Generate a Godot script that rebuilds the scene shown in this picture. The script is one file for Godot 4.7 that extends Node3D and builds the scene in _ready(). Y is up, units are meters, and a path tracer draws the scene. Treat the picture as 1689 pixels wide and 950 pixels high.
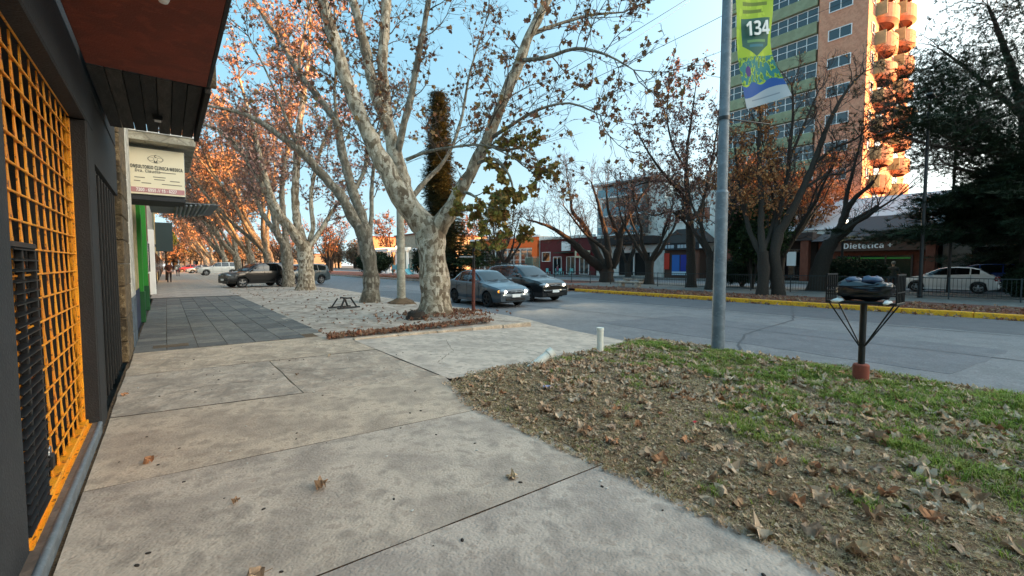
extends Node3D
# A tree lined avenue at the end of an autumn afternoon: y up, metres, the street runs along -z,
# the building line of the near pavement is x = -0.5, the carriageway lies to the right (+x).

const SUN_TO := Vector3(1.0, 0.155, 0.8)
var rng := RandomNumberGenerator.new()
var used := {}
var M := {}
var wobble := FastNoiseLite.new()

# ---------------------------------------------------------------- geometry collector
class Geo:
	var v := PackedVector3Array()
	var n := PackedVector3Array()
	var c := PackedColorArray()
	var ix := PackedInt32Array()
	var tint := Color(1, 1, 1)
	func vert(p: Vector3, nn: Vector3) -> int:
		v.append(p); n.append(nn); c.append(tint)
		return v.size() - 1
	func tri(a: Vector3, b: Vector3, d: Vector3) -> void:
		var nn := (b - a).cross(d - a).normalized()
		var i := vert(a, nn); vert(b, nn); vert(d, nn)
		ix.append_array([i, i + 2, i + 1])
	func quad(a: Vector3, b: Vector3, d: Vector3, e: Vector3) -> void:
		var nn := (d - a).cross(e - b).normalized()
		var i := vert(a, nn); vert(b, nn); vert(d, nn); vert(e, nn)
		ix.append_array([i, i + 2, i + 1, i, i + 3, i + 2])
	func box(at: Vector3, size: Vector3, basis := Basis.IDENTITY, bevel := 0.0) -> void:
		var h := size * 0.5
		var b: float = min(bevel, min(h.x, min(h.y, h.z)) * 0.9)
		if b <= 0.0:
			var q := []
			for s in [Vector3(-1, -1, -1), Vector3(1, -1, -1), Vector3(1, 1, -1), Vector3(-1, 1, -1), Vector3(-1, -1, 1), Vector3(1, -1, 1), Vector3(1, 1, 1), Vector3(-1, 1, 1)]:
				q.append(at + basis * (h * s))
			quad(q[4], q[5], q[6], q[7]); quad(q[1], q[0], q[3], q[2])
			quad(q[5], q[1], q[2], q[6]); quad(q[0], q[4], q[7], q[3])
			quad(q[7], q[6], q[2], q[3]); quad(q[0], q[1], q[5], q[4])
			return
		for ax in 3:
			for s in [-1.0, 1.0]:
				var u := (ax + 1) % 3
				var w := (ax + 2) % 3
				var pts := []
				for k in [[-1, -1], [1, -1], [1, 1], [-1, 1]]:
					var p := Vector3.ZERO
					p[ax] = h[ax] * s
					p[u] = (h[u] - b) * k[0] * s
					p[w] = (h[w] - b) * k[1]
					pts.append(at + basis * p)
				quad(pts[0], pts[1], pts[2], pts[3])
		for ax in 3:
			var u := (ax + 1) % 3
			var w := (ax + 2) % 3
			for su in [-1.0, 1.0]:
				for sw in [-1.0, 1.0]:
					var p1 := Vector3.ZERO; var p2 := Vector3.ZERO
					p1[u] = h[u] * su; p1[w] = (h[w] - b) * sw
					p2[u] = (h[u] - b) * su; p2[w] = h[w] * sw
					var l := h[ax] - b
					var o1 := p1; var o2 := p2; var o3 := p2; var o4 := p1
					o1[ax] = -l; o2[ax] = -l; o3[ax] = l; o4[ax] = l
					if su * sw > 0: quad(at + basis * o1, at + basis * o2, at + basis * o3, at + basis * o4)
					else: quad(at + basis * o2, at + basis * o1, at + basis * o4, at + basis * o3)
		for sx in [-1.0, 1.0]:
			for sy in [-1.0, 1.0]:
				for sz in [-1.0, 1.0]:
					var a := Vector3(h.x * sx, (h.y - b) * sy, (h.z - b) * sz)
					var d := Vector3((h.x - b) * sx, h.y * sy, (h.z - b) * sz)
					var e := Vector3((h.x - b) * sx, (h.y - b) * sy, h.z * sz)
					if sx * sy * sz > 0: tri(at + basis * a, at + basis * d, at + basis * e)
					else: tri(at + basis * a, at + basis * e, at + basis * d)
	func bar(a: Vector3, b: Vector3, w: float, t: float, up := Vector3.UP) -> void:
		var z := (b - a).normalized()
		var x := up.cross(z)
		if x.length() < 0.01: x = Vector3.RIGHT.cross(z)
		x = x.normalized()
		box((a + b) * 0.5, Vector3(w, t, a.distance_to(b)), Basis(x, z.cross(x), z))
	func tube(pts: Array, rad: Array, sides := 8, caps := true, lump := 0.0, seed_ := 0.0) -> void:
		var m := pts.size()
		if m < 2: return
		var t0: Vector3 = (pts[1] - pts[0]).normalized()
		var x := t0.cross(Vector3(0.3, 0.1, 1.0)).normalized()
		var base := v.size()
		for i in m:
			var t: Vector3
			if i == 0: t = t0
			elif i == m - 1: t = (pts[i] - pts[i - 1]).normalized()
			else: t = (pts[i + 1] - pts[i - 1]).normalized()
			x = (x - t * x.dot(t)).normalized()
			var y := t.cross(x)
			for k in sides:
				var a := TAU * k / sides
				var d := x * cos(a) + y * sin(a)
				var r: float = rad[i]
				if lump > 0.0:
					r *= 1.0 + lump * (sin(a * 2.0 + i * 0.9 + seed_) * 0.5 + sin(a * 3.0 - i * 0.63 + seed_ * 1.7) * 0.5)
				v.append(pts[i] + d * r); n.append(d); c.append(tint)
		for i in m - 1:
			for k in sides:
				var k2 := (k + 1) % sides
				var p := base + i * sides
				ix.append_array([p + k, p + sides + k, p + sides + k2, p + k, p + sides + k2, p + k2])
		if caps:
			for e in [0, m - 1]:
				var nn: Vector3 = -t0 if e == 0 else (pts[m - 1] - pts[m - 2]).normalized()
				var ci := vert(pts[e], nn)
				for k in sides: vert(v[base + e * sides + k], nn)
				for k in sides:
					if e == 0: ix.append_array([ci, ci + 1 + k, ci + 1 + (k + 1) % sides])
					else: ix.append_array([ci, ci + 1 + (k + 1) % sides, ci + 1 + k])
	func lathe(at: Vector3, prof: Array, sides := 16, axis := Vector3.UP) -> void:
		# prof: array of Vector2(radius, height) along the axis
		var x := axis.cross(Vector3(0.21, 0.13, 0.97)).normalized()
		var y := axis.cross(x)
		for i in prof.size() - 1:
			var a: Vector2 = prof[i]
			var b: Vector2 = prof[i + 1]
			var sl := Vector2(b.y - a.y, a.x - b.x).normalized()
			var i0 := v.size()
			for k in sides + 1:
				var an := TAU * k / sides
				var d := x * cos(an) + y * sin(an)
				var nn := (d * sl.x + axis * sl.y).normalized()
				vert(at + d * a.x + axis * a.y, nn); vert(at + d * b.x + axis * b.y, nn)
			for k in sides:
				var p := i0 + k * 2
				ix.append_array([p, p + 1, p + 3, p, p + 3, p + 2])
	func ball(at: Vector3, r: Vector3, seg := 12) -> void:
		var rows := seg / 2
		var i0 := v.size()
		for j in rows + 1:
			var f := PI * j / rows
			for k in seg + 1:
				var a := TAU * k / seg
				var d := Vector3(sin(f) * cos(a), cos(f), sin(f) * sin(a))
				vert(at + d * r, (d / r).normalized())
		for j in rows:
			for k in seg:
				var p := i0 + j * (seg + 1) + k
				ix.append_array([p, p + seg + 1, p + seg + 2, p, p + seg + 2, p + 1])
	func prism(poly: PackedVector2Array, y0: float, y1: float, bevel := 0.0) -> void:
		# poly in (x, z); any winding, simple outline
		var pl := poly
		if not Geometry2D.is_polygon_clockwise(pl):
			pl = pl.duplicate(); pl.reverse()
		var top := pl
		if bevel > 0.0:
			var ins := Geometry2D.offset_polygon(pl, -bevel, Geometry2D.JOIN_MITER)
			if ins.size() == 1 and ins[0].size() == pl.size():
				var q: PackedVector2Array = ins[0]
				if not Geometry2D.is_polygon_clockwise(q): q.reverse()
				var best := 0; var bd := 1e9
				for i in q.size():
					if q[i].distance_to(pl[0]) < bd: bd = q[i].distance_to(pl[0]); best = i
				top = PackedVector2Array()
				for i in q.size(): top.append(q[(best + i) % q.size()])
		var t := Geometry2D.triangulate_polygon(top)
		for i in range(0, t.size(), 3):
			var a := Vector3(top[t[i]].x, y1, top[t[i]].y)
			var b := Vector3(top[t[i + 1]].x, y1, top[t[i + 1]].y)
			var d := Vector3(top[t[i + 2]].x, y1, top[t[i + 2]].y)
			if (b - a).cross(d - a).y > 0: tri(a, b, d)
			else: tri(a, d, b)
		var m := pl.size()
		for i in m:
			var j := (i + 1) % m
			var ym := y1 - bevel
			var a := Vector3(pl[i].x, y0, pl[i].y); var b := Vector3(pl[j].x, y0, pl[j].y)
			var am := Vector3(pl[i].x, ym, pl[i].y); var bm := Vector3(pl[j].x, ym, pl[j].y)
			quad(b, a, am, bm)
			if top != pl:
				quad(bm, am, Vector3(top[i].x, y1, top[i].y), Vector3(top[j].x, y1, top[j].y))
	func mesh() -> ArrayMesh:
		var arr := []
		arr.resize(Mesh.ARRAY_MAX)
		arr[Mesh.ARRAY_VERTEX] = v
		arr[Mesh.ARRAY_NORMAL] = n
		arr[Mesh.ARRAY_COLOR] = c
		arr[Mesh.ARRAY_INDEX] = ix
		var me := ArrayMesh.new()
		if v.size() > 0: me.add_surface_from_arrays(Mesh.PRIMITIVE_TRIANGLES, arr)
		return me

# ---------------------------------------------------------------- scene helpers
func numbered(called: String) -> String:
	if not used.has(called):
		used[called] = 0
		return called
	used[called] += 1
	return "%s_%03d" % [called, used[called]]

func tag(o: Node, label: String, category: String, group := "") -> Node:
	o.set_meta("label", label); o.set_meta("category", category)
	if group != "": o.set_meta("group", group)
	return o

func thing(called: String, label: String, category: String, at := Vector3.ZERO, turn := 0.0, group := "") -> Node3D:
	var o := Node3D.new()
	o.name = numbered(called)
	add_child(o)
	o.position = at; o.rotation.y = turn
	tag(o, label, category, group)
	return o

func part(parent: Node, called: String, what, material: Material, label := "") -> MeshInstance3D:
	var o := MeshInstance3D.new()
	o.mesh = what.mesh() if what is Geo else what
	o.material_override = material
	o.name = numbered(called) if parent == self else called
	parent.add_child(o, true)
	if label != "": o.set_meta("label", label)
	return o

func struct(called: String, what, material: Material) -> MeshInstance3D:
	var o := part(self, called, what, material)
	o.set_meta("kind", "structure")
	return o

func many(parent: Node, called: String, mesh: Mesh, xf: Array, cols: Array, material: Material, stuff := true) -> MultiMeshInstance3D:
	var mm := MultiMesh.new()
	mm.transform_format = MultiMesh.TRANSFORM_3D
	mm.use_colors = cols.size() > 0
	mm.mesh = mesh
	mm.instance_count = xf.size()
	for i in xf.size():
		mm.set_instance_transform(i, xf[i])
		if cols.size() > 0: mm.set_instance_color(i, cols[i])
	var o := MultiMeshInstance3D.new()
	o.multimesh = mm
	o.material_override = material
	o.name = numbered(called) if parent == self else called
	parent.add_child(o, true)
	if stuff: o.set_meta("kind", "stuff")
	return o

func bx(at: Vector3, size: Vector3, bevel := 0.0) -> Geo:
	var g := Geo.new()
	g.box(at, size, Basis.IDENTITY, bevel)
	return g

func lin(r: float, g: float, b: float) -> Color:
	return Color(r, g, b).linear_to_srgb()

func mat(col: Color, rough := 0.8, metal := 0.0, spec := 0.5) -> StandardMaterial3D:
	var m := StandardMaterial3D.new()
	m.albedo_color = col
	m.roughness = rough
	m.metallic = metal
	m.metallic_specular = spec
	return m

func glow(col: Color, energy: float) -> StandardMaterial3D:
	var m := mat(col, 0.4)
	m.emission_enabled = true
	m.emission = col
	m.emission_energy_multiplier = energy
	return m

func noise_bytes(size: int, freq: float, seed_: int, kind := FastNoiseLite.TYPE_SIMPLEX_SMOOTH, octaves := 4, ret := -1) -> PackedByteArray:
	var f := FastNoiseLite.new()
	f.noise_type = kind
	f.seed = seed_
	f.frequency = freq
	f.fractal_octaves = octaves
	if octaves <= 1: f.fractal_type = FastNoiseLite.FRACTAL_NONE
	if ret >= 0: f.cellular_return_type = ret
	var im := f.get_seamless_image(size, size)
	im.convert(Image.FORMAT_L8)
	return im.get_data()

# base colour, then layers [bytes, lo, hi, colour, amount]: matter of another tone where the noise lies between lo and hi
func compose(size: int, base: Color, layers: Array) -> Image:
	var out := PackedByteArray()
	out.resize(size * size * 3)
	var br := base.r * 255.0; var bg := base.g * 255.0; var bb := base.b * 255.0
	var k := layers.size()
	for i in size * size:
		var r := br; var g := bg; var b := bb
		for j in k:
			var L: Array = layers[j]
			var m: float = clampf(float(L[0][i] - L[1]) / float(L[2] - L[1]), 0.0, 1.0) * L[4]
			if m > 0.0:
				r += (L[3].r * 255.0 - r) * m; g += (L[3].g * 255.0 - g) * m; b += (L[3].b * 255.0 - b) * m
		out[i * 3] = int(r); out[i * 3 + 1] = int(g); out[i * 3 + 2] = int(b)
	return Image.create_from_data(size, size, false, Image.FORMAT_RGB8, out)

func bump(size: int, bytes: PackedByteArray, strength: float) -> ImageTexture:
	var im := Image.create_from_data(size, size, false, Image.FORMAT_L8, bytes)
	im.convert(Image.FORMAT_RGBA8)
	im.bump_map_to_normal_map(strength)
	return ImageTexture.create_from_image(im)

func textured(im: Image, metres: float, rough: float, normal: Texture2D = null, depth := 0.6, world := true) -> StandardMaterial3D:
	var m := StandardMaterial3D.new()
	m.albedo_texture = ImageTexture.create_from_image(im)
	m.roughness = rough
	m.uv1_triplanar = true
	m.uv1_world_triplanar = world
	m.uv1_scale = Vector3.ONE / metres
	if normal:
		m.normal_enabled = true
		m.normal_texture = normal
		m.normal_scale = depth
	return m

func tinted(m: StandardMaterial3D, col: Color, shift := Vector3.ZERO) -> StandardMaterial3D:
	var o: StandardMaterial3D = m.duplicate()
	o.albedo_color = col
	o.uv1_offset = shift
	return o

func foliage_mat(rough := 0.7, back := 0.35) -> StandardMaterial3D:
	var m := mat(Color(1, 1, 1), rough, 0.0, 0.3)
	m.vertex_color_use_as_albedo = true
	m.backlight_enabled = true
	m.backlight = Color(back, back, back)
	m.cull_mode = BaseMaterial3D.CULL_DISABLED
	return m

func poly(a: Array) -> PackedVector2Array:
	var p := PackedVector2Array()
	for i in range(0, a.size(), 2): p.append(Vector2(a[i], a[i + 1]))
	return p

func spline(pts: Array, rad: Array, step: float) -> Array:
	# Catmull-Rom through the points; returns [points, radii]
	var op := []; var orr := []
	var m := pts.size()
	for i in m - 1:
		var p0: Vector3 = pts[max(i - 1, 0)]; var p1: Vector3 = pts[i]
		var p2: Vector3 = pts[i + 1]; var p3: Vector3 = pts[min(i + 2, m - 1)]
		var k: int = max(1, int(round(p1.distance_to(p2) / step)))
		for j in k:
			var t := float(j) / k
			op.append(p1.cubic_interpolate(p2, p0, p3, t))
			orr.append(lerpf(rad[i], rad[i + 1], t))
	op.append(pts[m - 1]); orr.append(rad[m - 1])
	return [op, orr]

func rdir() -> Vector3:
	var z := rng.randf_range(-1, 1); var a := rng.randf() * TAU
	var s := sqrt(1 - z * z)
	return Vector3(s * cos(a), z, s * sin(a))

func pick(cols: Array) -> Color:
	var a: Color = cols[rng.randi() % cols.size()]
	var b: Color = cols[rng.randi() % cols.size()]
	var o := a.lerp(b, rng.randf() * 0.5)
	var k := rng.randf_range(0.8, 1.2)
	return Color(o.r * k, o.g * k, o.b * k)

func letters(parent: Node, called: String, text: String, height: float, at: Vector3, basis: Basis, material: Material, bold := true, depth := 0.004) -> MeshInstance3D:
	var t := TextMesh.new()
	var f := SystemFont.new()
	f.font_names = PackedStringArray(["Droid Sans"])
	f.font_weight = 700 if bold else 400
	t.font = f
	t.text = text
	t.font_size = 64
	t.pixel_size = height / 46.0
	t.depth = depth
	t.curve_step = 2.0
	var o := MeshInstance3D.new()
	o.mesh = t
	o.material_override = material
	o.name = called
	o.transform = Transform3D(basis, at)
	parent.add_child(o, true)
	return o

# ---------------------------------------------------------------- start: camera, sky, sun, exposure first
func _ready() -> void:
	rng.seed = 7
	wobble.seed = 5
	wobble.frequency = 0.35
	var cam := Camera3D.new()
	cam.name = "camera"
	add_child(cam)
	cam.position = Vector3(0, 1.5, 0)
	cam.rotation_degrees = Vector3(-3.1, -38.343, 0)
	cam.fov = 66.83
	cam.near = 0.05
	cam.far = 900.0
	cam.current = true

	var env := Environment.new()
	var sm := PanoramaSkyMaterial.new()
	sm.panorama = ImageTexture.create_from_image(clear_sky(512, 256))
	sm.energy_multiplier = 1.0
	var sky := Sky.new()
	sky.sky_material = sm
	env.background_mode = Environment.BG_SKY
	env.sky = sky
	env.tonemap_mode = Environment.TONE_MAPPER_LINEAR
	env.tonemap_exposure = 4.95
	env.sdfgi_enabled = true
	env.ssao_enabled = true
	env.ssil_enabled = true
	var we := WorldEnvironment.new()
	we.name = "environment"
	we.environment = env
	add_child(we)

	var sun := DirectionalLight3D.new()
	sun.name = "sun"
	sun.light_energy = 1.6
	sun.light_color = Color(1.0, 0.68, 0.36)
	sun.light_angular_distance = 0.6
	sun.shadow_enabled = true
	add_child(sun)
	sun.look_at_from_position(SUN_TO.normalized() * 100.0, Vector3.ZERO)

	make_materials()
	make_ground()
	make_near_buildings()
	make_far_buildings()
	make_tower()
	make_street_trees()
	make_median()
	make_cars()
	make_street_furniture()
	make_people()
	make_verge()
	make_litter()

# clear evening sky: the luminance pattern of the standard clear sky (brighter towards the low sun and the horizon), blue away from the sun
func clear_sky(w: int, h: int) -> Image:
	var im := Image.create(w, h, false, Image.FORMAT_RGBF)
	var sun := SUN_TO.normalized()
	for j in h:
		var el := PI * (0.5 - (j + 0.5) / h)
		for i in w:
			var az := TAU * (i + 0.5) / w
			var d := Vector3(sin(az) * cos(el), sin(el), -cos(az) * cos(el))
			var up: float = max(d.y, 0.0)
			var g := acos(clampf(d.dot(sun), -1, 1))
			var lum := 0.91 + 12.0 * exp(-3.0 * g) + 0.45 * cos(g) * cos(g)
			var hz := pow(1.0 - up, 3.8)
			var warm := exp(-1.8 * g)
			var blue := Color(0.135, 0.385, 0.57).lerp(Color(0.46, 0.62, 0.65), hz)
			var gold := Color(1.0, 0.80, 0.56)
			var c := blue.lerp(gold, clampf(warm * 1.5, 0.0, 0.92)) * lum * 0.36
			# thin low cloud bars
			if d.y < 0.0: c = c.lerp(Color(0.30, 0.29, 0.28), smoothstep(0.0, 0.08, -d.y))
			im.set_pixel(i, j, Color(c.r, c.g, c.b))
	return im

# ---------------------------------------------------------------- materials
func make_materials() -> void:
	var S := 512
	var broad := noise_bytes(S, 0.006, 11)
	var mid := noise_bytes(S, 0.02, 12)
	var fine := noise_bytes(S, 0.11, 13)
	var grit := noise_bytes(S, 0.4, 14, FastNoiseLite.TYPE_VALUE, 2)
	var spots := noise_bytes(S, 0.045, 15, FastNoiseLite.TYPE_CELLULAR, 1, FastNoiseLite.RETURN_DISTANCE)
	var patch := noise_bytes(S, 0.03, 16, FastNoiseLite.TYPE_CELLULAR, 1, FastNoiseLite.RETURN_CELL_VALUE)
	var patch2 := noise_bytes(S, 0.018, 17, FastNoiseLite.TYPE_CELLULAR, 2, FastNoiseLite.RETURN_CELL_VALUE)
	var veins := noise_bytes(S, 0.012, 18, FastNoiseLite.TYPE_CELLULAR, 1, FastNoiseLite.RETURN_DISTANCE2_SUB)
	var grit_n := bump(S, grit, 3.0)
	var fine_n := bump(S, fine, 5.0)
	var mid_n := bump(S, mid, 8.0)

	var im := compose(S, Color(0.75, 0.68, 0.615), [[broad, 165, 75, Color(0.62, 0.56, 0.51), 0.8], [mid, 140, 235, Color(0.87, 0.785, 0.70), 0.45], [mid, 112, 40, Color(0.58, 0.525, 0.475), 0.75], [fine, 140, 215, Color(0.71, 0.625, 0.55), 0.4], [mid, 178, 205, Color(0.58, 0.515, 0.46), 0.55], [fine, 196, 220, Color(0.46, 0.41, 0.37), 0.45], [grit, 150, 225, Color(0.60, 0.555, 0.51), 0.35], [grit, 90, 30, Color(0.84, 0.80, 0.75), 0.25]])
	M.concrete = textured(im, 2.3, 0.9, grit_n, 0.35)
	M.concrete_grey = tinted(M.concrete, Color(0.97, 0.98, 1.0), Vector3(0.3, 0, 0.6))
	im = compose(S, Color(0.74, 0.66, 0.585), [[broad, 170, 70, Color(0.58, 0.52, 0.465), 0.7], [mid, 130, 220, Color(0.82, 0.745, 0.67), 0.7], [fine, 140, 210, Color(0.54, 0.48, 0.43), 0.55], [patch2, 150, 230, Color(0.76, 0.69, 0.62), 0.4], [grit, 150, 215, Color(0.48, 0.43, 0.39), 0.5]])
	M.concrete_worn = textured(im, 2.9, 0.92, mid_n, 0.4)
	im = compose(S, Color(0.46, 0.44, 0.415), [[broad, 140, 80, Color(0.40, 0.385, 0.365), 0.8], [mid, 140, 200, Color(0.52, 0.50, 0.475), 0.6], [fine, 150, 200, Color(0.35, 0.335, 0.32), 0.5], [grit, 150, 215, Color(0.24, 0.24, 0.24), 0.5]])
	M.tile = textured(im, 1.7, 0.8, grit_n, 0.4)
	M.tile_b = tinted(M.tile, Color(1.1, 1.09, 1.07), Vector3(0.4, 0, 0.2))
	M.tile_c = tinted(M.tile, Color(0.88, 0.88, 0.89), Vector3(0.1, 0, 0.7))
	im = compose(S, Color(0.475, 0.47, 0.475), [[broad, 150, 90, Color(0.43, 0.428, 0.435), 0.8], [mid, 150, 210, Color(0.53, 0.525, 0.525), 0.5], [fine, 150, 200, Color(0.41, 0.405, 0.41), 0.4], [grit, 140, 215, Color(0.34, 0.335, 0.335), 0.55], [grit, 100, 40, Color(0.60, 0.595, 0.59), 0.4]])
	M.asphalt = textured(im, 3.1, 0.78, grit_n, 0.5)
	M.crack = mat(Color(0.30, 0.26, 0.22), 0.95)
	M.tar = mat(Color(0.30, 0.30, 0.31), 0.7)
	im = compose(S, Color(0.75, 0.675, 0.61), [[broad, 150, 85, Color(0.63, 0.56, 0.50), 0.9], [mid, 145, 200, Color(0.80, 0.735, 0.67), 0.7], [fine, 150, 205, Color(0.56, 0.50, 0.445), 0.55], [mid, 95, 55, Color(0.50, 0.44, 0.385), 0.5], [grit, 150, 215, Color(0.56, 0.51, 0.46), 0.4]])
	M.dirt = textured(im, 3.7, 0.95, mid_n, 0.5)
	im = compose(S, Color(0.46, 0.36, 0.265), [[broad, 150, 90, Color(0.36, 0.28, 0.20), 0.9], [mid, 140, 200, Color(0.52, 0.42, 0.31), 0.8], [fine, 145, 195, Color(0.25, 0.19, 0.135), 0.7], [grit, 150, 215, Color(0.50, 0.43, 0.35), 0.5]])
	M.soil = textured(im, 1.3, 0.97, fine_n, 0.8)
	im = compose(S, Color(0.43, 0.25, 0.20), [[broad, 150, 90, Color(0.36, 0.24, 0.20), 0.8], [mid, 140, 200, Color(0.50, 0.34, 0.28), 0.7], [fine, 140, 195, Color(0.25, 0.17, 0.14), 0.7], [grit, 150, 215, Color(0.56, 0.45, 0.38), 0.45]])
	M.litter_ground = textured(im, 1.5, 0.95, fine_n, 0.8)
	im = compose(S, Color(0.46, 0.455, 0.435), [[broad, 150, 90, Color(0.39, 0.385, 0.37), 0.8], [mid, 140, 200, Color(0.53, 0.52, 0.50), 0.6], [fine, 150, 200, Color(0.33, 0.32, 0.30), 0.5]])
	M.paving = textured(im, 2.0, 0.9, grit_n, 0.4)

	# plane tree bark: cream, olive and grey-brown flakes
	im = compose(S, Color(0.765, 0.705, 0.61), [[patch2, 150, 156, Color(0.59, 0.525, 0.43), 0.85], [patch, 166, 172, Color(0.42, 0.35, 0.27), 0.95], [patch, 60, 52, Color(0.87, 0.82, 0.74), 0.8], [mid, 165, 178, Color(0.43, 0.36, 0.275), 0.9], [fine, 180, 195, Color(0.28, 0.235, 0.18), 0.8], [grit, 150, 215, Color(0.42, 0.38, 0.31), 0.3]])
	M.bark_plane = textured(im, 1.15, 0.85, fine_n, 0.6)
	M.bark_plane.uv1_scale = Vector3(0.8, 0.36, 0.8)
	im = compose(S, Color(0.56, 0.52, 0.455), [[patch2, 130, 138, Color(0.45, 0.41, 0.35), 0.8], [patch, 170, 178, Color(0.36, 0.32, 0.265), 0.85], [patch, 55, 48, Color(0.70, 0.665, 0.60), 0.8], [mid, 155, 185, Color(0.37, 0.33, 0.275), 0.75], [fine, 165, 190, Color(0.24, 0.21, 0.16), 0.7]])
	M.bark_plane_dark = textured(im, 1.15, 0.88, fine_n, 0.6)
	M.bark_plane_dark.uv1_scale = Vector3(0.85, 0.4, 0.85)
	im = compose(S, Color(0.20, 0.165, 0.135), [[mid, 140, 195, Color(0.28, 0.24, 0.20), 0.8], [fine, 140, 190, Color(0.115, 0.095, 0.08), 0.8], [grit, 150, 215, Color(0.33, 0.29, 0.25), 0.4]])
	M.bark = textured(im, 0.8, 0.92, fine_n, 0.9)
	M.bark.uv1_scale = Vector3(2.2, 0.7, 2.2)
	M.twig = mat(Color(0.27, 0.215, 0.19), 0.9)
	M.twig_plane = mat(Color(0.36, 0.315, 0.28), 0.9)
	M.leaf = foliage_mat(0.75, 0.4)
	M.needles = foliage_mat(0.7, 0.15)
	M.grass = foliage_mat(0.8, 0.3)

	# walls
	im = compose(S, Color(0.125, 0.13, 0.14), [[broad, 150, 90, Color(0.105, 0.11, 0.12), 0.8], [fine, 150, 200, Color(0.155, 0.16, 0.17), 0.5], [grit, 170, 235, Color(0.30, 0.31, 0.32), 0.35]])
	M.dark_wall = textured(im, 1.6, 0.72, grit_n, 0.25)
	M.dark_trim = tinted(M.dark_wall, Color(1.25, 1.27, 1.3))
	im = compose(S, Color(0.80, 0.785, 0.745), [[broad, 150, 85, Color(0.66, 0.64, 0.60), 0.8], [mid, 150, 200, Color(0.87, 0.855, 0.82), 0.6], [fine, 160, 205, Color(0.52, 0.49, 0.45), 0.6], [veins, 22, 5, Color(0.42, 0.40, 0.37), 0.35]])
	M.plaster = textured(im, 2.2, 0.85, fine_n, 0.3)
	im = compose(S, Color(0.42, 0.355, 0.26), [[broad, 150, 85, Color(0.25, 0.21, 0.16), 0.85], [mid, 140, 190, Color(0.56, 0.50, 0.40), 0.75], [fine, 150, 195, Color(0.15, 0.125, 0.10), 0.8], [patch, 160, 175, Color(0.33, 0.28, 0.21), 0.6]])
	M.old_stone = textured(im, 1.1, 0.92, mid_n, 0.7)
	im = compose(S, Color(0.20, 0.195, 0.19), [[broad, 150, 90, Color(0.15, 0.145, 0.14), 0.8], [mid, 150, 200, Color(0.26, 0.25, 0.245), 0.6], [fine, 150, 200, Color(0.12, 0.115, 0.11), 0.6]])
	M.old_wood = textured(im, 1.4, 0.85, fine_n, 0.5)
	M.old_wood.uv1_scale = Vector3(3.0, 1.0, 0.5)
	im = compose(S, Color(0.50, 0.21, 0.125), [[broad, 150, 85, Color(0.43, 0.18, 0.11), 0.8], [mid, 150, 200, Color(0.55, 0.25, 0.16), 0.6], [fine, 150, 200, Color(0.46, 0.21, 0.14), 0.5]])
	M.red_soffit = textured(im, 1.4, 0.7, grit_n, 0.2)
	im = compose(S, Color(0.84, 0.60, 0.48), [[broad, 150, 85, Color(0.79, 0.55, 0.435), 0.7], [mid, 150, 200, Color(0.88, 0.66, 0.54), 0.6], [grit, 150, 215, Color(0.60, 0.39, 0.31), 0.6], [patch, 150, 200, Color(0.71, 0.46, 0.35), 0.35]])
	M.tower_brick = textured(im, 2.6, 0.88, grit_n, 0.3)
	M.brick = tinted(M.tower_brick, Color(0.56, 0.47, 0.45))
	im = compose(S, Color(0.93, 0.915, 0.885), [[broad, 150, 85, Color(0.85, 0.835, 0.80), 0.8], [fine, 170, 210, Color(0.72, 0.70, 0.66), 0.5]])
	M.wall = textured(im, 3.0, 0.88)
	M.galvanised = textured(compose(S, Color(0.47, 0.505, 0.53), [[broad, 150, 85, Color(0.38, 0.415, 0.445), 0.7], [mid, 150, 200, Color(0.56, 0.585, 0.605), 0.6], [patch, 150, 200, Color(0.43, 0.46, 0.49), 0.4], [fine, 170, 205, Color(0.33, 0.34, 0.34), 0.5]]), 0.9, 0.55, fine_n, 0.15)
	M.galvanised.metallic = 0.25
	M.yellow = textured(compose(S, Color(0.99, 0.66, 0.12), [[broad, 150, 85, Color(0.95, 0.58, 0.10), 0.7], [fine, 165, 205, Color(0.62, 0.36, 0.10), 0.6], [mid, 180, 195, Color(0.38, 0.20, 0.09), 0.75], [grit, 180, 235, Color(0.40, 0.27, 0.12), 0.4]]), 0.8, 0.5)
	M.kerb_yellow = textured(compose(S, Color(0.98, 0.69, 0.11), [[broad, 150, 85, Color(0.92, 0.62, 0.10), 0.8], [mid, 155, 200, Color(1.0, 0.76, 0.19), 0.6], [mid, 70, 50, Color(0.50, 0.45, 0.36), 0.7], [fine, 160, 200, Color(0.45, 0.38, 0.20), 0.6], [grit, 175, 235, Color(0.35, 0.32, 0.25), 0.4]]), 1.4, 0.75)
	M.black = mat(Color(0.055, 0.057, 0.06), 0.5)
	M.black_paint = mat(Color(0.06, 0.062, 0.066), 0.42)
	M.interior = mat(Color(0.10, 0.098, 0.095), 0.9)
	M.white = mat(Color(0.93, 0.925, 0.91), 0.6)
	M.pvc = textured(compose(S, Color(0.95, 0.925, 0.87), [[broad, 150, 85, Color(0.88, 0.85, 0.78), 0.8], [fine, 160, 200, Color(0.60, 0.57, 0.50), 0.5]]), 0.5, 0.45)
	M.rust = textured(compose(S, Color(0.40, 0.20, 0.155), [[mid, 140, 195, Color(0.30, 0.155, 0.12), 0.8], [fine, 150, 195, Color(0.52, 0.30, 0.22), 0.6]]), 0.7, 0.8)
	M.glass = mat(Color(0.10, 0.125, 0.14), 0.06, 0.0, 0.9)
	M.dark_glass = mat(Color(0.055, 0.065, 0.075), 0.07, 0.0, 0.8)
	M.concrete_pole = tinted(M.plaster, Color(0.90, 0.88, 0.83))
	M.tyre = mat(Color(0.075, 0.075, 0.077), 0.85)
	M.chrome = mat(Color(0.72, 0.73, 0.74), 0.25, 0.9)
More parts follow.
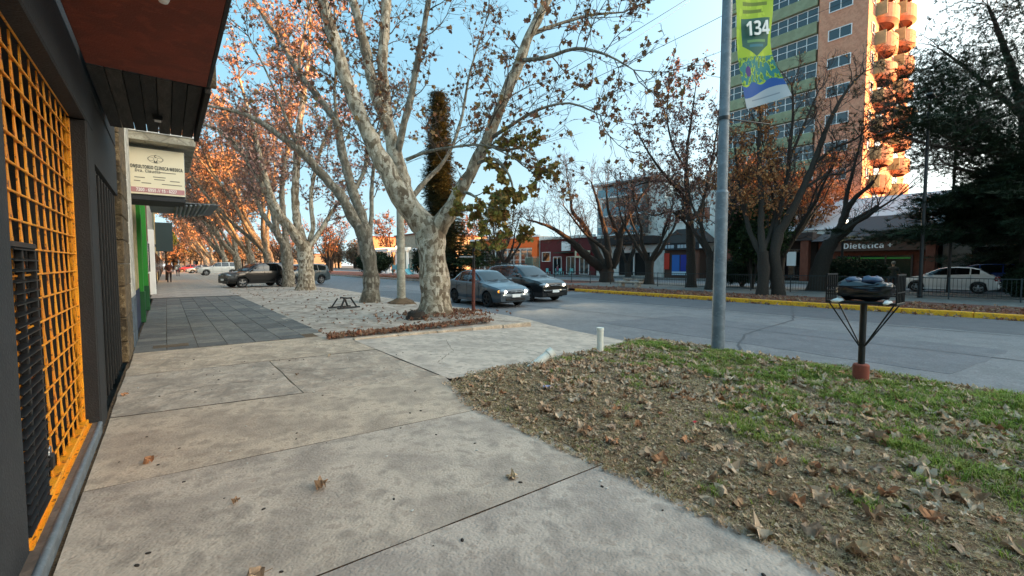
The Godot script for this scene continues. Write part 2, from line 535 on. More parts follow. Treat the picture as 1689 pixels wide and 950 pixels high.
	M.leaf_mesh = maple_leaf(0.3)
	M.small_leaf = small_leaf()
	M.clump_mesh = leaf_clump(9, 3)
	M.needle_mesh = needle_clump(34, 4)

# ---------------------------------------------------------------- ground
func sheet(x0: float, x1: float, z0: float, z1: float, y0: float, y1: float, nx: int, nz: int, rough := 0.0) -> Geo:
	var g := Geo.new()
	for j in nz + 1:
		for i in nx + 1:
			var x := lerpf(x0, x1, float(i) / nx); var z := lerpf(z0, z1, float(j) / nz)
			var y := lerpf(y0, y1, float(i) / nx) + rough * wobble.get_noise_2d(x * 3.0, z * 3.0)
			g.vert(Vector3(x, y, z), Vector3.UP)
	if rough > 0.0:
		for j in nz + 1:
			for i in nx + 1:
				var k := j * (nx + 1) + i
				var a: Vector3 = g.v[j * (nx + 1) + min(i + 1, nx)] - g.v[j * (nx + 1) + max(i - 1, 0)]
				var b: Vector3 = g.v[min(j + 1, nz) * (nx + 1) + i] - g.v[max(j - 1, 0) * (nx + 1) + i]
				var nn := a.cross(b).normalized()
				g.n[k] = nn if nn.y > 0 else -nn
	for j in nz:
		for i in nx:
			var p := j * (nx + 1) + i
			if z1 > z0: g.ix.append_array([p, p + 1, p + nx + 2, p, p + nx + 2, p + nx + 1])
			else: g.ix.append_array([p, p + nx + 2, p + 1, p, p + nx + 1, p + nx + 2])
	return g

func rough_edge(a: Vector2, b: Vector2, step: float, amount: float) -> Array:
	var o := []
	var k: int = max(1, int(a.distance_to(b) / step))
	var nrm := (b - a).normalized().orthogonal()
	for i in k:
		var p := a.lerp(b, float(i) / k)
		if i > 0: p += nrm * rng.randf_range(-amount, amount)
		o.append(p)
	return o

func slab(corners: Array, y0: float, y1: float, bevel := 0.008, jag := 0.004) -> Geo:
	var p := PackedVector2Array()
	for i in corners.size():
		for q in rough_edge(corners[i], corners[(i + 1) % corners.size()], 0.3, jag): p.append(q)
	var g := Geo.new()
	g.prism(p, y0, y1, bevel)
	return g

func make_ground() -> void:
	struct("ground", sheet(-400, 500, 300, -600, -0.42, -0.42, 4, 4), M.paving)
	struct("road", sheet(7.2, 19.6, 70, -330, -0.15, -0.15, 2, 2), M.asphalt)
	struct("far_road", sheet(31.0, 40.2, 70, -330, -0.10, -0.10, 2, 2), M.asphalt)
	# tar lines over old joints in the road
	var lines := [[Vector2(8.0, -3.6), Vector2(10.6, -4.6), Vector2(14.5, -4.9), Vector2(19.3, -6.6), 0.028], [Vector2(11.4, -0.2), Vector2(11.6, -6.0), Vector2(11.35, -14.0), 0.03], [Vector2(15.2, 2.0), Vector2(15.3, -7.0), Vector2(15.1, -20.0), 0.035], [Vector2(9.3, -18.0), Vector2(13.0, -18.4), Vector2(19.4, -18.0), 0.05]]
	for L in lines:
		var g := Geo.new()
		for i in L.size() - 2:
			var a: Vector2 = L[i]; var b: Vector2 = L[i + 1]
			var k := int(a.distance_to(b) / 0.4) + 1
			var w: float = L[L.size() - 1]
			var prev := a
			for j in range(1, k + 1):
				var q := a.lerp(b, float(j) / k) + (Vector2(rng.randf_range(-0.04, 0.04), rng.randf_range(-0.04, 0.04)) if j < k else Vector2.ZERO)
				var nrm := (q - prev).normalized().orthogonal() * w * rng.randf_range(0.5, 1.0)
				g.quad(Vector3(prev.x - nrm.x, -0.1425, prev.y - nrm.y), Vector3(prev.x + nrm.x, -0.1425, prev.y + nrm.y), Vector3(q.x + nrm.x, -0.1425, q.y + nrm.y), Vector3(q.x - nrm.x, -0.1425, q.y - nrm.y))
				prev = q
		struct("road_crack_seal", g, M.tar)

	for q in [[[9.2, -1.0, 12.6, -0.6, 12.9, -7.5, 9.6, -8.2], Color(0.90, 0.91, 0.93)], [[15.6, 4.0, 19.4, 4.0, 19.4, -16.5, 15.8, -17.0], Color(0.80, 0.81, 0.83)], [[12.2, -21, 15.4, -20.6, 15.2, -33, 12.4, -33], Color(1.1, 1.09, 1.08)], [[8.8, -16, 11.2, -16.3, 11.0, -26, 9.0, -26], Color(0.86, 0.87, 0.88)]]:
		var pg := Geo.new()
		var out := PackedVector2Array()
		var cs := poly(q[0])
		for i in cs.size():
			for e in rough_edge(cs[i], cs[(i + 1) % cs.size()], 0.4, 0.05): out.append(e)
		pg.prism(out, -0.16, -0.1455)
		struct("asphalt_patch", pg, tinted(M.asphalt, q[1], Vector3(rng.randf(), 0, rng.randf())))
	# near pavement: cast slabs in the foreground, rough patch, dark tiles, pale far stretch
	var side := Node3D.new()
	side.name = "sidewalk"
	side.set_meta("kind", "structure")
	add_child(side)
	var bed := sheet(-0.52, 2.6, 4.0, -9.7, -0.013, -0.013, 2, 2)
	part(side, "joint_bed", bed, tinted(M.soil, Color(0.95, 0.93, 0.9)))
	var gap := 0.005
	part(side, "slab", slab([Vector2(-0.48, 4), Vector2(2.7, 4), Vector2(2.75, 0.5), Vector2(2.62, -0.6), Vector2(2.6, -2.085 + gap), Vector2(0.5, -2.17 + gap), Vector2(-0.48, -2.24 + gap)], -0.12, 0.0), M.concrete_grey)
	part(side, "slab", slab([Vector2(-0.48, -2.24 - gap), Vector2(0.5, -2.17 - gap), Vector2(2.6, -2.085 - gap), Vector2(2.6, -2.9), Vector2(2.6, -3.69 + gap), Vector2(-0.48, -3.95 + gap)], -0.12, 0.002), M.concrete)
	part(side, "slab", slab([Vector2(-0.48, -3.95 - gap * 2.4), Vector2(2.6, -3.69 - gap * 2.4), Vector2(2.7, -4.4), Vector2(2.9, -5.19 + gap), Vector2(-0.48, -5.72 + gap)], -0.12, -0.001), tinted(M.concrete, Color(1.02, 1.0, 0.97), Vector3(0.7, 0, 0.15)))
	part(side, "slab", slab([Vector2(-0.48, -5.72 - gap * 2.6), Vector2(1.2, -5.45 - gap * 2.6), Vector2(1.2, -7.6), Vector2(-0.48, -7.75)], -0.12, 0.001, 0.008, 0.012), M.concrete_worn)
	part(side, "slab", slab([Vector2(1.212, -5.45 - gap), Vector2(2.86, -5.2 - gap), Vector2(2.86, -6.9), Vector2(2.86, -7.48), Vector2(1.212, -7.6)], -0.12, -0.002, 0.008, 0.012), tinted(M.concrete_worn, Color(0.98, 0.97, 0.96), Vector3(0.4, 0, 0.3)))
	part(side, "slab", slab([Vector2(-0.48, -7.765), Vector2(1.2, -7.615), Vector2(2.86, -7.495), Vector2(2.86, -8.86), Vector2(2.47, -8.9), Vector2(2.47, -9.58), Vector2(-0.48, -9.66)], -0.12, 0.0, 0.008, 0.012), tinted(M.concrete_worn, Color(1.05, 1.03, 1.0), Vector3(0.2, 0, 0.8)))
	part(side, "tile_bed", sheet(-0.52, 2.46, -9.6, -24.8, -0.012, -0.012, 2, 2), M.soil)
	var tv := []
	for k in 3:
		var g := Geo.new()
		g.box(Vector3(0, -0.02, 0), Vector3(0.444, 0.04, 0.444), Basis.IDENTITY, 0.004)
		tv.append(g.mesh())
	var tm := [M.tile, M.tile_b, M.tile_c, M.tile]
	for r in 33:
		for q in 7:
			if q == 6 and r == 0: continue
			var o := part(side, "tile", tv[(r * 7 + q) % 3], tm[rng.randi() % 4])
			o.position = Vector3(-0.27 + q * 0.4512, 0.001 + rng.randf_range(-0.002, 0.003), -9.9 - r * 0.4512)
			o.rotation = Vector3(rng.randf_range(-0.006, 0.006), rng.randf_range(-0.006, 0.006), rng.randf_range(-0.006, 0.006))
	part(side, "far_stretch", sheet(-0.6, 2.75, -24.75, -150, 0.012, 0.012, 4, 40), M.concrete_grey)
	# a buried meter lid in the dark tiles
	var lid := Geo.new()
	lid.box(Vector3(0.02, 0.004, -10.15), Vector3(0.52, 0.012, 0.30), Basis.IDENTITY, 0.004)
	struct("meter_lid", lid, tinted(M.concrete_worn, Color(0.62, 0.58, 0.52)))
	# hairline cracks
	for L in [[0.35, -7.9, 1.1, -7.2, 1.5, -6.6, 2.3, -6.2], [1.9, -9.0, 2.35, -8.4, 2.6, -7.7], [3.2, -5.9, 3.9, -6.6, 4.4, -7.7], [-0.3, -6.3, 0.4, -6.5, 1.1, -6.35]]:
		var g2 := Geo.new()
		var cp := poly(L)
		for i in cp.size() - 1:
			var prev := cp[i]
			var k := int(cp[i].distance_to(cp[i + 1]) / 0.07) + 1
			for j in range(1, k + 1):
				var q := cp[i].lerp(cp[i + 1], float(j) / k)
				if j < k: q += Vector2(rng.randf_range(-0.02, 0.02), rng.randf_range(-0.02, 0.02))
				var w := (q - prev).normalized().orthogonal() * rng.randf_range(0.002, 0.005)
				var y := 0.005 - (0.0 if q.x < 2.87 else 0.021 * (q.x - 2.87))
				g2.quad(Vector3(prev.x - w.x, y, prev.y - w.y), Vector3(q.x - w.x, y, q.y - w.y), Vector3(q.x + w.x, y, q.y + w.y), Vector3(prev.x + w.x, y, prev.y + w.y))
				prev = q
		struct("pavement_crack", g2, M.crack)

	# drive across the verge down to the road
	var drive := Node3D.new()
	drive.name = "driveway"
	drive.set_meta("kind", "structure")
	add_child(drive)
	for q in [[2.87, 5.1, 0.0, -0.05, 0], [5.112, 7.65, -0.05, -0.141, 1]]:
		var g := Geo.new()
		var n := 8
		for i in n:
			var xa := lerpf(q[0], q[1], float(i) / n); var xb := lerpf(q[0], q[1], float(i + 1) / n)
			var ya := lerpf(q[2], q[3], float(i) / n); var yb := lerpf(q[2], q[3], float(i + 1) / n)
			var za := -4.95 - 0.35 * smoothstep(6.0, 7.6, xa); var zb := -4.95 - 0.35 * smoothstep(6.0, 7.6, xb)
			var fa := -8.7 - 1.3 * smoothstep(5.8, 7.6, xa) ; var fb := -8.7 - 1.3 * smoothstep(5.8, 7.6, xb)
			g.quad(Vector3(xa, ya, za), Vector3(xb, yb, zb), Vector3(xb, yb, fb), Vector3(xa, ya, fa))
		part(drive, "slab", g, tinted(M.concrete_grey, Color(1.06, 1.06, 1.06), Vector3(0.5 * q[4], 0, 0.2)))
	var lip := Geo.new()
	lip.prism(poly([7.66, -5.3, 7.75, -6.3, 7.85, -7.4, 8.1, -8.7, 8.45, -9.9, 8.6, -11.3, 8.5, -12.6, 7.5, -13, 7.3, -10.4, 7.66, -10.0]), -0.3, -0.141)
	part(drive, "apron", lip, tinted(M.concrete_grey, Color(1.03, 1.03, 1.03)))

	# trodden earth between pavement and road beyond the drive
	var g := sheet(2.46, 7.5, -8.72, -150, -0.004, -0.04, 20, 240, 0.02)
	for i in g.v.size():
		var p: Vector3 = g.v[i]
		# earth heaped round the foot of the first two trees
		p.y += 0.10 * exp(-((p.x - 6.3) ** 2 / 1.1 + (p.z + 11.35) ** 2 / 0.9)) + 0.06 * exp(-((p.x - 6.4) ** 2 / 0.8 + (p.z + 17.2) ** 2 / 0.7)) + 0.06 * exp(-((p.x - 6.4) ** 2 / 0.8 + (p.z + 27.7) ** 2 / 0.9))
		g.v[i] = p
	struct("bare_earth", g, M.dirt)
	var edge := Geo.new()
	edge.prism(poly([7.44, -12.9, 8.45, -12.7, 8.2, -16, 8.1, -20, 8.4, -24, 8.6, -29, 8.1, -38, 7.9, -60, 7.9, -150, 7.44, -150]), -0.3, -0.075)
	struct("road_edge", edge, tinted(M.dirt, Color(1.05, 1.04, 1.03)))
	# edging stones of the tree bed beside the drive
	for k in 5:
		var s := bx(Vector3(3.34 + k * 0.93, -0.045 - k * 0.012, -8.75 - 0.015 * (k % 2)), Vector3(0.91, 0.14, 0.13), 0.012)
		struct("bed_edging", s, tinted(M.concrete_worn, Color(1.1, 1.08, 1.04)))
	# kerbs
	struct("kerb", bx(Vector3(7.66, -0.1, -0.3), Vector3(0.14, 0.2, 9.6), 0.015), M.concrete_worn)
	var yk := Geo.new()
	for i in 24: yk.box(Vector3(19.6, -0.075, 21.0 - i * 1.68), Vector3(0.22, 0.19, 1.672), Basis.IDENTITY, 0.02)
	struct("yellow_kerb", yk, M.kerb_yellow)
	var dk := Geo.new()
	for i in 60: dk.box(Vector3(19.6 - 0.02 * i, -0.075, -20.2 - i * 2.0), Vector3(0.22, 0.19, 1.99), Basis(Vector3.UP, -0.01), 0.02)
	struct("plain_kerb", dk, M.concrete_worn)
	# median: leaf strewn strip, paving, kerb to the far road
	struct("median_strip", sheet(19.69, 23.2, 60, -150, 0.012, 0.02, 6, 90, 0.02), M.litter_ground)
	struct("median_path", sheet(23.2, 31.0, 60, -150, 0.016, 0.016, 2, 2), M.paving)
	struct("far_kerb", bx(Vector3(31.0, -0.05, -50), Vector3(0.2, 0.16, 220), 0.02), M.concrete_worn)
	struct("far_sidewalk", bx(Vector3(48.0, -0.09, -80), Vector3(15.6, 0.34, 300), 0.02), M.paving)
	# brick coloured paving of the square farther along
	struct("square_paving", bx(Vector3(24.5, -0.045, -70), Vector3(9.6, 0.15, 92), 0.01), tinted(M.litter_ground, Color(1.25, 1.15, 1.1)))

# ---------------------------------------------------------------- building line on the left
func make_near_buildings() -> void:
	# dark painted shop with the yellow roll-down grille
	var s := thing("dark_storefront", "charcoal painted shop front at the left edge with a low step", "shop", Vector3(-0.6, 0, -3))
	var o := Vector3(0.6, 0, 3)
	var w := func(called: String, a: Vector3, b: Vector3, m: Material, bev := 0.0): return part(s, called, bx((a + b) * 0.5 + o, (b - a).abs(), bev), m)
	w.call("column", Vector3(-1.0, 0, -3.08), Vector3(-0.57, 2.75, 4.0), M.dark_trim, 0.008)
	w.call("column", Vector3(-1.0, 0, -5.75), Vector3(-0.5, 2.75, -5.3), M.dark_wall, 0.012)
	w.call("lintel", Vector3(-1.0, 2.752, -5.75), Vector3(-0.5, 3.198, 4.0), M.dark_trim, 0.01)
	w.call("upper_wall", Vector3(-1.0, 3.202, -8.6), Vector3(-0.52, 4.2, 4.0), M.dark_wall)
	w.call("back_wall", Vector3(-4.2, 0, -8.6), Vector3(-4.0, 4.2, 4.0), M.interior)
	w.call("ceiling", Vector3(-4.0, 3.21, -8.6), Vector3(-1.002, 3.35, 4.0), M.interior)
	w.call("roof", Vector3(-4.0, 4.0, -8.6), Vector3(-1.002, 4.15, 4.0), M.interior)
	w.call("party_wall", Vector3(-4.0, 0, -5.9), Vector3(-0.9, 3.2, -5.76), M.interior)
	w.call("party_wall", Vector3(-4.0, 0, 3.8), Vector3(-1.0, 4.2, 4.0), M.interior)
	w.call("shop_floor", Vector3(-4.0, -0.05, -5.75), Vector3(-0.66, 0.09, 4.0), M.interior)
	w.call("step", Vector3(-0.66, -0.05, -5.3), Vector3(-0.515, 0.095, 4.0), tinted(M.concrete_worn, Color(0.62, 0.60, 0.60)), 0.006)
	var nose := Geo.new()
	nose.tube([Vector3(-0.512, 0.082, 4.0) + o, Vector3(-0.512, 0.082, -5.29) + o], [0.02, 0.02], 10)
	nose.box(Vector3(-0.506, 0.032, -0.65) + o, Vector3(0.016, 0.07, 9.28))
	part(s, "step_nosing", nose, M.galvanised)
	w.call("shop_window", Vector3(-0.92, 0.1, -5.3), Vector3(-0.90, 2.7, -3.08), M.dark_glass)
	var soff := bx(Vector3(-0.06, 3.235, -0.6) + o, Vector3(0.84, 0.07, 9.2), 0.006)
	part(s, "canopy", soff, M.red_soffit, "rust red canopy underside")
	part(s, "canopy_fascia", bx(Vector3(0.375, 3.36, -0.6) + o, Vector3(0.03, 0.32, 9.2), 0.005), M.dark_trim)
	var bulb := thing("ceiling_bulb", "small white globe bulb fixed under the red canopy", "bulb", Vector3(0.04, 3.2, -3.45))
	var g := Geo.new()
	g.lathe(Vector3.ZERO, [Vector2(0.0, -0.125), Vector2(0.022, -0.118), Vector2(0.033, -0.095), Vector2(0.03, -0.068), Vector2(0.02, -0.05)], 14)
	part(bulb, "globe", g, M.white)
	g = Geo.new()
	g.lathe(Vector3.ZERO, [Vector2(0.0, -0.06), Vector2(0.024, -0.058), Vector2(0.024, -0.012), Vector2(0.04, -0.01), Vector2(0.04, 0.0)], 14)
	part(bulb, "holder", g, M.white)

	# yellow grille: pressed strips hung on rods
	var gr := thing("roller_grille", "yellow pressed metal roll-down security grille across the dark shop", "grille", Vector3(-0.62, 0.1, -4.2))
	var z0 := 1.1; var z1 := -1.06; var rows := 18; var dh := 2.62 / rows
	var st := Geo.new()
	for r in rows:
		var y0 := 0.03 + r * dh
		var prof := [Vector2(0.058, 0.0), Vector2(0.040, 0.25), Vector2(0.026, 0.5), Vector2(0.016, 0.75), Vector2(0.010, 1.0)]
		var e := 0.016
		for i in 4:
			var a: Vector2 = prof[i]; var b: Vector2 = prof[i + 1]
			var ya := y0 + a.y * dh; var yb := y0 + b.y * dh
			st.quad(Vector3(0.003, ya, e), Vector3(0.003, ya, -a.x), Vector3(0.003, yb, -b.x), Vector3(0.003, yb, e))
			st.quad(Vector3(-0.003, ya, -a.x), Vector3(-0.003, ya, e), Vector3(-0.003, yb, e), Vector3(-0.003, yb, -b.x))
			st.quad(Vector3(-0.003, ya, e), Vector3(0.003, ya, e), Vector3(0.003, yb, e), Vector3(-0.003, yb, e))
			st.quad(Vector3(0.003, ya, -a.x), Vector3(-0.003, ya, -a.x), Vector3(-0.003, yb, -b.x), Vector3(0.003, yb, -b.x))
	var sm := st.mesh()
	var ym := [M.yellow, tinted(M.yellow, Color(0.93, 0.9, 0.85), Vector3(0.3, 0.5, 0.1)), tinted(M.yellow, Color(1.0, 0.95, 0.92), Vector3(0.6, 0.2, 0.4))]
	for k in 11:
		var p := part(gr, "strip", sm, ym[k % 3])
		p.rotation.x = rng.randf_range(-0.004, 0.004)
		p.position = Vector3(0, 0, lerpf(z0 - 0.05, z1 + 0.04, k / 10.0))
	for r in rows + 1:
		g = Geo.new()
		g.tube([Vector3(0.012, 0.03 + r * dh, z0), Vector3(0.012, 0.03 + r * dh + 0.004, z1)], [0.0065, 0.0065], 6)
		part(gr, "rod", g, M.yellow)
	g = Geo.new()
	g.box(Vector3(0.01, 0.015, 0.02), Vector3(0.06, 0.05, 2.18), Basis.IDENTITY, 0.006)
	g.box(Vector3(0.045, -0.002, 0.02), Vector3(0.03, 0.012, 2.18))
	part(gr, "bottom_rail", g, M.yellow)
	part(gr, "side_channel", bx(Vector3(-0.005, 1.32, z1 - 0.025), Vector3(0.045, 2.64, 0.03), 0.004), M.yellow)
	var pl := thing("padlock", "black padlock hanging on the foot of the yellow grille", "padlock", Vector3(-0.585, 0.27, -3.72))
	part(pl, "body", bx(Vector3(0, 0.05, 0), Vector3(0.035, 0.09, 0.08), 0.008), M.black)
	g = Geo.new()
	g.tube([Vector3(0, 0.09, -0.025), Vector3(0, 0.13, -0.022), Vector3(0, 0.145, 0), Vector3(0, 0.13, 0.022), Vector3(0, 0.09, 0.025)], [0.006, 0.006, 0.006, 0.006, 0.006], 6)
	part(pl, "shackle", g, M.chrome)

	# black louvred gate leaf in front of the grille
	var lv := thing("louvre_gate", "black steel gate leaf with slanted slats beside the charcoal column", "gate", Vector3(-0.585, 0.1, -3.38))
	for r in 27:
		g = Geo.new()
		g.box(Vector3(0.0, 0.05 + r * 0.055, 0), Vector3(0.034, 0.006, 0.50), Basis(Vector3(0, 0, 1), -0.3))
		part(lv, "slat", g, M.black_paint)
	for q in [-0.265, 0.02, 0.265]: part(lv, "upright", bx(Vector3(-0.012, 0.74, q), Vector3(0.03, 1.49, 0.03), 0.004), M.black_paint)
	part(lv, "top_rail", bx(Vector3(-0.012, 1.5, 0), Vector3(0.034, 0.03, 0.56), 0.004), M.black_paint)

	# neighbouring house: black door, wooden canopy
	var h := thing("wooden_canopy", "dark weathered plank canopy hung over the black doorway", "canopy", Vector3(-0.5, 3.2, -6.3))
	for k in 7: part(h, "plank", bx(Vector3(0.07 + k * 0.118, 0.02 + 0.004 * (k % 2), -0.02), Vector3(0.112, 0.03, 2.14), 0.004), [M.old_wood, tinted(M.old_wood, Color(1.3, 1.25, 1.2), Vector3(0.3, 0, 0)), tinted(M.old_wood, Color(0.8, 0.8, 0.8))][k % 3])
	part(h, "fascia", bx(Vector3(0.875, 0.13, -0.02), Vector3(0.05, 0.34, 2.14), 0.006), M.old_wood)
	part(h, "end_board", bx(Vector3(0.895, 0.15, 1.06), Vector3(0.10, 0.26, 0.05), 0.006), M.old_stone)
	part(h, "deck", bx(Vector3(0.43, 0.19, -0.02), Vector3(0.82, 0.2, 2.10)), M.old_wood)
	var dl := thing("downlight", "tiny square downlight under the dark wooden canopy", "light fitting", Vector3(-0.02, 3.185, -6.5))
	part(dl, "can", bx(Vector3(0, -0.02, 0), Vector3(0.09, 0.05, 0.09), 0.006), M.black)
	part(dl, "lens", bx(Vector3(0, -0.05, 0), Vector3(0.06, 0.012, 0.06)), M.white)
	var d := thing("black_doorway", "tall black panelled door just past the charcoal column", "door", Vector3(-0.60, 0, -7.25))
	part(d, "door_leaf", bx(Vector3(0, 1.25, 0), Vector3(0.06, 2.5, 2.96), 0.006), M.black_paint)
	for k in 9: part(d, "rib", bx(Vector3(0.04, 1.25, -1.2 + k * 0.3), Vector3(0.02, 2.46, 0.05), 0.004), M.black)
	part(d, "transom", bx(Vector3(0.02, 2.85, 0), Vector3(0.1, 0.68, 2.96)), M.dark_wall)
	var pil := thing("stone_pier", "brown crumbling stone pier left of the white post", "pier", Vector3(-0.7, 0, -9.45))
	var pg := Geo.new()
	var py := 0.0
	while py < 4.4:
		var hh := rng.randf_range(0.28, 0.5)
		pg = Geo.new()
		pg.box(Vector3(rng.randf_range(0, 0.012), py + hh * 0.5, rng.randf_range(-0.01, 0.01)), Vector3(0.40, hh - 0.006, 1.3), Basis.IDENTITY, 0.012)
		part(pil, "stone", pg, [M.old_stone, tinted(M.old_stone, Color(1.08, 1.06, 1.03), Vector3(0.3, 0.4, 0)), tinted(M.old_stone, Color(0.92, 0.92, 0.9), Vector3(0.6, 0.2, 0))][rng.randi() % 3])
		py += hh
	# consulting room: white post with blue foot, wall behind
	var cr := thing("clinic_building", "white flaking post and cream wall with navy base under the clinic sign", "building", Vector3(-0.6, 0, -12))
	o = Vector3(0.6, 0, 12)
	var c := func(called: String, a: Vector3, b: Vector3, m: Material, bev := 0.006): return part(cr, called, bx((a + b) * 0.5 + o, (b - a).abs(), bev), m)
	c.call("post", Vector3(-0.7, 0.9, -11.35), Vector3(-0.49, 4.1, -10.3), M.plaster, 0.015)
	c.call("post_base", Vector3(-0.7, 0, -11.35), Vector3(-0.485, 0.898, -10.3), tinted(M.plaster, Color(0.45, 0.52, 0.60)), 0.015)
	c.call("wall", Vector3(-0.8, 0.9, -14.6), Vector3(-0.56, 4.0, -11.36), tinted(M.plaster, Color(1.0, 0.93, 0.72)))
	c.call("wall_base", Vector3(-0.8, 0, -14.6), Vector3(-0.55, 0.898, -11.36), mat(Color(0.13, 0.17, 0.28), 0.7))
	c.call("upper_wall", Vector3(-0.85, 4.11, -14.6), Vector3(-0.56, 4.9, -8.61), tinted(M.plaster, Color(0.8, 0.78, 0.74)))
	c.call("slab_canopy", Vector3(-0.55, 3.93, -14.6), Vector3(0.56, 4.09, -11.3), tinted(M.plaster, Color(0.85, 0.84, 0.80)), 0.01)
	c.call("slab_drip", Vector3(-0.5, 4.092, -11.42), Vector3(0.57, 4.125, -11.27), M.white, 0.005)
	var cb := thing("corrugated_awning", "small grey corrugated awning beyond the clinic sign", "awning", Vector3(0.1, 2.95, -13.2))
	for k in 8: part(cb, "sheet_rib", bx(Vector3(0.13 + k * 0.085, -0.15 + k * 0.012, -0.6), Vector3(0.06, 0.05, 2.8), 0.02), [M.galvanised, tinted(M.galvanised, Color(1.2, 1.2, 1.18))][k % 2])
	part(cb, "sheet", bx(Vector3(0.28, -0.06, -0.6), Vector3(1.3, 0.015, 2.8)), M.galvanised)
	# the sign
	var sg := thing("clinic_sign", "cream double sided clinic sign box with pink band jutting from the wall", "sign", Vector3(-0.1, 3.38, -11.6))
	part(sg, "case", bx(Vector3(0, 0, -0.12), Vector3(0.95, 0.94, 0.2), 0.01), M.galvanised)
	part(sg, "face", bx(Vector3(0, 0, -0.013), Vector3(0.93, 0.92, 0.02), 0.004), mat(Color(0.90, 0.865, 0.76), 0.6))
	part(sg, "pink_band", bx(Vector3(0, -0.375, 0.0), Vector3(0.91, 0.10, 0.006)), mat(Color(0.72, 0.52, 0.53), 0.7))
	part(sg, "light_box", bx(Vector3(0.0, -0.53, -0.55), Vector3(0.93, 0.10, 1.05), 0.012), M.dark_trim)
	part(sg, "bracket", bx(Vector3(-0.44, 0.0, -0.01), Vector3(0.06, 0.04, 0.06), 0.006), M.rust)
	var ink := mat(Color(0.20, 0.19, 0.185), 0.8)
	var faint := mat(Color(0.50, 0.48, 0.43), 0.8)
	var I := Basis.IDENTITY
	letters(sg, "lettering", "CONSULTORIO CLINICA MEDICA", 0.068, Vector3(0.0, 0.085, 0.002), I.scaled(Vector3(0.60, 1, 1)), ink)
	letters(sg, "lettering", "Dra. Claudia", 0.058, Vector3(-0.13, 0.005, 0.002), I.scaled(Vector3(0.85, 1, 1)), faint)
	letters(sg, "lettering", "7300 - 6955 // 15 - 6227", 0.066, Vector3(0.0, -0.375, 0.006), I.scaled(Vector3(0.66, 1, 1)), M.white)
	letters(sg, "lettering", "C", 0.05, Vector3(0.0, 0.315, 0.002), I, ink)
	letters(sg, "lettering", "M", 0.05, Vector3(0.0, 0.205, 0.002), I, ink)
	for r in [[0, 0.26, 0.075, 0.115], [-0.075, 0.26, 0.035, 0.05], [0.075, 0.26, 0.035, 0.05]]:
		g = Geo.new()
		var ring := []
		for k in 25: ring.append(Vector3(r[0] + cos(TAU * k / 24) * r[3], r[1] + sin(TAU * k / 24) * r[2], 0.0))
		var rr := []
		for k in 25: rr.append(0.0035)
		g.tube(ring, rr, 4, false)
		part(sg, "emblem_ring", g, faint)
	for b in [[0.19, 0.002, 0.26], [0.05, -0.1, 0.20], [0.05, -0.15, 0.17], [-0.26, -0.13, 0.16], [0.25, -0.235, 0.33], [-0.16, -0.235, 0.15], [0.3, -0.16, 0.16], [-0.3, -0.2, 0.1]]:
		part(sg, "small_print", bx(Vector3(b[0], b[1], 0.0), Vector3(b[2], 0.016, 0.005)), faint)

	# green framed shop, brick house, white house and on
	var gs := thing("green_shopfront", "narrow shop front with bright green posts and roller shutter", "shop", Vector3(-0.6, 0, -16.8))
	part(gs, "wall", bx(Vector3(-0.2, 2.6, 0), Vector3(0.2, 5.2, 4.2)), tinted(M.plaster, Color(0.9, 0.9, 0.84)))
	for q in [-1.9, 1.9]:
		part(gs, "post", bx(Vector3(0.02, 2.1, q), Vector3(0.2, 2.6, 0.3), 0.01), mat(Color(0.16, 0.56, 0.16), 0.55))
		part(gs, "post_base", bx(Vector3(0.03, 0.398, q), Vector3(0.22, 0.8, 0.34), 0.01), mat(Color(0.06, 0.32, 0.14), 0.6))
	for k in 16: part(gs, "shutter_slat", bx(Vector3(-0.06, 0.08 + k * 0.16, 0), Vector3(0.05, 0.15, 3.4), 0.02), M.galvanised)
	var bh := thing("brick_house", "dull brick house front beyond the green shop posts", "house", Vector3(-0.6, 0, -23.2))
	part(bh, "wall", bx(Vector3(-0.2, 2.4, 0), Vector3(0.3, 4.8, 8.2)), M.brick)
	for q in [-2.4, 0.2, 2.6]:
		var win := part(bh, "window", bx(Vector3(-0.03, 1.8, q), Vector3(0.06, 1.4, 1.1), 0.01), M.white)
		part(win, "pane", bx(Vector3(0.02, 1.8, q), Vector3(0.04, 1.24, 0.94)), M.dark_glass)
	var wh := thing("white_house", "white rendered house front with projecting pier past the brick house", "house", Vector3(-0.6, 0, -33))
	part(wh, "wall", bx(Vector3(-0.2, 2.5, 0), Vector3(0.3, 5.0, 11.0)), M.plaster)
	part(wh, "pier", bx(Vector3(0.02, 1.6, 5.0), Vector3(0.3, 3.2, 0.5), 0.02), M.white)
	part(wh, "meter_box", bx(Vector3(0.0, 0.75, 3.6), Vector3(0.34, 1.1, 0.6), 0.02), M.dark_trim)
	for q in [-3.6, 0.4]: part(wh, "door", bx(Vector3(-0.02, 1.1, q), Vector3(0.08, 2.2, 1.1), 0.01), M.black_paint)
	part(wh, "hanging_board", bx(Vector3(0.55, 3.3, -4.0), Vector3(0.9, 1.9, 0.12), 0.01), mat(Color(0.22, 0.28, 0.28), 0.6))
	var z := -38.6
	var looks := [["pale green rendered house with glazed porch", Color(0.72, 0.80, 0.74)], ["cream two storey house with awning", Color(0.85, 0.78, 0.62)], ["grey shop house with blind wall", Color(0.6, 0.6, 0.6)], ["white corner house far down the pavement", Color(0.88, 0.88, 0.86)], ["brown brick house at the end of the row", Color(0.5, 0.36, 0.28)], ["pale pink house farthest along the pavement", Color(0.8, 0.66, 0.6)]]
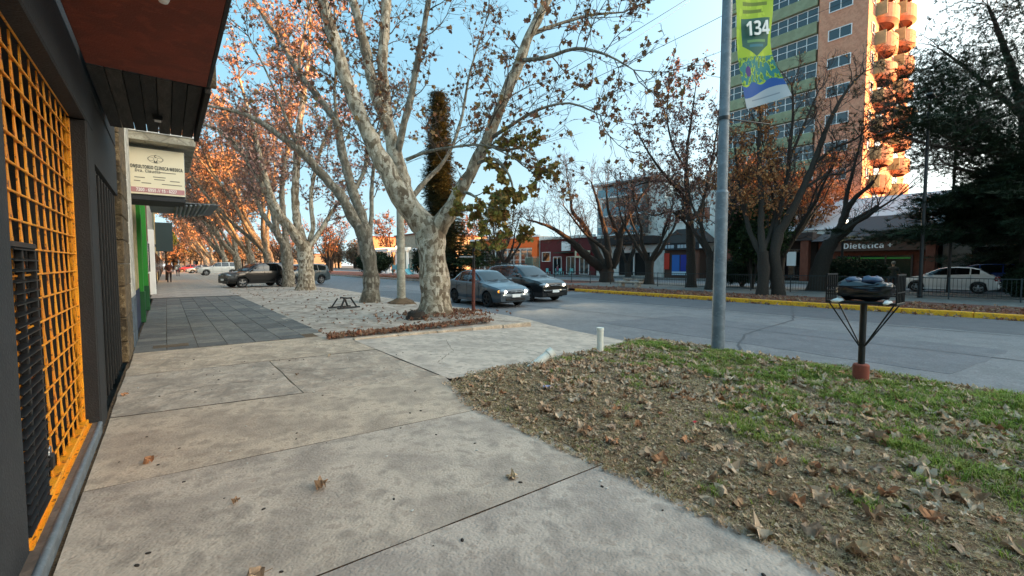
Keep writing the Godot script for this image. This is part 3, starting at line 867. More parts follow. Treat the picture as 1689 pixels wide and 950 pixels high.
	for k in looks.size():
		var L := rng.randf_range(11, 16)
		var hh := rng.randf_range(4.2, 7.0)
		var t := thing("row_house", looks[k][0] + " on the left building line", "house", Vector3(-0.6, 0, z - L / 2), 0.0, "houses along the left pavement")
		part(t, "wall", bx(Vector3(-0.3 - 0.05 * (k % 2), hh / 2, 0), Vector3(0.5, hh, L)), tinted(M.plaster, looks[k][1]))
		part(t, "cornice", bx(Vector3(0.02, hh - 0.2, 0), Vector3(0.3, 0.2, L), 0.02), M.white)
		part(t, "awning", bx(Vector3(0.3, 2.9, L * 0.2), Vector3(0.8, 0.1, 2.4), 0.02), M.galvanised)
		for q in 3: part(t, "window", bx(Vector3(-0.03, 1.6, -L / 3 + q * L / 3), Vector3(0.1, 1.5, 1.4), 0.01), M.dark_glass)
		part(t, "door", bx(Vector3(-0.03, 1.05, L * 0.2), Vector3(0.1, 2.1, 1.0), 0.01), M.old_wood)
		z -= L + 0.05
	# the row's ends and roofs, so that no daylight comes through
	var row := thing("row_roofs", "flat roofs and rear walls behind the left building line", "building", Vector3(-5, 0, -60))
	part(row, "roof", bx(Vector3(0.05, 4.9, 0), Vector3(7.6, 0.2, 102)), M.interior)
	part(row, "rear_wall", bx(Vector3(-3.9, 2.4, 0), Vector3(0.2, 4.8, 102)), M.interior)
	var rc := thing("round_clipped_tree", "clipped green street tree against the left houses", "tree", Vector3(0.0, 0.0, -52))
	leafy(rc, Vector3(0, 3.9, 0), Vector3(0.9, 1.1, 1.4), 900, 0.16, [Color(0.05, 0.10, 0.03), Color(0.07, 0.13, 0.04)], 1.4)
	g = Geo.new()
	g.tube([Vector3.ZERO, Vector3(0.02, 1.6, 0.03), Vector3(0, 3.4, 0)], [0.11, 0.09, 0.06], 8)
	part(rc, "trunk", g, M.bark)

# ---------------------------------------------------------------- the far side of the avenue
func window_at(parent: Node, at: Vector3, w: float, h: float, frame: Material, cols := 2, rows := 1, glass: Material = null, face := 0) -> void:
	# face 0: looks to -x, face 1: looks to +z
	var out := Vector3(-1, 0, 0) if face == 0 else Vector3(0, 0, 1)
	var along := Vector3(0, 0, 1) if face == 0 else Vector3(1, 0, 0)
	var sz := func(a: float, hh: float, t: float): return Vector3(t, hh, a) if face == 0 else Vector3(a, hh, t)
	var g := Geo.new()
	var t := 0.07
	g.box(at + Vector3(0, h / 2, 0), sz.call(w + 2 * t, t, 0.12)); g.box(at - Vector3(0, h / 2, 0), sz.call(w + 2 * t, t, 0.16))
	for s in [-1, 1]: g.box(at + along * (w / 2 + t / 2) * s, sz.call(t, h - t, 0.12))
	for i in range(1, cols): g.box(at + along * (-w / 2 + w * i / cols), sz.call(0.06, h - t, 0.10))
	for j in range(1, rows): g.box(at + Vector3(0, -h / 2 + h * j / rows, 0), sz.call(w, 0.055, 0.09))
	var f := part(parent, "window", g, frame)
	var pw := w / cols - 0.06; var ph := h / rows - 0.06
	for i in cols:
		for j in rows:
			part(f, "pane", bx(at - out * 0.012 + along * (-w / 2 + w * (i + 0.5) / cols) + Vector3(0, -h / 2 + h * (j + 0.5) / rows, 0), sz.call(pw, ph, 0.012)), glass if glass else M.glass)

func shop_box(t: Node3D, z0: float, z1: float, h: float, depth: float, m: Material) -> void:
	# solid masses; coordinates relative to the thing at (43, 0.08, mid)
	var L := absf(z1 - z0)
	part(t, "wall", bx(Vector3(depth / 2, h / 2, 0), Vector3(depth, h, L - 0.04)), m)

func make_far_buildings() -> void:
	var at := func(z0: float, z1: float): return Vector3(43, 0.08, (z0 + z1) / 2)
	var orange := mat(Color(0.93, 0.40, 0.06), 0.6)
	# orange shop
	var t := thing("orange_shop", "one storey shop with bright orange frame and tall glazing", "shop", at.call(-47.9, -66))
	shop_box(t, -47.9, -66, 5.6, 9, M.wall)
	part(t, "fascia", bx(Vector3(-0.15, 4.7, 0), Vector3(0.3, 1.5, 18), 0.02), orange)
	part(t, "end_pillar", bx(Vector3(-0.18, 2.2, 8.4), Vector3(0.34, 4.4, 1.2), 0.02), orange)
	part(t, "end_pillar", bx(Vector3(-0.18, 2.2, -8.4), Vector3(0.34, 4.4, 1.2), 0.02), orange)
	part(t, "cornice", bx(Vector3(-0.1, 5.62, 0), Vector3(0.6, 0.3, 18.2), 0.02), M.white)
	for k in 5: window_at(t, Vector3(-0.08, 2.1, 6.4 - k * 3.2), 2.9, 3.3, M.white, 2, 2, M.glass)
	# dark red shop
	t = thing("red_cafe", "dark red one storey cafe front with pale signs", "cafe", at.call(-37.2, -47.7))
	shop_box(t, -37.2, -47.7, 5.0, 8, mat(Color(0.36, 0.09, 0.10), 0.8))
	part(t, "parapet", bx(Vector3(-0.05, 5.1, 0), Vector3(0.4, 0.35, 10.4), 0.02), M.wall)
	part(t, "sign_board", bx(Vector3(-0.2, 3.9, 0.2), Vector3(0.2, 1.3, 1.6), 0.02), M.white)
	part(t, "sign_board", bx(Vector3(-0.2, 2.75, 3.2), Vector3(0.15, 0.9, 2.6), 0.02), mat(Color(0.86, 0.80, 0.66), 0.7))
	part(t, "awning", bx(Vector3(-0.7, 3.0, 0.2), Vector3(1.3, 0.12, 2.6), 0.02), mat(Color(0.12, 0.22, 0.16), 0.7))
	window_at(t, Vector3(-0.06, 2.5, -3.9), 1.6, 1.3, M.white, 1, 1, M.dark_glass)
	for q in [-1.6, 1.0, 3.4]: window_at(t, Vector3(-0.06, 1.3, q), 1.5, 2.3, M.white, 2, 1, M.glass)
	for q in [[2.5, 0.5], [3.4, 0.7], [4.1, 0.3]]: part(t, "sign_mark", bx(Vector3(-0.29, 2.75, q[0]), Vector3(0.04, 0.4, q[1])), mat(Color(0.75, 0.2, 0.12), 0.7))
	# white three storey block with glazed balconies
	t = thing("white_apartment_block", "white three storey block with glazed balconies over a white shop", "apartment block", at.call(-27.4, -37.0))
	shop_box(t, -27.4, -37.0, 11.2, 12, M.wall)
	part(t, "roof_slab", bx(Vector3(-0.3, 11.2, 0), Vector3(1.6, 0.25, 9.9), 0.02), M.white)
	for fl in 3:
		var y := 4.9 + fl * 2.25
		part(t, "balcony_slab", bx(Vector3(-0.6, y, 1.4 - 1.9), Vector3(1.2, 0.18, 6.4), 0.02), M.white)
		part(t, "balcony_glass", bx(Vector3(-1.15, y + 0.55, 1.4 - 1.9), Vector3(0.03, 0.9, 6.3)), mat(Color(0.42, 0.56, 0.60), 0.1))
		for q in 3: window_at(t, Vector3(-0.06, y + 1.1, -3.0 + q * 2.1), 1.8, 1.7, M.white, 2, 1, M.glass)
		part(t, "partition", bx(Vector3(-0.55, y + 1.05, 2.75), Vector3(1.0, 1.9, 0.12)), mat(Color(0.35, 0.34, 0.33), 0.8))
	part(t, "awning_box", bx(Vector3(-0.8, 4.15, 0.2), Vector3(1.6, 0.85, 8.4), 0.03), mat(Color(0.19, 0.165, 0.155), 0.8))
	part(t, "shop_fascia", bx(Vector3(-0.2, 3.2, 1.0), Vector3(0.4, 0.8, 7.2), 0.02), M.white)
	part(t, "shop_opening", bx(Vector3(-0.03, 1.45, 1.0), Vector3(0.1, 2.6, 4.4)), M.interior)
	for q in [-1.25, 1.0, 3.25]: part(t, "shop_post", bx(Vector3(-0.12, 1.45, q), Vector3(0.2, 2.7, 0.16)), M.white)
	part(t, "blade_sign", bx(Vector3(-0.9, 2.7, -3.4), Vector3(1.3, 1.9, 0.16), 0.02), M.white)
	part(t, "lime_sign", bx(Vector3(-0.7, 4.0, -3.6), Vector3(0.9, 0.7, 0.14), 0.02), mat(Color(0.62, 0.72, 0.20), 0.6))
	# white pier and hipped kiosk with signboard
	t = thing("white_rendered_wing", "plain white rendered wing between the white block and hipped kiosk", "building", at.call(-21.5, -27.3))
	part(t, "wall", bx(Vector3(4.2, 4.4, 0), Vector3(8, 8.8, 5.7)), M.wall)
	for q in [[-1.2, 6.6], [1.4, 6.6]]: window_at(t, Vector3(0.14, q[1], q[0]), 1.3, 1.3, M.white, 2, 1, M.dark_glass)
	t = thing("hipped_kiosk", "small kiosk with dark hipped roof, long name board and blue posters", "kiosk", at.call(-20.6, -26.6))
	part(t, "wall", bx(Vector3(-0.6, 1.5, -0.9), Vector3(1.6, 3.0, 3.8)), mat(Color(0.30, 0.22, 0.18), 0.85))
	var g := Geo.new()
	var p := [Vector3(-1.9, 3.6, 2.2), Vector3(-1.9, 3.6, -3.2), Vector3(0.3, 3.6, -3.2), Vector3(0.3, 3.6, 2.2), Vector3(-0.6, 5.1, 0.8), Vector3(-0.6, 5.1, -1.9)]
	g.quad(p[1], p[0], p[4], p[5]); g.quad(p[3], p[2], p[5], p[4]); g.tri(p[0], p[3], p[4]); g.tri(p[2], p[1], p[5]); g.quad(p[0], p[1], p[2], p[3])
	part(t, "roof", g, mat(Color(0.20, 0.185, 0.18), 0.9))
	part(t, "name_board", bx(Vector3(-1.75, 3.25, -0.5), Vector3(0.12, 0.7, 4.6), 0.01), mat(Color(0.12, 0.13, 0.15), 0.6))
	for q in 9:
		if q != 3: part(t, "board_letter", bx(Vector3(-1.82, 3.25, -2.4 + q * 0.36), Vector3(0.04, 0.34, 0.22 + 0.05 * (q % 3))), mat(Color(0.66, 0.70, 0.73), 0.6))
	part(t, "badge", bx(Vector3(-1.83, 3.27, 1.5), Vector3(0.05, 0.5, 0.5)), M.white)
	part(t, "poster", bx(Vector3(-1.43, 1.35, -1.5), Vector3(0.05, 2.1, 0.85)), mat(Color(0.12, 0.38, 0.68), 0.5), "light blue poster")
	part(t, "poster", bx(Vector3(-1.43, 1.35, -0.45), Vector3(0.05, 2.1, 1.0)), mat(Color(0.05, 0.16, 0.55), 0.5), "deep blue poster")
	part(t, "poster_foot", bx(Vector3(-1.47, 0.5, -0.95), Vector3(0.04, 0.35, 1.9)), mat(Color(0.7, 0.78, 0.82), 0.6))
	part(t, "banner_flag", bx(Vector3(-1.5, 1.75, -2.5), Vector3(0.05, 1.7, 0.6)), mat(Color(0.72, 0.17, 0.07), 0.6), "red banner flag")
	part(t, "door_post", bx(Vector3(-1.45, 1.5, 0.7), Vector3(0.2, 3.0, 0.7)), mat(Color(0.42, 0.28, 0.22), 0.8))
	# brick arcade and wide roofed shops to the right
	t = thing("brick_arcade", "low brown arcade with brick pillars behind the bare trees", "shop", at.call(-13.0, -20.4))
	shop_box(t, -13.0, -20.4, 4.0, 8, mat(Color(0.20, 0.17, 0.155), 0.9))
	for q in [-3.3, -1.2, 1.0, 3.1]: part(t, "pillar", bx(Vector3(-0.7, 1.7, q), Vector3(0.6, 3.4, 0.6), 0.02), M.brick)
	part(t, "fascia", bx(Vector3(-0.6, 3.75, 0), Vector3(1.0, 0.7, 7.4), 0.02), mat(Color(0.24, 0.20, 0.19), 0.85))
	for q in [-2.2, 0.0, 2.1]: window_at(t, Vector3(-0.08, 1.5, q), 1.7, 2.4, mat(Color(0.35, 0.33, 0.31), 0.6), 2, 1, M.glass)
	part(t, "light_panel", bx(Vector3(-0.4, 2.7, -2.3), Vector3(0.1, 0.8, 1.7)), mat(Color(0.72, 0.80, 0.86), 0.5))
	part(t, "notice", bx(Vector3(-0.5, 1.9, 2.0), Vector3(0.1, 1.2, 0.7)), M.white)
	t = thing("diet_shop", "low brick shop with grey pitched roof and a green glow painted on its window", "shop", at.call(-5.6, -12.9))
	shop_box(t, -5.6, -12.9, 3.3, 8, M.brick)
	g = Geo.new()
	p = [Vector3(-1.2, 3.3, 3.8), Vector3(-1.2, 3.3, -3.8), Vector3(7, 3.3, -3.8), Vector3(7, 3.3, 3.8), Vector3(3.2, 5.4, 2.4), Vector3(3.2, 5.4, -2.4)]
	g.quad(p[1], p[0], p[4], p[5]); g.quad(p[3], p[2], p[5], p[4]); g.tri(p[0], p[3], p[4]); g.tri(p[2], p[1], p[5]); g.quad(p[0], p[1], p[2], p[3])
	part(t, "roof", g, mat(Color(0.27, 0.265, 0.28), 0.85))
	part(t, "fascia", bx(Vector3(-0.7, 2.85, 0.4), Vector3(0.3, 0.8, 6.2), 0.02), mat(Color(0.34, 0.25, 0.20), 0.8))
	letters(t, "lettering", "Dietetica +", 0.42, Vector3(-0.87, 2.85, -0.2), Basis(Vector3.UP, -PI / 2), M.white)
	part(t, "shop_window", bx(Vector3(-0.06, 1.3, 0.0), Vector3(0.1, 1.6, 4.6)), mat(Color(0.06, 0.13, 0.07), 0.2))
	for q in [-2.3, -0.8, 0.8, 2.3]: part(t, "mullion", bx(Vector3(-0.14, 1.3, q), Vector3(0.1, 1.7, 0.1)), mat(Color(0.30, 0.24, 0.2), 0.7))
	part(t, "painted_glow_strip", bx(Vector3(-0.12, 1.9, 0.0), Vector3(0.06, 0.12, 4.4)), mat(Color(0.22, 0.62, 0.20), 0.5))  # glow of the window strip put into plain green colour, emits nothing
	part(t, "pillar", bx(Vector3(-0.8, 1.6, 3.4), Vector3(0.5, 3.2, 0.5), 0.02), M.brick)
	t = thing("pale_hall", "large pale hall roof rising behind the low shops", "building", Vector3(50.5, 0.08, -10))
	part(t, "wall", bx(Vector3(0, 2.3, 3.5), Vector3(6.0, 4.6, 21)), M.wall)
	g = Geo.new()
	g.quad(Vector3(-3.2, 4.6, -7.2), Vector3(-3.2, 4.6, 14.2), Vector3(3.2, 7.9, 14.2), Vector3(3.2, 7.9, -7.2))
	g.box(Vector3(3.1, 6.2, 3.5), Vector3(0.2, 3.3, 21.3))
	part(t, "roof", g, mat(Color(0.78, 0.79, 0.80), 0.6))
	t = thing("side_shop", "dark low shop behind the big cedar on the right", "shop", at.call(3.5, -5.4))
	shop_box(t, 3.5, -5.4, 4.2, 8, tinted(M.wall, Color(0.55, 0.52, 0.5)))
	part(t, "shop_window", bx(Vector3(-0.04, 1.5, 0.0), Vector3(0.1, 2.2, 6.0)), M.dark_glass)
	# apartment blocks across the street beside the viewer: they stand between the low sun and this stretch of street
	var k := 0
	for q in [[4.0, 17.5, 16.5, "cream"], [18.5, 36.0, 17.5, "grey"], [37.0, 60.0, 16.5, "brick"], [61.0, 95.0, 17.0, "white"]]:
		t = thing("avenue_block", q[3] + " apartment block across the street outside the picture's right edge", "apartment block", Vector3(44, 0, (q[0] + q[1]) / 2), 0, "blocks across the street")
		part(t, "wall", bx(Vector3(8, q[2] / 2, 0), Vector3(16, q[2], q[1] - q[0])), [M.wall, tinted(M.wall, Color(0.7, 0.7, 0.7)), M.brick, M.wall][k])
		for fl in 5:
			for c in 4: part(t, "window", bx(Vector3(-0.03, 2.0 + fl * 2.9, (q[1] - q[0]) * (c - 1.5) / 4.2), Vector3(0.1, 1.4, 1.8)), M.glass)
		k += 1
	# square beyond the road: white colonnade, play ground
	t = thing("white_colonnade", "white columned pergola standing in the square across the road", "pergola", Vector3(31, 0.02, -68))
	for c in [[-3.6, 9.0], [-3.6, 6.6], [-3.6, 1.5], [-3.6, -0.4], [-3.6, -3.2], [-3.6, -5.0], [-1.2, 9.0], [-1.2, 6.6], [-1.2, 1.5], [-1.2, -0.4], [-1.2, -3.2]]:
		g = Geo.new()
		g.lathe(Vector3(c[0], 0, c[1]), [Vector2(0.34, 0), Vector2(0.34, 0.25), Vector2(0.24, 0.32), Vector2(0.21, 2.0), Vector2(0.19, 3.3), Vector2(0.3, 3.4), Vector2(0.3, 3.55)], 12)
		part(t, "column", g, M.white)
	for q in [-3.6, -1.2]:
		part(t, "beam", bx(Vector3(q, 3.75, 7.8), Vector3(0.4, 0.4, 4.0), 0.02), M.white)
		part(t, "beam", bx(Vector3(q, 3.75, -1.6), Vector3(0.4, 0.4, 8.0), 0.02), M.white)
	for q in 7: part(t, "rafter", bx(Vector3(-2.4, 4.04, 1.9 - q * 1.15), Vector3(3.4, 0.16, 0.14), 0.01), M.white)
	t = thing("play_frame", "turquoise play frame and slide in front of the white colonnade", "playground", Vector3(26.0, 0.02, -57.5))
	var turq := mat(Color(0.10, 0.56, 0.58), 0.5)
	for c in [[-1.2, -0.7], [1.2, -0.7], [-1.2, 0.7], [1.2, 0.7]]: part(t, "post", bx(Vector3(c[0], 0.75, c[1]), Vector3(0.1, 1.5, 0.1), 0.01), turq)
	part(t, "deck", bx(Vector3(0, 0.8, 0), Vector3(2.6, 0.08, 1.5), 0.01), turq)
	part(t, "panel", bx(Vector3(-1.25, 1.1, 0), Vector3(0.06, 0.55, 1.3), 0.01), mat(Color(0.45, 0.75, 0.78), 0.5))
	g = Geo.new()
	g.quad(Vector3(-0.35, 0.84, 0.75), Vector3(0.35, 0.84, 0.75), Vector3(0.35, 0.12, 2.2), Vector3(-0.35, 0.12, 2.2))
	for s in [-0.37, 0.37]: g.bar(Vector3(s, 0.92, 0.75), Vector3(s, 0.2, 2.2), 0.05, 0.16)
	part(t, "slide", g, mat(Color(0.40, 0.66, 0.70), 0.4))
	var cafe := mat(Color(0.50, 0.76, 0.76), 0.5)
	for c in 4:
		t = thing("cafe_chair", ["turquoise plastic chair nearest the red cafe door", "turquoise plastic chair beside the seated customer", "turquoise plastic chair at the cafe's right end", "turquoise plastic chair in front of the cafe windows"][c], "chair", Vector3(40.6 + 0.5 * (c % 2), 0.08, -43.4 + c * 1.25), c * 0.9, "plastic chairs outside the cafe")
		part(t, "seat", bx(Vector3(0, 0.44, 0), Vector3(0.46, 0.04, 0.46), 0.015), cafe)
		part(t, "backrest", bx(Vector3(0, 0.68, -0.22), Vector3(0.46, 0.42, 0.04), 0.015), cafe)
		for q in [[-0.19, -0.19], [0.19, -0.19], [-0.19, 0.19], [0.19, 0.19]]: part(t, "leg", bx(Vector3(q[0], 0.21, q[1]), Vector3(0.045, 0.42, 0.045)), cafe)
	t = thing("cafe_screen", "teal framed glass windbreak standing before the red cafe", "screen", Vector3(40.3, 0.08, -46.3))
	for q in 3: part(t, "post", bx(Vector3(0, 1.2, -1.5 + q * 1.5), Vector3(0.09, 2.4, 0.09), 0.01), mat(Color(0.40, 0.55, 0.52), 0.5))
	for q in 2: part(t, "glass_panel", bx(Vector3(0, 1.25, -0.75 + q * 1.5), Vector3(0.03, 2.1, 1.38)), mat(Color(0.22, 0.36, 0.34), 0.1))
	part(t, "top_rail", bx(Vector3(0, 2.43, 0), Vector3(0.1, 0.08, 3.1)), mat(Color(0.40, 0.55, 0.52), 0.5))
	# distant houses closing the view down the street and behind the square
	var far := [[Vector3(34, 0, -215), 60.0, 6.0, Color(0.55, 0.52, 0.5), "long pale building closing the square behind the far trees"], [Vector3(56, 0, -100), 20.0, 8.5, Color(0.75, 0.7, 0.62), "pale house row beside the square past the orange shop"], [Vector3(62, 0, -140), 24.0, 10.0, Color(0.7, 0.56, 0.46), "brick coloured house row farthest along the square"]]
	for f in far:
		t = thing("far_building", f[4], "building", f[0])
		part(t, "wall", bx(Vector3(0, f[2] / 2, 0), Vector3(f[1], f[2], 12)), tinted(M.wall, f[3]))
		part(t, "roof", bx(Vector3(0, f[2] + 0.15, 0), Vector3(f[1] + 0.6, 0.3, 12.6)), M.brick)
		for q in 6: part(t, "window", bx(Vector3(-f[1] / 2 + f[1] * (q + 0.5) / 6, 2.2, 6.02), Vector3(1.6, 1.6, 0.1)), M.dark_glass)
		for q in 4: part(t, "window", bx(Vector3(-f[1] / 2 - 0.02, 2.2, -4.5 + q * 3), Vector3(0.1, 1.6, 1.4)), M.dark_glass)

# ---------------------------------------------------------------- the brick tower
func make_tower() -> void:
	var t := thing("brick_tower", "tall orange brick apartment tower with green bands and rounded balconies", "tower block", Vector3(55, 0, -13))
	var H := 43.0
	part(t, "brick_shaft", bx(Vector3(9.0, H / 2, -2.1), Vector3(18, H, 4.2)), M.tower_brick)
	part(t, "window_bay", bx(Vector3(9.3, H / 2, -9.2), Vector3(17.4, H, 9.98)), M.tower_brick)
	var green := tinted(M.wall, Color(0.62, 0.66, 0.55))
	for f in 14:
		var y := 2.17 + f * 2.88
		if y > H - 1: break
		window_at(t, Vector3(-0.03, y, -2.3), 1.9, 1.05, M.white, 2, 1, M.glass)
		part(t, "sill_band", bx(Vector3(0.2, y - 1.42, -9.2), Vector3(0.5, 1.2, 9.6), 0.02), green)
		window_at(t, Vector3(0.3, y - 0.02, -6.8), 4.8, 1.5, M.white, 5, 2, M.glass)
		window_at(t, Vector3(0.3, y - 0.02, -11.7), 4.4, 1.5, M.white, 5, 2, M.dark_glass)
		# rounded balconies on the sunny end
		for q in [5.0, 13.0]:
			var b := Geo.new()
			var n := 14
			for k in n:
				var a0 := PI * k / n; var a1 := PI * (k + 1) / n
				var d0 := Vector3(cos(a0) * 2.0, 0, sin(a0) * 1.35); var d1 := Vector3(cos(a1) * 2.0, 0, sin(a1) * 1.35)
				var c := Vector3(q, y - 1.4, 0)
				b.quad(c + d1, c + d0, c + d0 + Vector3(0, 1.4, 0), c + d1 + Vector3(0, 1.4, 0))
				b.quad(c + d0 * 0.94, c + d1 * 0.94, c + d1 * 0.94 + Vector3(0, 1.4, 0), c + d0 * 0.94 + Vector3(0, 1.4, 0))
				b.quad(c + d1 + Vector3(0, 1.4, 0), c + d0 + Vector3(0, 1.4, 0), c + d0 * 0.94 + Vector3(0, 1.4, 0), c + d1 * 0.94 + Vector3(0, 1.4, 0))
				b.quad(c + d0, c + d1, c + d1 * 0.72 + Vector3(0, -0.3, 0), c + d0 * 0.72 + Vector3(0, -0.3, 0))
				b.tri(c + Vector3(0, 0.02, 0), c + d1 + Vector3(0, 0.02, 0), c + d0 + Vector3(0, 0.02, 0))
			part(t, "balcony", b, M.tower_brick)
			part(t, "balcony_panel", bx(Vector3(q - 2.45, y - 0.75, 0.45), Vector3(0.12, 1.3, 0.9), 0.01), green)
			part(t, "balcony_door", bx(Vector3(q, y + 0.1, 0.02), Vector3(2.2, 2.0, 0.1)), M.dark_glass)
		window_at(t, Vector3(9.0, y, 0.03), 1.4, 1.1, M.white, 2, 1, M.glass, 1)
		window_at(t, Vector3(1.6, y, 0.03), 0.8, 1.0, M.white, 1, 1, M.glass, 1)
	part(t, "roof_parapet", bx(Vector3(9, H + 0.4, -7.1), Vector3(18.4, 0.8, 14.6), 0.05), M.tower_brick)

const PLANE_A := [
		[[6.13,-0.15,-11.37,0.600],[6.14,0.06,-11.38,0.520],[6.15,0.36,-11.39,0.450],[6.15,0.90,-11.43,0.420],[6.13,1.52,-11.49,0.410],[6.12,2.14,-11.54,0.430],[6.11,2.53,-11.57,0.430],[6.12,2.75,-11.64,0.300],[6.14,2.89,-11.70,0.100]],
		[[6.02,2.53,-11.64,0.360],[5.72,3.01,-11.79,0.340],[5.39,3.44,-11.95,0.320],[5.13,3.98,-12.06,0.270],[4.82,4.60,-12.16,0.235],[4.47,5.41,-12.30,0.205],[4.19,6.16,-12.45,0.185],[3.98,6.92,-12.54,0.170],[3.78,7.70,-12.62,0.155],[3.58,8.47,-12.70,0.140],[3.34,9.23,-12.69,0.120],[3.16,10.28,-12.65,0.080]],
		[[5.66,3.24,-11.98,0.270],[5.62,3.80,-12.24,0.235],[5.56,4.67,-12.60,0.215],[5.45,5.54,-12.94,0.200],[5.30,6.40,-13.25,0.180],[5.17,7.23,-13.53,0.165],[5.11,8.20,-13.84,0.150],[5.01,9.27,-14.19,0.140],[4.88,10.32,-14.49,0.120],[4.89,11.98,-14.85,0.070]],
		[[5.45,5.52,-12.94,0.170],[5.49,6.50,-13.29,0.165],[5.57,7.74,-13.64,0.160],[5.74,8.99,-13.85,0.155],[5.90,10.08,-14.05,0.150],[6.11,11.60,-14.24,0.120],[6.36,12.95,-14.39,0.070]],
		[[5.56,4.67,-12.60,0.100],[5.61,5.45,-12.30,0.100],[5.75,6.39,-12.00,0.095],[5.90,7.46,-11.82,0.085],[6.03,8.36,-11.66,0.080],[6.11,9.08,-11.51,0.070],[6.23,10.13,-11.36,0.040]],
		[[6.28,2.53,-11.44,0.300],[6.41,2.97,-11.11,0.240],[6.63,3.58,-10.72,0.190],[6.85,4.27,-10.34,0.170],[7.00,4.86,-10.01,0.160],[7.15,5.52,-9.68,0.150],[7.33,6.29,-9.33,0.145],[7.48,6.86,-9.13,0.140],[7.63,7.47,-8.92,0.125],[7.83,8.01,-8.67,0.110],[8.05,8.58,-8.41,0.090],[8.30,9.37,-8.02,0.050]],
		[[5.59,4.53,-12.00,0.050],[5.81,4.64,-11.32,0.045],[6.15,4.66,-10.41,0.035],[6.57,4.57,-9.43,0.025],[6.92,4.13,-8.62,0.015]],
		[[5.69,3.30,-12.21,0.100],[6.49,4.10,-12.66,0.080],[7.34,4.97,-12.81,0.060],[7.99,6.34,-12.90,0.050],[8.40,8.07,-12.95,0.035],[8.98,9.84,-12.87,0.020]],
		[[7.48,6.86,-9.13,0.060],[7.67,6.70,-8.33,0.050],[7.97,6.73,-7.58,0.040],[8.22,6.39,-6.85,0.028],[8.45,5.90,-6.25,0.012]],
		[[7.00,4.86,-10.01,0.060],[7.27,5.18,-9.18,0.045],[7.51,5.40,-8.37,0.035],[7.89,5.44,-7.69,0.025],[8.22,5.05,-7.01,0.012]],
		[[7.63,7.47,-8.92,0.060],[8.59,8.03,-8.84,0.045],[9.54,8.45,-8.50,0.035],[10.53,8.71,-8.12,0.020]],
		[[6.63,3.58,-10.72,0.050],[6.68,3.33,-10.03,0.035],[6.69,2.87,-9.48,0.025],[6.44,2.29,-9.25,0.012]],
		[[7.00,4.86,-10.01,0.050],[7.06,4.50,-9.30,0.035],[7.27,4.48,-8.75,0.025],[7.34,4.13,-8.29,0.012]],
		[[6.49,3.12,-11.00,0.050],[6.35,2.94,-10.13,0.030],[6.34,2.99,-9.38,0.020],[6.46,2.86,-8.76,0.010]],
		[[6.85,4.27,-10.34,0.055],[6.92,4.30,-9.52,0.045],[6.97,3.77,-8.93,0.035],[6.93,3.12,-8.67,0.020],[6.81,2.50,-8.59,0.010]]]

const PLANE_B := [
		[[6.32,-0.11,-17.06,0.460],[6.32,0.10,-17.07,0.380],[6.36,0.56,-17.08,0.310],[6.36,1.28,-17.12,0.290],[6.31,2.01,-17.21,0.290],[6.24,2.56,-17.31,0.300],[6.18,3.04,-17.39,0.260]],
		[[6.24,2.56,-17.31,0.240],[5.89,3.27,-17.51,0.215],[5.46,4.13,-17.65,0.190],[5.11,4.63,-17.84,0.175],[4.62,5.24,-18.01,0.160],[4.13,5.80,-18.18,0.145],[3.65,6.18,-18.33,0.130],[3.01,6.68,-18.62,0.100],[2.37,7.01,-18.89,0.080],[1.70,7.14,-19.18,0.055],[1.05,7.20,-19.43,0.030]],
		[[6.21,2.80,-17.35,0.220],[6.23,3.55,-17.64,0.200],[6.04,4.40,-18.04,0.190],[5.92,5.32,-18.39,0.180],[5.80,6.38,-18.69,0.170],[5.74,7.29,-18.93,0.155],[5.48,7.95,-19.31,0.150],[5.04,8.80,-19.84,0.140],[4.67,9.50,-20.31,0.130],[4.25,10.62,-20.85,0.115],[3.80,11.70,-21.41,0.100],[3.30,12.79,-22.00,0.090],[2.89,13.89,-22.53,0.060]],
		[[6.47,2.74,-17.40,0.110],[6.66,3.51,-17.68,0.090],[6.77,4.53,-17.92,0.080],[6.99,5.83,-18.09,0.060],[7.36,7.54,-18.17,0.030]],
		[[6.04,4.40,-18.04,0.090],[6.65,5.35,-18.46,0.080],[6.92,6.19,-18.68,0.090],[7.29,7.02,-18.70,0.060],[8.07,8.04,-18.54,0.030]],
		[[4.67,9.50,-20.31,0.070],[4.82,10.50,-20.77,0.060],[5.15,11.97,-21.00,0.045],[5.48,13.34,-21.21,0.030]],
		[[5.74,7.29,-18.93,0.070],[5.64,8.59,-18.84,0.060],[5.71,9.98,-18.63,0.050],[5.62,11.33,-18.54,0.040],[5.56,12.72,-18.55,0.020]],
		[[4.11,5.82,-18.20,0.060],[3.63,7.01,-18.15,0.045],[3.08,8.41,-18.17,0.035],[2.56,9.56,-18.28,0.020]]]

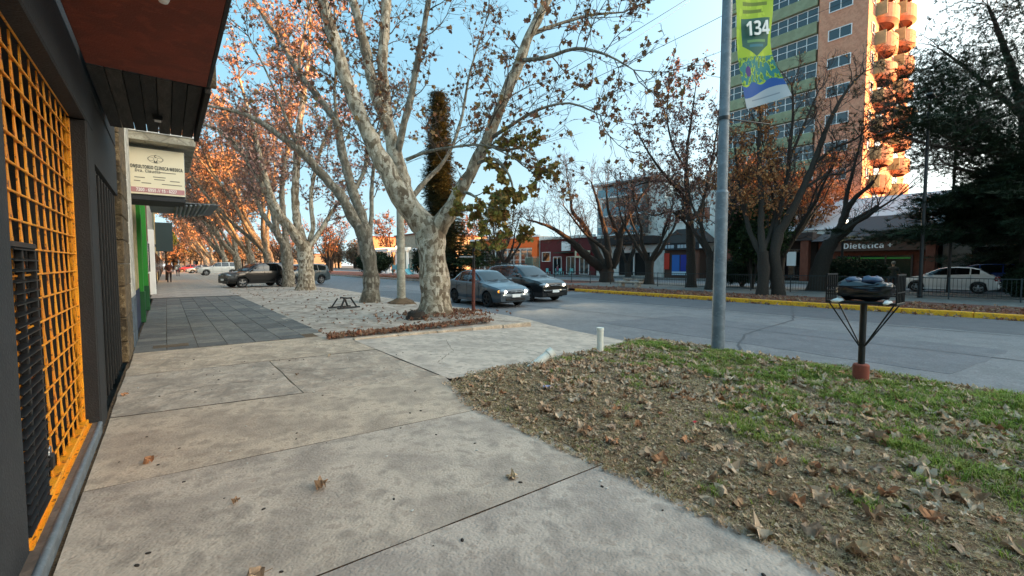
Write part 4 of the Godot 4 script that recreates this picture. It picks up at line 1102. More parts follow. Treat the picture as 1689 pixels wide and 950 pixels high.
const PLANE_C := [
		[[6.40,-0.21,-27.61,0.660],[6.41,0.22,-27.62,0.500],[6.43,0.82,-27.65,0.430],[6.44,1.71,-27.71,0.430],[6.43,2.35,-27.76,0.450],[6.45,2.85,-27.78,0.300]],
		[[6.35,2.43,-27.83,0.300],[5.91,3.30,-27.98,0.270],[5.34,4.09,-28.23,0.240],[4.92,5.01,-28.37,0.220],[4.43,6.12,-28.58,0.200],[3.85,7.45,-28.87,0.180],[3.18,8.32,-29.21,0.150],[2.52,8.94,-29.52,0.110],[1.85,9.21,-29.81,0.060]],
		[[6.46,2.61,-28.01,0.260],[6.27,3.81,-28.50,0.235],[6.22,5.18,-28.89,0.220],[6.32,6.84,-29.05,0.210],[6.50,8.70,-29.17,0.200],[6.69,10.20,-29.25,0.180],[7.02,12.45,-29.27,0.140],[7.32,14.72,-29.31,0.100],[7.48,17.01,-29.47,0.050]],
		[[6.63,2.61,-27.88,0.160],[6.97,3.71,-28.06,0.130],[6.99,5.38,-28.42,0.120],[7.24,6.88,-28.58,0.110],[7.70,8.59,-28.59,0.100],[8.34,10.33,-28.46,0.060]],
		[[6.69,2.60,-27.57,0.160],[7.31,3.59,-27.53,0.140],[7.86,4.56,-27.55,0.110],[8.41,5.41,-27.56,0.070],[8.86,6.55,-27.53,0.040]],
		[[6.23,2.70,-27.56,0.200],[5.55,3.78,-27.53,0.180],[4.95,4.77,-27.69,0.160],[4.47,6.42,-27.80,0.150],[4.18,8.04,-27.89,0.130],[3.86,9.65,-28.00,0.090],[3.45,11.55,-28.19,0.050]],
		[[6.50,8.70,-29.17,0.100],[6.04,10.67,-30.17,0.090],[5.96,12.99,-30.66,0.070],[5.85,15.72,-31.18,0.040]]]

const PLANE_D := [
		[[6.53,-0.16,-32.98,0.460],[6.55,0.25,-32.99,0.390],[6.54,1.13,-33.06,0.360],[6.51,2.16,-33.15,0.360],[6.44,2.91,-33.26,0.320]],
		[[6.43,2.79,-33.26,0.260],[6.03,3.61,-33.38,0.220],[5.86,4.83,-33.47,0.200],[5.49,6.44,-33.62,0.180],[5.04,8.06,-33.95,0.160],[4.42,9.43,-34.29,0.140],[3.65,10.78,-34.73,0.110],[2.90,12.51,-35.19,0.070]],
		[[6.50,2.79,-33.20,0.220],[6.54,4.06,-33.64,0.190],[6.48,5.98,-34.08,0.180],[6.70,8.13,-34.31,0.160],[7.08,10.32,-34.41,0.140],[7.28,12.96,-34.69,0.100],[7.53,15.59,-34.81,0.050]],
		[[6.42,3.01,-33.54,0.200],[5.84,4.07,-34.33,0.170],[5.36,5.13,-34.91,0.150],[5.00,6.40,-35.28,0.140],[4.82,7.88,-35.52,0.130],[4.60,9.15,-35.79,0.100],[3.79,9.78,-36.47,0.060]]]

const BARE_LOW := [
		[[29.25,-0.25,-24.08,0.750],[29.27,0.27,-24.10,0.620],[29.29,0.88,-24.12,0.580],[29.31,1.40,-24.15,0.450]],
		[[28.90,1.29,-24.46,0.420],[27.66,2.06,-24.73,0.360],[26.46,3.04,-24.98,0.280],[25.86,3.53,-25.23,0.220],[24.58,4.32,-25.54,0.150],[23.23,4.75,-25.86,0.100],[22.16,5.00,-26.22,0.050]],
		[[29.10,1.29,-24.30,0.380],[28.96,2.33,-24.86,0.330],[28.83,3.64,-25.44,0.260],[28.49,4.97,-26.06,0.200],[27.97,6.04,-26.80,0.140],[27.96,7.66,-27.17,0.080],[27.95,9.29,-27.55,0.040]],
		[[29.38,1.29,-24.08,0.360],[29.79,2.59,-24.36,0.300],[29.87,3.90,-24.64,0.240],[29.83,5.50,-25.17,0.180],[29.74,7.11,-25.60,0.120],[29.54,8.74,-26.13,0.060]],
		[[29.70,1.19,-23.82,0.360],[29.74,2.31,-23.36,0.300],[29.62,3.56,-23.03,0.250],[29.81,4.80,-22.71,0.200],[30.19,6.01,-22.11,0.140],[30.55,7.21,-21.52,0.080],[31.18,8.15,-20.83,0.030]],
		[[29.11,1.30,-23.66,0.300],[28.55,2.30,-23.53,0.240],[27.87,3.03,-23.61,0.160],[26.47,3.98,-24.01,0.100],[24.92,6.12,-24.87,0.050]],
		[[29.62,3.56,-23.03,0.180],[29.10,4.80,-23.27,0.160],[28.63,6.03,-23.47,0.110],[28.41,7.73,-23.50,0.060]]]

const PINK_TREE := [
		[[26.72,-0.07,-15.00,0.420],[26.73,0.24,-15.02,0.320],[26.77,1.34,-15.06,0.290],[26.78,2.72,-15.15,0.270],[26.80,4.10,-15.23,0.250]],
		[[26.80,4.02,-15.23,0.200],[26.94,5.50,-15.47,0.170],[27.00,7.31,-15.67,0.140],[27.18,8.93,-15.77,0.100],[27.56,10.96,-15.74,0.060],[27.99,13.40,-15.69,0.030]],
		[[26.83,5.08,-15.27,0.140],[25.85,6.18,-15.48,0.110],[24.95,7.09,-15.88,0.090],[23.94,8.14,-16.24,0.070],[23.13,9.37,-16.58,0.040]],
		[[26.84,4.30,-15.21,0.140],[27.94,5.16,-15.17,0.120],[28.69,6.64,-15.19,0.100],[29.38,8.75,-15.17,0.070],[29.98,11.28,-15.12,0.040]],
		[[27.02,6.10,-15.45,0.110],[26.69,7.02,-16.67,0.080],[26.01,7.12,-17.85,0.060],[25.36,6.78,-18.85,0.030]],
		[[27.02,7.71,-15.69,0.090],[26.84,9.43,-16.59,0.070],[26.77,11.53,-17.04,0.050],[27.19,13.65,-17.12,0.030]],
		[[26.60,3.88,-15.11,0.100],[25.23,4.79,-15.50,0.070],[23.97,4.55,-15.97,0.050],[22.89,4.70,-16.32,0.020]]]

const BARE_TALL := [
		[[23.29,-0.06,-8.56,0.360],[23.27,0.21,-8.59,0.290],[23.23,1.09,-8.69,0.270],[23.19,1.97,-8.78,0.250],[23.42,3.15,-8.68,0.220]],
		[[23.41,3.00,-8.68,0.200],[23.69,4.01,-8.28,0.180],[23.99,5.01,-7.97,0.160],[24.38,6.29,-7.63,0.140],[24.71,7.71,-7.33,0.110],[25.04,8.82,-7.03,0.090],[25.44,9.78,-6.65,0.060],[25.90,10.50,-6.21,0.030]],
		[[23.21,1.82,-8.75,0.160],[23.63,3.17,-8.90,0.140],[24.14,4.69,-8.86,0.120],[24.53,6.07,-8.77,0.100],[24.76,7.46,-8.81,0.090],[25.05,9.01,-8.82,0.060],[25.17,10.58,-8.96,0.030]],
		[[24.69,6.84,-8.76,0.080],[25.37,7.97,-8.62,0.070],[26.05,9.27,-8.43,0.050],[26.57,10.39,-8.22,0.030]],
		[[24.33,6.23,-7.66,0.080],[24.67,6.91,-6.93,0.060],[24.96,7.22,-6.21,0.040],[25.25,7.82,-5.64,0.020]],
		[[23.99,5.01,-7.97,0.070],[24.41,5.65,-7.18,0.050],[24.83,5.73,-6.47,0.040],[25.13,6.31,-5.89,0.020]],
		[[24.14,4.69,-8.86,0.070],[24.37,6.00,-9.40,0.055],[24.43,7.31,-9.83,0.040],[24.50,8.65,-10.25,0.020]]]

const ORANGE_TREE := [
		[[22.61,-0.06,-9.06,0.340],[22.64,0.27,-9.06,0.270],[22.74,1.09,-9.04,0.250],[22.73,2.12,-9.12,0.240]],
		[[22.72,1.97,-9.11,0.180],[23.02,3.17,-9.35,0.150],[23.30,4.69,-9.48,0.130],[23.50,6.24,-9.69,0.110],[23.75,8.12,-9.88,0.080],[24.16,9.72,-9.92,0.040]],
		[[22.72,1.82,-9.11,0.140],[22.97,2.89,-9.75,0.120],[23.14,4.15,-10.21,0.100],[23.37,5.76,-10.65,0.070],[23.59,7.72,-10.99,0.040]],
		[[22.73,2.12,-9.12,0.120],[23.47,3.03,-9.11,0.100],[23.91,4.10,-9.09,0.080],[23.99,5.65,-9.39,0.050]]]

const LEANING_TREE := [
		[[28.53,-0.27,-8.63,0.620],[28.59,0.07,-8.61,0.500],[28.78,1.02,-8.52,0.420],[29.03,2.04,-8.39,0.380],[29.32,2.72,-8.21,0.360]],
		[[29.26,2.59,-8.25,0.300],[29.51,3.21,-7.72,0.250],[29.81,3.87,-7.27,0.220],[30.09,4.18,-6.81,0.180],[30.32,4.65,-6.41,0.130]],
		[[29.32,2.66,-8.21,0.240],[30.11,3.60,-8.03,0.200],[30.75,4.66,-7.86,0.170],[31.28,5.37,-7.61,0.130],[32.04,5.93,-7.30,0.110],[32.45,6.30,-7.13,0.100]],
		[[30.20,3.70,-7.97,0.150],[30.89,4.86,-8.01,0.130],[31.40,5.78,-8.06,0.110],[32.03,7.42,-7.92,0.080],[32.49,8.88,-7.79,0.040]],
		[[29.24,2.98,-7.91,0.120],[29.18,3.60,-7.24,0.100],[29.34,4.25,-6.39,0.070],[29.71,4.97,-5.51,0.030]]]

const EVERGREEN := [
		[[36.72,-0.32,-0.69,0.700],[36.75,0.40,-0.72,0.600],[36.67,2.67,-0.94,0.520],[36.57,4.94,-1.18,0.460],[36.43,6.24,-1.37,0.400]],
		[[36.50,5.26,-1.25,0.300],[35.37,6.63,-1.73,0.260],[34.05,7.48,-2.32,0.220],[32.75,8.30,-2.89,0.180],[31.35,8.78,-3.52,0.120],[29.99,9.39,-4.13,0.060]],
		[[36.43,6.24,-1.37,0.300],[36.95,9.29,-1.69,0.240],[37.13,12.10,-2.24,0.180],[36.98,14.22,-2.77,0.120],[36.80,16.03,-3.29,0.060]],
		[[34.05,7.48,-2.32,0.140],[31.65,7.12,-3.17,0.100],[29.88,7.70,-3.84,0.070],[28.43,8.16,-4.51,0.030]],
		[[36.83,9.62,-1.80,0.160],[36.61,11.17,-2.85,0.120],[36.19,12.80,-4.06,0.080],[35.70,14.03,-5.04,0.040]],
		[[36.47,5.91,-1.32,0.200],[37.70,8.63,-1.04,0.160],[38.71,12.10,-0.99,0.100],[39.41,15.57,-0.94,0.050]],
		[[33.66,7.61,-2.51,0.120],[29.75,7.01,-3.39,0.090],[26.49,6.90,-4.17,0.060],[24.14,7.14,-4.77,0.030]],
		[[36.74,11.81,-2.66,0.120],[33.11,10.58,-3.66,0.090],[29.81,9.76,-4.56,0.060],[27.30,9.09,-5.22,0.030]],
		[[35.85,5.84,-1.30,0.160],[33.64,5.99,-2.03,0.120],[31.27,5.98,-2.88,0.080],[29.28,6.29,-3.72,0.040]]]


# ---------------------------------------------------------------- plants
func maple_leaf(curl := 0.25, crumple := 0.0) -> ArrayMesh:
	# five pointed plane tree leaf, about one unit across, folded along its midrib
	var g := Geo.new()
	var pts := [Vector2(0, -0.12), Vector2(0.26, -0.22), Vector2(0.5, -0.10), Vector2(0.38, 0.09), Vector2(0.52, 0.38), Vector2(0.27, 0.44), Vector2(0, 0.78), Vector2(-0.27, 0.44), Vector2(-0.52, 0.36), Vector2(-0.38, 0.08), Vector2(-0.5, -0.12), Vector2(-0.26, -0.22)]
	var lift := func(p: Vector2) -> Vector3: return Vector3(p.x, curl * (absf(p.x) * 0.9 - 0.35 * p.y * p.y) + (0.06 + crumple * 0.25) * sin(p.x * 9.0 + p.y * 5.0 + crumple * 20.0), p.y)
	var c: Vector3 = lift.call(Vector2(0, 0.15))
	if crumple > 0.0:
		var r := RandomNumberGenerator.new(); r.seed = int(crumple * 1000.0)
		for i in pts.size(): pts[i] *= r.randf_range(1.0 - crumple, 1.0 + crumple * 0.3)
	if crumple > 0.0:
		# two rings, the outer one rolled up or down unevenly
		var r := RandomNumberGenerator.new(); r.seed = int(crumple * 7000.0)
		var inner := []; var outer := []
		for p in pts:
			var m: Vector2 = Vector2(0, 0.15) + (p - Vector2(0, 0.15)) * r.randf_range(0.5, 0.68)
			inner.append(lift.call(m) + Vector3(0, r.randf_range(-0.04, 0.05), 0))
			outer.append(lift.call(p) * Vector3(0.92, 1, 0.92) + Vector3(0, r.randf_range(-0.16, 0.22) * (1.0 + curl), 0))
		for i in pts.size():
			var j := (i + 1) % pts.size()
			g.tri(c, inner[j], inner[i]); g.tri(inner[i], inner[j], outer[j]); g.tri(inner[i], outer[j], outer[i])
	else:
		for i in pts.size():
			g.tri(c, lift.call(pts[(i + 1) % pts.size()]), lift.call(pts[i]))
	g.bar(lift.call(Vector2(0, -0.1)), lift.call(Vector2(0.02, -0.1)) + Vector3(0.05, 0.03, -0.32), 0.02, 0.02)
	return g.mesh()

func small_leaf() -> ArrayMesh:
	var g := Geo.new()
	g.tri(Vector3(0, 0, 0), Vector3(0.34, 0.08, 0.42), Vector3(0, 0.02, 0.95))
	g.tri(Vector3(0, 0, 0), Vector3(0, 0.02, 0.95), Vector3(-0.34, 0.1, 0.5))
	return g.mesh()

func leaf_clump(k: int, seed_: int) -> ArrayMesh:
	var r := RandomNumberGenerator.new(); r.seed = seed_
	var g := Geo.new()
	for i in k:
		var d := Vector3(r.randf_range(-1, 1), r.randf_range(-0.7, 1), r.randf_range(-1, 1)).normalized()
		var s := d.cross(Vector3(r.randf(), r.randf(), r.randf())).normalized() * r.randf_range(0.14, 0.24)
		var a := d * r.randf_range(0.1, 0.55); var b := a + d * r.randf_range(0.4, 0.6) + Vector3(0, r.randf_range(-0.15, 0.1), 0)
		var m := (a + b) * 0.5
		g.tri(a, m + s, b); g.tri(a, b, m - s)
	return g.mesh()

func needle_clump(k: int, seed_: int) -> ArrayMesh:
	var r := RandomNumberGenerator.new(); r.seed = seed_
	var g := Geo.new()
	for i in k:
		var t := r.randf()
		var root := Vector3(r.randf_range(-0.04, 0.04), -0.12 * t * t, t)
		var d := Vector3(r.randf_range(-1, 1), r.randf_range(-0.25, 0.45), r.randf_range(0.1, 0.9)).normalized() * r.randf_range(0.18, 0.34)
		var s := d.cross(Vector3(0.2, 1, 0.1)).normalized() * 0.022
		g.tri(root - s, root + s, root + d)
	return g.mesh()

func frame_along(d: Vector3, roll: float, size: float) -> Basis:
	var z := d.normalized()
	var x := Vector3.UP.cross(z)
	if x.length() < 0.05: x = Vector3.RIGHT
	x = x.normalized()
	return Basis(x, z.cross(x), z).rotated(z, roll).scaled(Vector3.ONE * size)

func leafy(parent: Node, at: Vector3, r: Vector3, count: int, size: float, cols: Array, pull := 2.0, called := "foliage") -> void:
	var xf := []; var cc := []
	for i in count:
		var d := rdir()
		var f := pow(rng.randf(), 1.0 / (pull + 1.0))
		var n := 1.0 + 0.35 * wobble.get_noise_3dv((at + d * r) * 2.2 + parent.position)
		xf.append(Transform3D(frame_along(d + rdir() * 0.6, rng.randf() * TAU, size * rng.randf_range(0.7, 1.4)), at + d * r * f * n))
		cc.append(pick(cols))
	many(parent, called, M.clump_mesh, xf, cc, M.leaf)

# limbs: arrays of [x, y, z, radius] in world coordinates, the first is the trunk
func grow_tree(called: String, label: String, group: String, limbs: Array, o: Dictionary) -> Node3D:
	var b0: Array = limbs[0][0]
	var base := Vector3(b0[0], o.get("ground", 0.0), b0[2])
	var t := thing(called, label, "tree", base, 0.0, group)
	var tw := Geo.new()
	var xf := []; var cc := []
	var lsize: float = o.get("leaf_size", 0.13)
	var cols: Array = o.get("cols", [])
	var cols_low: Array = o.get("cols_low", cols)
	var low_y: float = o.get("low_y", -9.0)
	var dens: float = o.get("density", 2.2)
	var blen: float = o.get("blen", 1.8)
	var leaves: float = o.get("leaves", 3.0)
	var up: float = o.get("up", 0.35)
	var tside: int = o.get("twig_sides", 3)
	for li in limbs.size():
		var pts := []; var rad := []
		for q in limbs[li]:
			pts.append(Vector3(q[0], q[1], q[2]) - base); rad.append(q[3])
		var sp := spline(pts, rad, o.get("step", 0.25))
		var P: Array = sp[0]; var R: Array = sp[1]
		if li == 0 and o.get("flare", true):
			P[0] = P[0] - Vector3(0, 0.15, 0)
		for i in range(1, P.size() - 1):
			if li > 0: P[i] += rdir() * R[i] * 0.12
			R[i] *= 1.0 + 0.07 * sin(i * 1.7 + li) + rng.randf_range(-0.03, 0.03)
		var g := Geo.new()
		g.tube(P, R, 18 if li == 0 else (10 if rad[0] > 0.08 else 6), true, 0.09 if li == 0 else 0.05, li * 1.3)
		part(t, "trunk" if li == 0 else "limb", g, o.bark if (li == 0 or rad[0] > 0.12) else o.get("bark_thin", o.bark))
		if li == 0: continue
		var boost: float = o.get("boost", {}).get(li, 1.0)
		var tones: Array = o.get("boost_cols", cols) if boost > 1.0 else cols
		# side branches
		var total := 0.0
		for i in P.size() - 1: total += P[i].distance_to(P[i + 1])
		var start: float = total * o.get("from", 0.3)
		var run := 0.0; var next := start
		for i in P.size() - 1:
			var seg: Vector3 = P[i + 1] - P[i]
			var sl := seg.length()
			while next <= run + sl or (i == P.size() - 2 and next < run + sl + 0.01):
				var f := next / total
				var p: Vector3 = P[i] + seg * clampf((next - run) / sl, 0, 1)
				var ld := seg.normalized()
				var side := rdir(); side = (side - ld * side.dot(ld)).normalized()
				var d := (side + ld * rng.randf_range(0.3, 1.0) + Vector3(0, up, 0)).normalized()
				var L := blen * rng.randf_range(0.5, 1.15) * (1.0 - 0.35 * f)
				var r0: float = min(R[i] * 0.5, o.get("brad", 0.03)) * rng.randf_range(0.6, 1.0)
				branch(tw, xf, cc, p, d, L * (0.45 if boost > 1.0 else 1.0), r0, o, cols_low if (p.y + base.y) < low_y else tones, leaves * boost, lsize, tside, base)
				next += rng.randf_range(0.6, 1.4) / dens
			run += sl
		# the tip splits
		for k in 3:
			var ld: Vector3 = (P[-1] - P[-2]).normalized()
			branch(tw, xf, cc, P[-1], (ld + rdir() * 0.6).normalized(), blen * (0.35 if boost > 1.0 else 0.8), min(R[-1], 0.03), o, tones, leaves * boost, lsize, tside, base)
	var br := part(t, "branches", tw, o.get("twig", M.twig_plane))
	br.set_meta("kind", "stuff")
	if xf.size() > 0: many(t, "crown", o.get("leaf_mesh", M.leaf_mesh), xf, cc, M.leaf)
	return t

func branch(tw: Geo, xf: Array, cc: Array, p: Vector3, d: Vector3, L: float, r0: float, o: Dictionary, cols: Array, leaves: float, lsize: float, tside: int, base: Vector3) -> void:
	var n := 5
	var pts := [p]; var rr := [r0]
	var q := p
	var curl: float = o.get("curl", 0.35)
	var up: float = o.get("up", 0.35)
	for i in n:
		d = (d + rdir() * curl + Vector3(0, up * 0.25, 0)).normalized()
		q += d * L / n
		pts.append(q); rr.append(lerpf(r0, 0.004, (i + 1.0) / n))
	tw.tube(pts, rr, 4, false)
	var nt: int = int(o.get("twigs", 7) * clampf(L / 1.5, 0.4, 1.6))
	for k in nt:
		var f := rng.randf_range(0.2, 1.0) * n
		var i: int = min(int(f), n - 1)
		var a: Vector3 = pts[i].lerp(pts[i + 1], f - i)
		var bd: Vector3 = (pts[i + 1] - pts[i]).normalized()
		var td := (bd * 0.8 + rdir() * 0.9 + Vector3(0, o.get("twig_up", 0.1), 0)).normalized()
		var tl := L * rng.randf_range(0.2, 0.45)
		var m := a + td * tl * 0.5 + rdir() * tl * 0.08
		var e := m + (td + rdir() * 0.5).normalized() * tl * 0.5
		tw.tube([a, m, e], [max(rr[i] * 0.4, o.get("twig_r", 0.005)), o.get("twig_r", 0.005) * 0.8, o.get("twig_r", 0.005) * 0.4], tside, false)
		for s in o.get("sprigs", 2):
			var sa := m.lerp(e, rng.randf())
			var se := sa + (td + rdir() * 0.9).normalized() * tl * rng.randf_range(0.25, 0.5)
			tw.tube([sa, se], [o.get("twig_r", 0.005) * 0.7, o.get("twig_r", 0.005) * 0.35], tside, false)
			if leaves > 0.0 and rng.randf() < leaves * 0.25:
				add_leaf(xf, cc, se, lsize, cols)
		if leaves > 0.0:
			var c := leaves * rng.randf_range(0.4, 1.6)
			var nl := int(c) + (1 if rng.randf() < c - int(c) else 0)
			for j in nl: add_leaf(xf, cc, a.lerp(e, rng.randf_range(0.3, 1.0)) + rdir() * 0.05, lsize, cols)

func add_leaf(xf: Array, cc: Array, p: Vector3, lsize: float, cols: Array) -> void:
	if cols.is_empty(): return
	var d := (rdir() + Vector3(0, -0.9, 0)).normalized()
	xf.append(Transform3D(frame_along(d, rng.randf() * TAU, lsize * rng.randf_range(0.6, 1.25)), p))
	cc.append(pick(cols))

func wild_limbs(base: Vector3, trunk_r: float, fork: float, height: float, lean: Vector3, count: int, spread: float) -> Array:
	var out := []
	var bend := Vector3(rng.randf_range(-0.1, 0.1), 0, rng.randf_range(-0.1, 0.1))
	var top := base + Vector3(0, fork, 0) + lean * fork * 0.25 + bend
	out.append([[base.x, base.y - 0.05, base.z, trunk_r * 1.5], [base.x, base.y + 0.25, base.z, trunk_r * 1.12], [base.x + bend.x, base.y + fork * 0.5, base.z + bend.z, trunk_r], [top.x, top.y, top.z, trunk_r * 1.02], [top.x, top.y + 0.3, top.z, trunk_r * 0.6]])
	var a0 := rng.randf() * TAU
	for k in count:
		var a := a0 + TAU * k / count + rng.randf_range(-0.4, 0.4)
		var d := Vector3(cos(a), 0, sin(a)) * spread * rng.randf_range(0.5, 1.1) + lean
		var L := []
		var p := top - Vector3(0, 0.15, 0)
		var r := trunk_r * rng.randf_range(0.5, 0.68)
		var n := 7
		var hh := (height - fork) * rng.randf_range(0.75, 1.1)
		for i in n:
			L.append([p.x, p.y, p.z, r])
			var f := float(i) / n
			p += Vector3(d.x * (1.3 - f), 1.0, d.z * (1.3 - f)) * hh / n + Vector3(rng.randf_range(-0.25, 0.25), 0, rng.randf_range(-0.25, 0.25)) * (0.4 + f)
			r *= 0.80
		out.append(L)
		# a second leader half way
		if rng.randf() < 0.75:
			var j := 2 + rng.randi() % 2
			var q: Array = L[j]
			var s := Vector3(q[0], q[1], q[2])
			var d2 := d.rotated(Vector3.UP, rng.randf_range(-1.2, 1.2))
			var L2 := []
			var r2: float = q[3] * 0.7
			for i in 5:
				L2.append([s.x, s.y, s.z, r2])
				s += Vector3(d2.x, 1.0, d2.z) * hh * 0.13 + Vector3(rng.randf_range(-0.25, 0.25), 0, rng.randf_range(-0.25, 0.25))
				r2 *= 0.75
			out.append(L2)
	return out

func make_street_trees() -> void:
	var brown := [Color(0.20, 0.10, 0.055), Color(0.28, 0.13, 0.07), Color(0.16, 0.075, 0.05), Color(0.25, 0.16, 0.06)]
	var olive := [Color(0.20, 0.17, 0.035), Color(0.30, 0.22, 0.05), Color(0.13, 0.13, 0.035), Color(0.34, 0.20, 0.06), Color(0.26, 0.13, 0.05)]
	var pink := [Color(0.40, 0.22, 0.18), Color(0.48, 0.29, 0.25), Color(0.32, 0.16, 0.13), Color(0.46, 0.30, 0.21)]
	var orange := [Color(0.42, 0.25, 0.15), Color(0.38, 0.21, 0.15), Color(0.46, 0.31, 0.20), Color(0.32, 0.18, 0.13)]
	grow_tree("plane_tree", "nearest plane tree with thick mottled cream trunk behind the heaped leaves", "plane trees along the near kerb", PLANE_A, {bark = M.bark_plane, bark_thin = M.bark_plane_dark, density = 3.3, blen = 2.0, twigs = 12, leaves = 1.1, leaf_size = 0.12, cols = brown, cols_low = olive, low_y = 4.3, boost = {11: 11.0, 12: 9.0, 13: 11.0, 14: 10.0}, boost_cols = olive, twig_r = 0.0075, sprigs = 2, brad = 0.028})
	# tufts of greenish leaves low on the right limb
	grow_tree("plane_tree", "second plane tree with a limb arching left over the pavement", "plane trees along the near kerb", PLANE_B, {bark = M.bark_plane_dark, density = 3.0, blen = 2.2, twigs = 11, leaves = 1.3, leaf_size = 0.12, cols = pink + brown, twig_r = 0.010, brad = 0.03})
	grow_tree("plane_tree", "third plane tree with flared foot beside the black car", "plane trees along the near kerb", PLANE_C, {bark = M.bark_plane, bark_thin = M.bark_plane_dark, density = 3.0, blen = 2.6, twigs = 12, leaves = 2.2, leaf_size = 0.14, cols = pink, twig_r = 0.013, brad = 0.035})
	grow_tree("plane_tree", "slimmer plane tree just behind the third trunk by the black car's tail", "plane trees along the near kerb", PLANE_D, {bark = M.bark_plane_dark, density = 3.0, blen = 2.8, twigs = 12, leaves = 2.6, leaf_size = 0.15, cols = orange + pink, twig_r = 0.015, brad = 0.035})
	var names := ["plane tree leaning over the black car's roof", "leaning plane tree between the black car and the white suv", "plane tree behind the white suv's tail", "far plane tree past the white suv", "far plane tree well down the kerb line", "smallest looking plane tree at the end of the kerb line"]
	var zs := [-41.5, -50.0, -60.0, -74.0, -92.0, -112.0]
	for k in zs.size():
		var L := wild_limbs(Vector3(6.5 + rng.randf_range(-0.3, 0.3), 0, zs[k]), 0.36, 2.6, 14.5, Vector3(-0.34, 0, 0.05), 5, 0.42)
		grow_tree("plane_tree", names[k], "plane trees along the near kerb", L, {bark = M.bark_plane_dark, density = 2.5, blen = 3.0, twigs = 11, leaves = 2.5, leaf_size = 0.2 + 0.02 * k, cols = orange if k % 2 == 0 else orange + pink, twig_r = 0.018 + 0.003 * k, sprigs = 1, brad = 0.04, step = 0.5, leaf_mesh = M.small_leaf})

func conifer(called: String, label: String, at: Vector3, height: float, radius: float, clear: float, whorls: int, per: int, cols: Array, size: float, droop := 0.25, group := "") -> void:
	var t := thing(called, label, "tree", at, 0.0, group)
	var g := Geo.new()
	g.tube([Vector3(0, -0.1, 0), Vector3(0.02, height * 0.4, 0.03), Vector3(0, height * 0.98, 0)], [0.05 + height * 0.018, 0.03 + height * 0.011, 0.02], 10)
	part(t, "trunk", g, M.bark)
	var tw := Geo.new()
	var xf := []; var cc := []
	for w in whorls:
		var f := float(w) / whorls
		var y := lerpf(clear, height * 0.97, f)
		var L := radius * pow(1.0 - f, 0.75) * rng.randf_range(0.8, 1.1) * (1.0 + 0.9 * wobble.get_noise_2d(y * 2.6 + at.x, at.z)) + 0.12
		var a0 := rng.randf() * TAU
		for k in per:
			var a := a0 + TAU * k / per + rng.randf_range(-0.25, 0.25)
			var d := Vector3(cos(a), 0, sin(a))
			var l := L * rng.randf_range(0.65, 1.1)
			var pts := []; var rr := []
			for i in 5:
				var s := i / 4.0
				pts.append(Vector3(0, y, 0) + d * l * s + Vector3(0, l * (0.10 * s - droop * s * s), 0)); rr.append(lerpf(0.035, 0.008, s))
			tw.tube(pts, rr, 4, false)
			var n := int(l / (size * 0.13)) + 3
			for i in n:
				var s := rng.randf_range(0.15, 1.0)
				var p: Vector3 = Vector3(0, y, 0) + d * l * s + Vector3(0, l * (0.10 * s - droop * s * s), 0)
				var dd := (d + d.cross(Vector3.UP) * rng.randf_range(-1.3, 1.3) + Vector3(0, rng.randf_range(-0.5, 0.25), 0)).normalized()
				xf.append(Transform3D(frame_along(dd, rng.randf_range(-0.5, 0.5), size * rng.randf_range(0.7, 1.3)), p))
				cc.append(pick(cols))
	var b := part(t, "branches", tw, M.twig)
	b.set_meta("kind", "stuff")
	many(t, "crown", M.needle_mesh, xf, cc, M.needles)

func shrub(called: String, label: String, at: Vector3, r: Vector3, stem: float, count: int, size: float, cols: Array, group := "") -> void:
	var t := thing(called, label, "shrub", at, 0.0, group)
	var tw := Geo.new()
	for k in 9:
		var d := rdir(); d.y = absf(d.y) * 0.8 + 0.25
		tw.tube([Vector3(rng.randf_range(-0.05, 0.05), -0.05, rng.randf_range(-0.05, 0.05)), Vector3(d.x * r.x * 0.25, stem + r.y * 0.4, d.z * r.z * 0.25), Vector3(d.x * r.x * 0.8, stem + r.y + d.y * r.y * 0.6, d.z * r.z * 0.8)], [0.05, 0.035, 0.012], 5, false)
	part(t, "stems", tw, M.bark)
	leafy(t, Vector3(0, stem + r.y, 0), r, count, size, cols, 1.2)

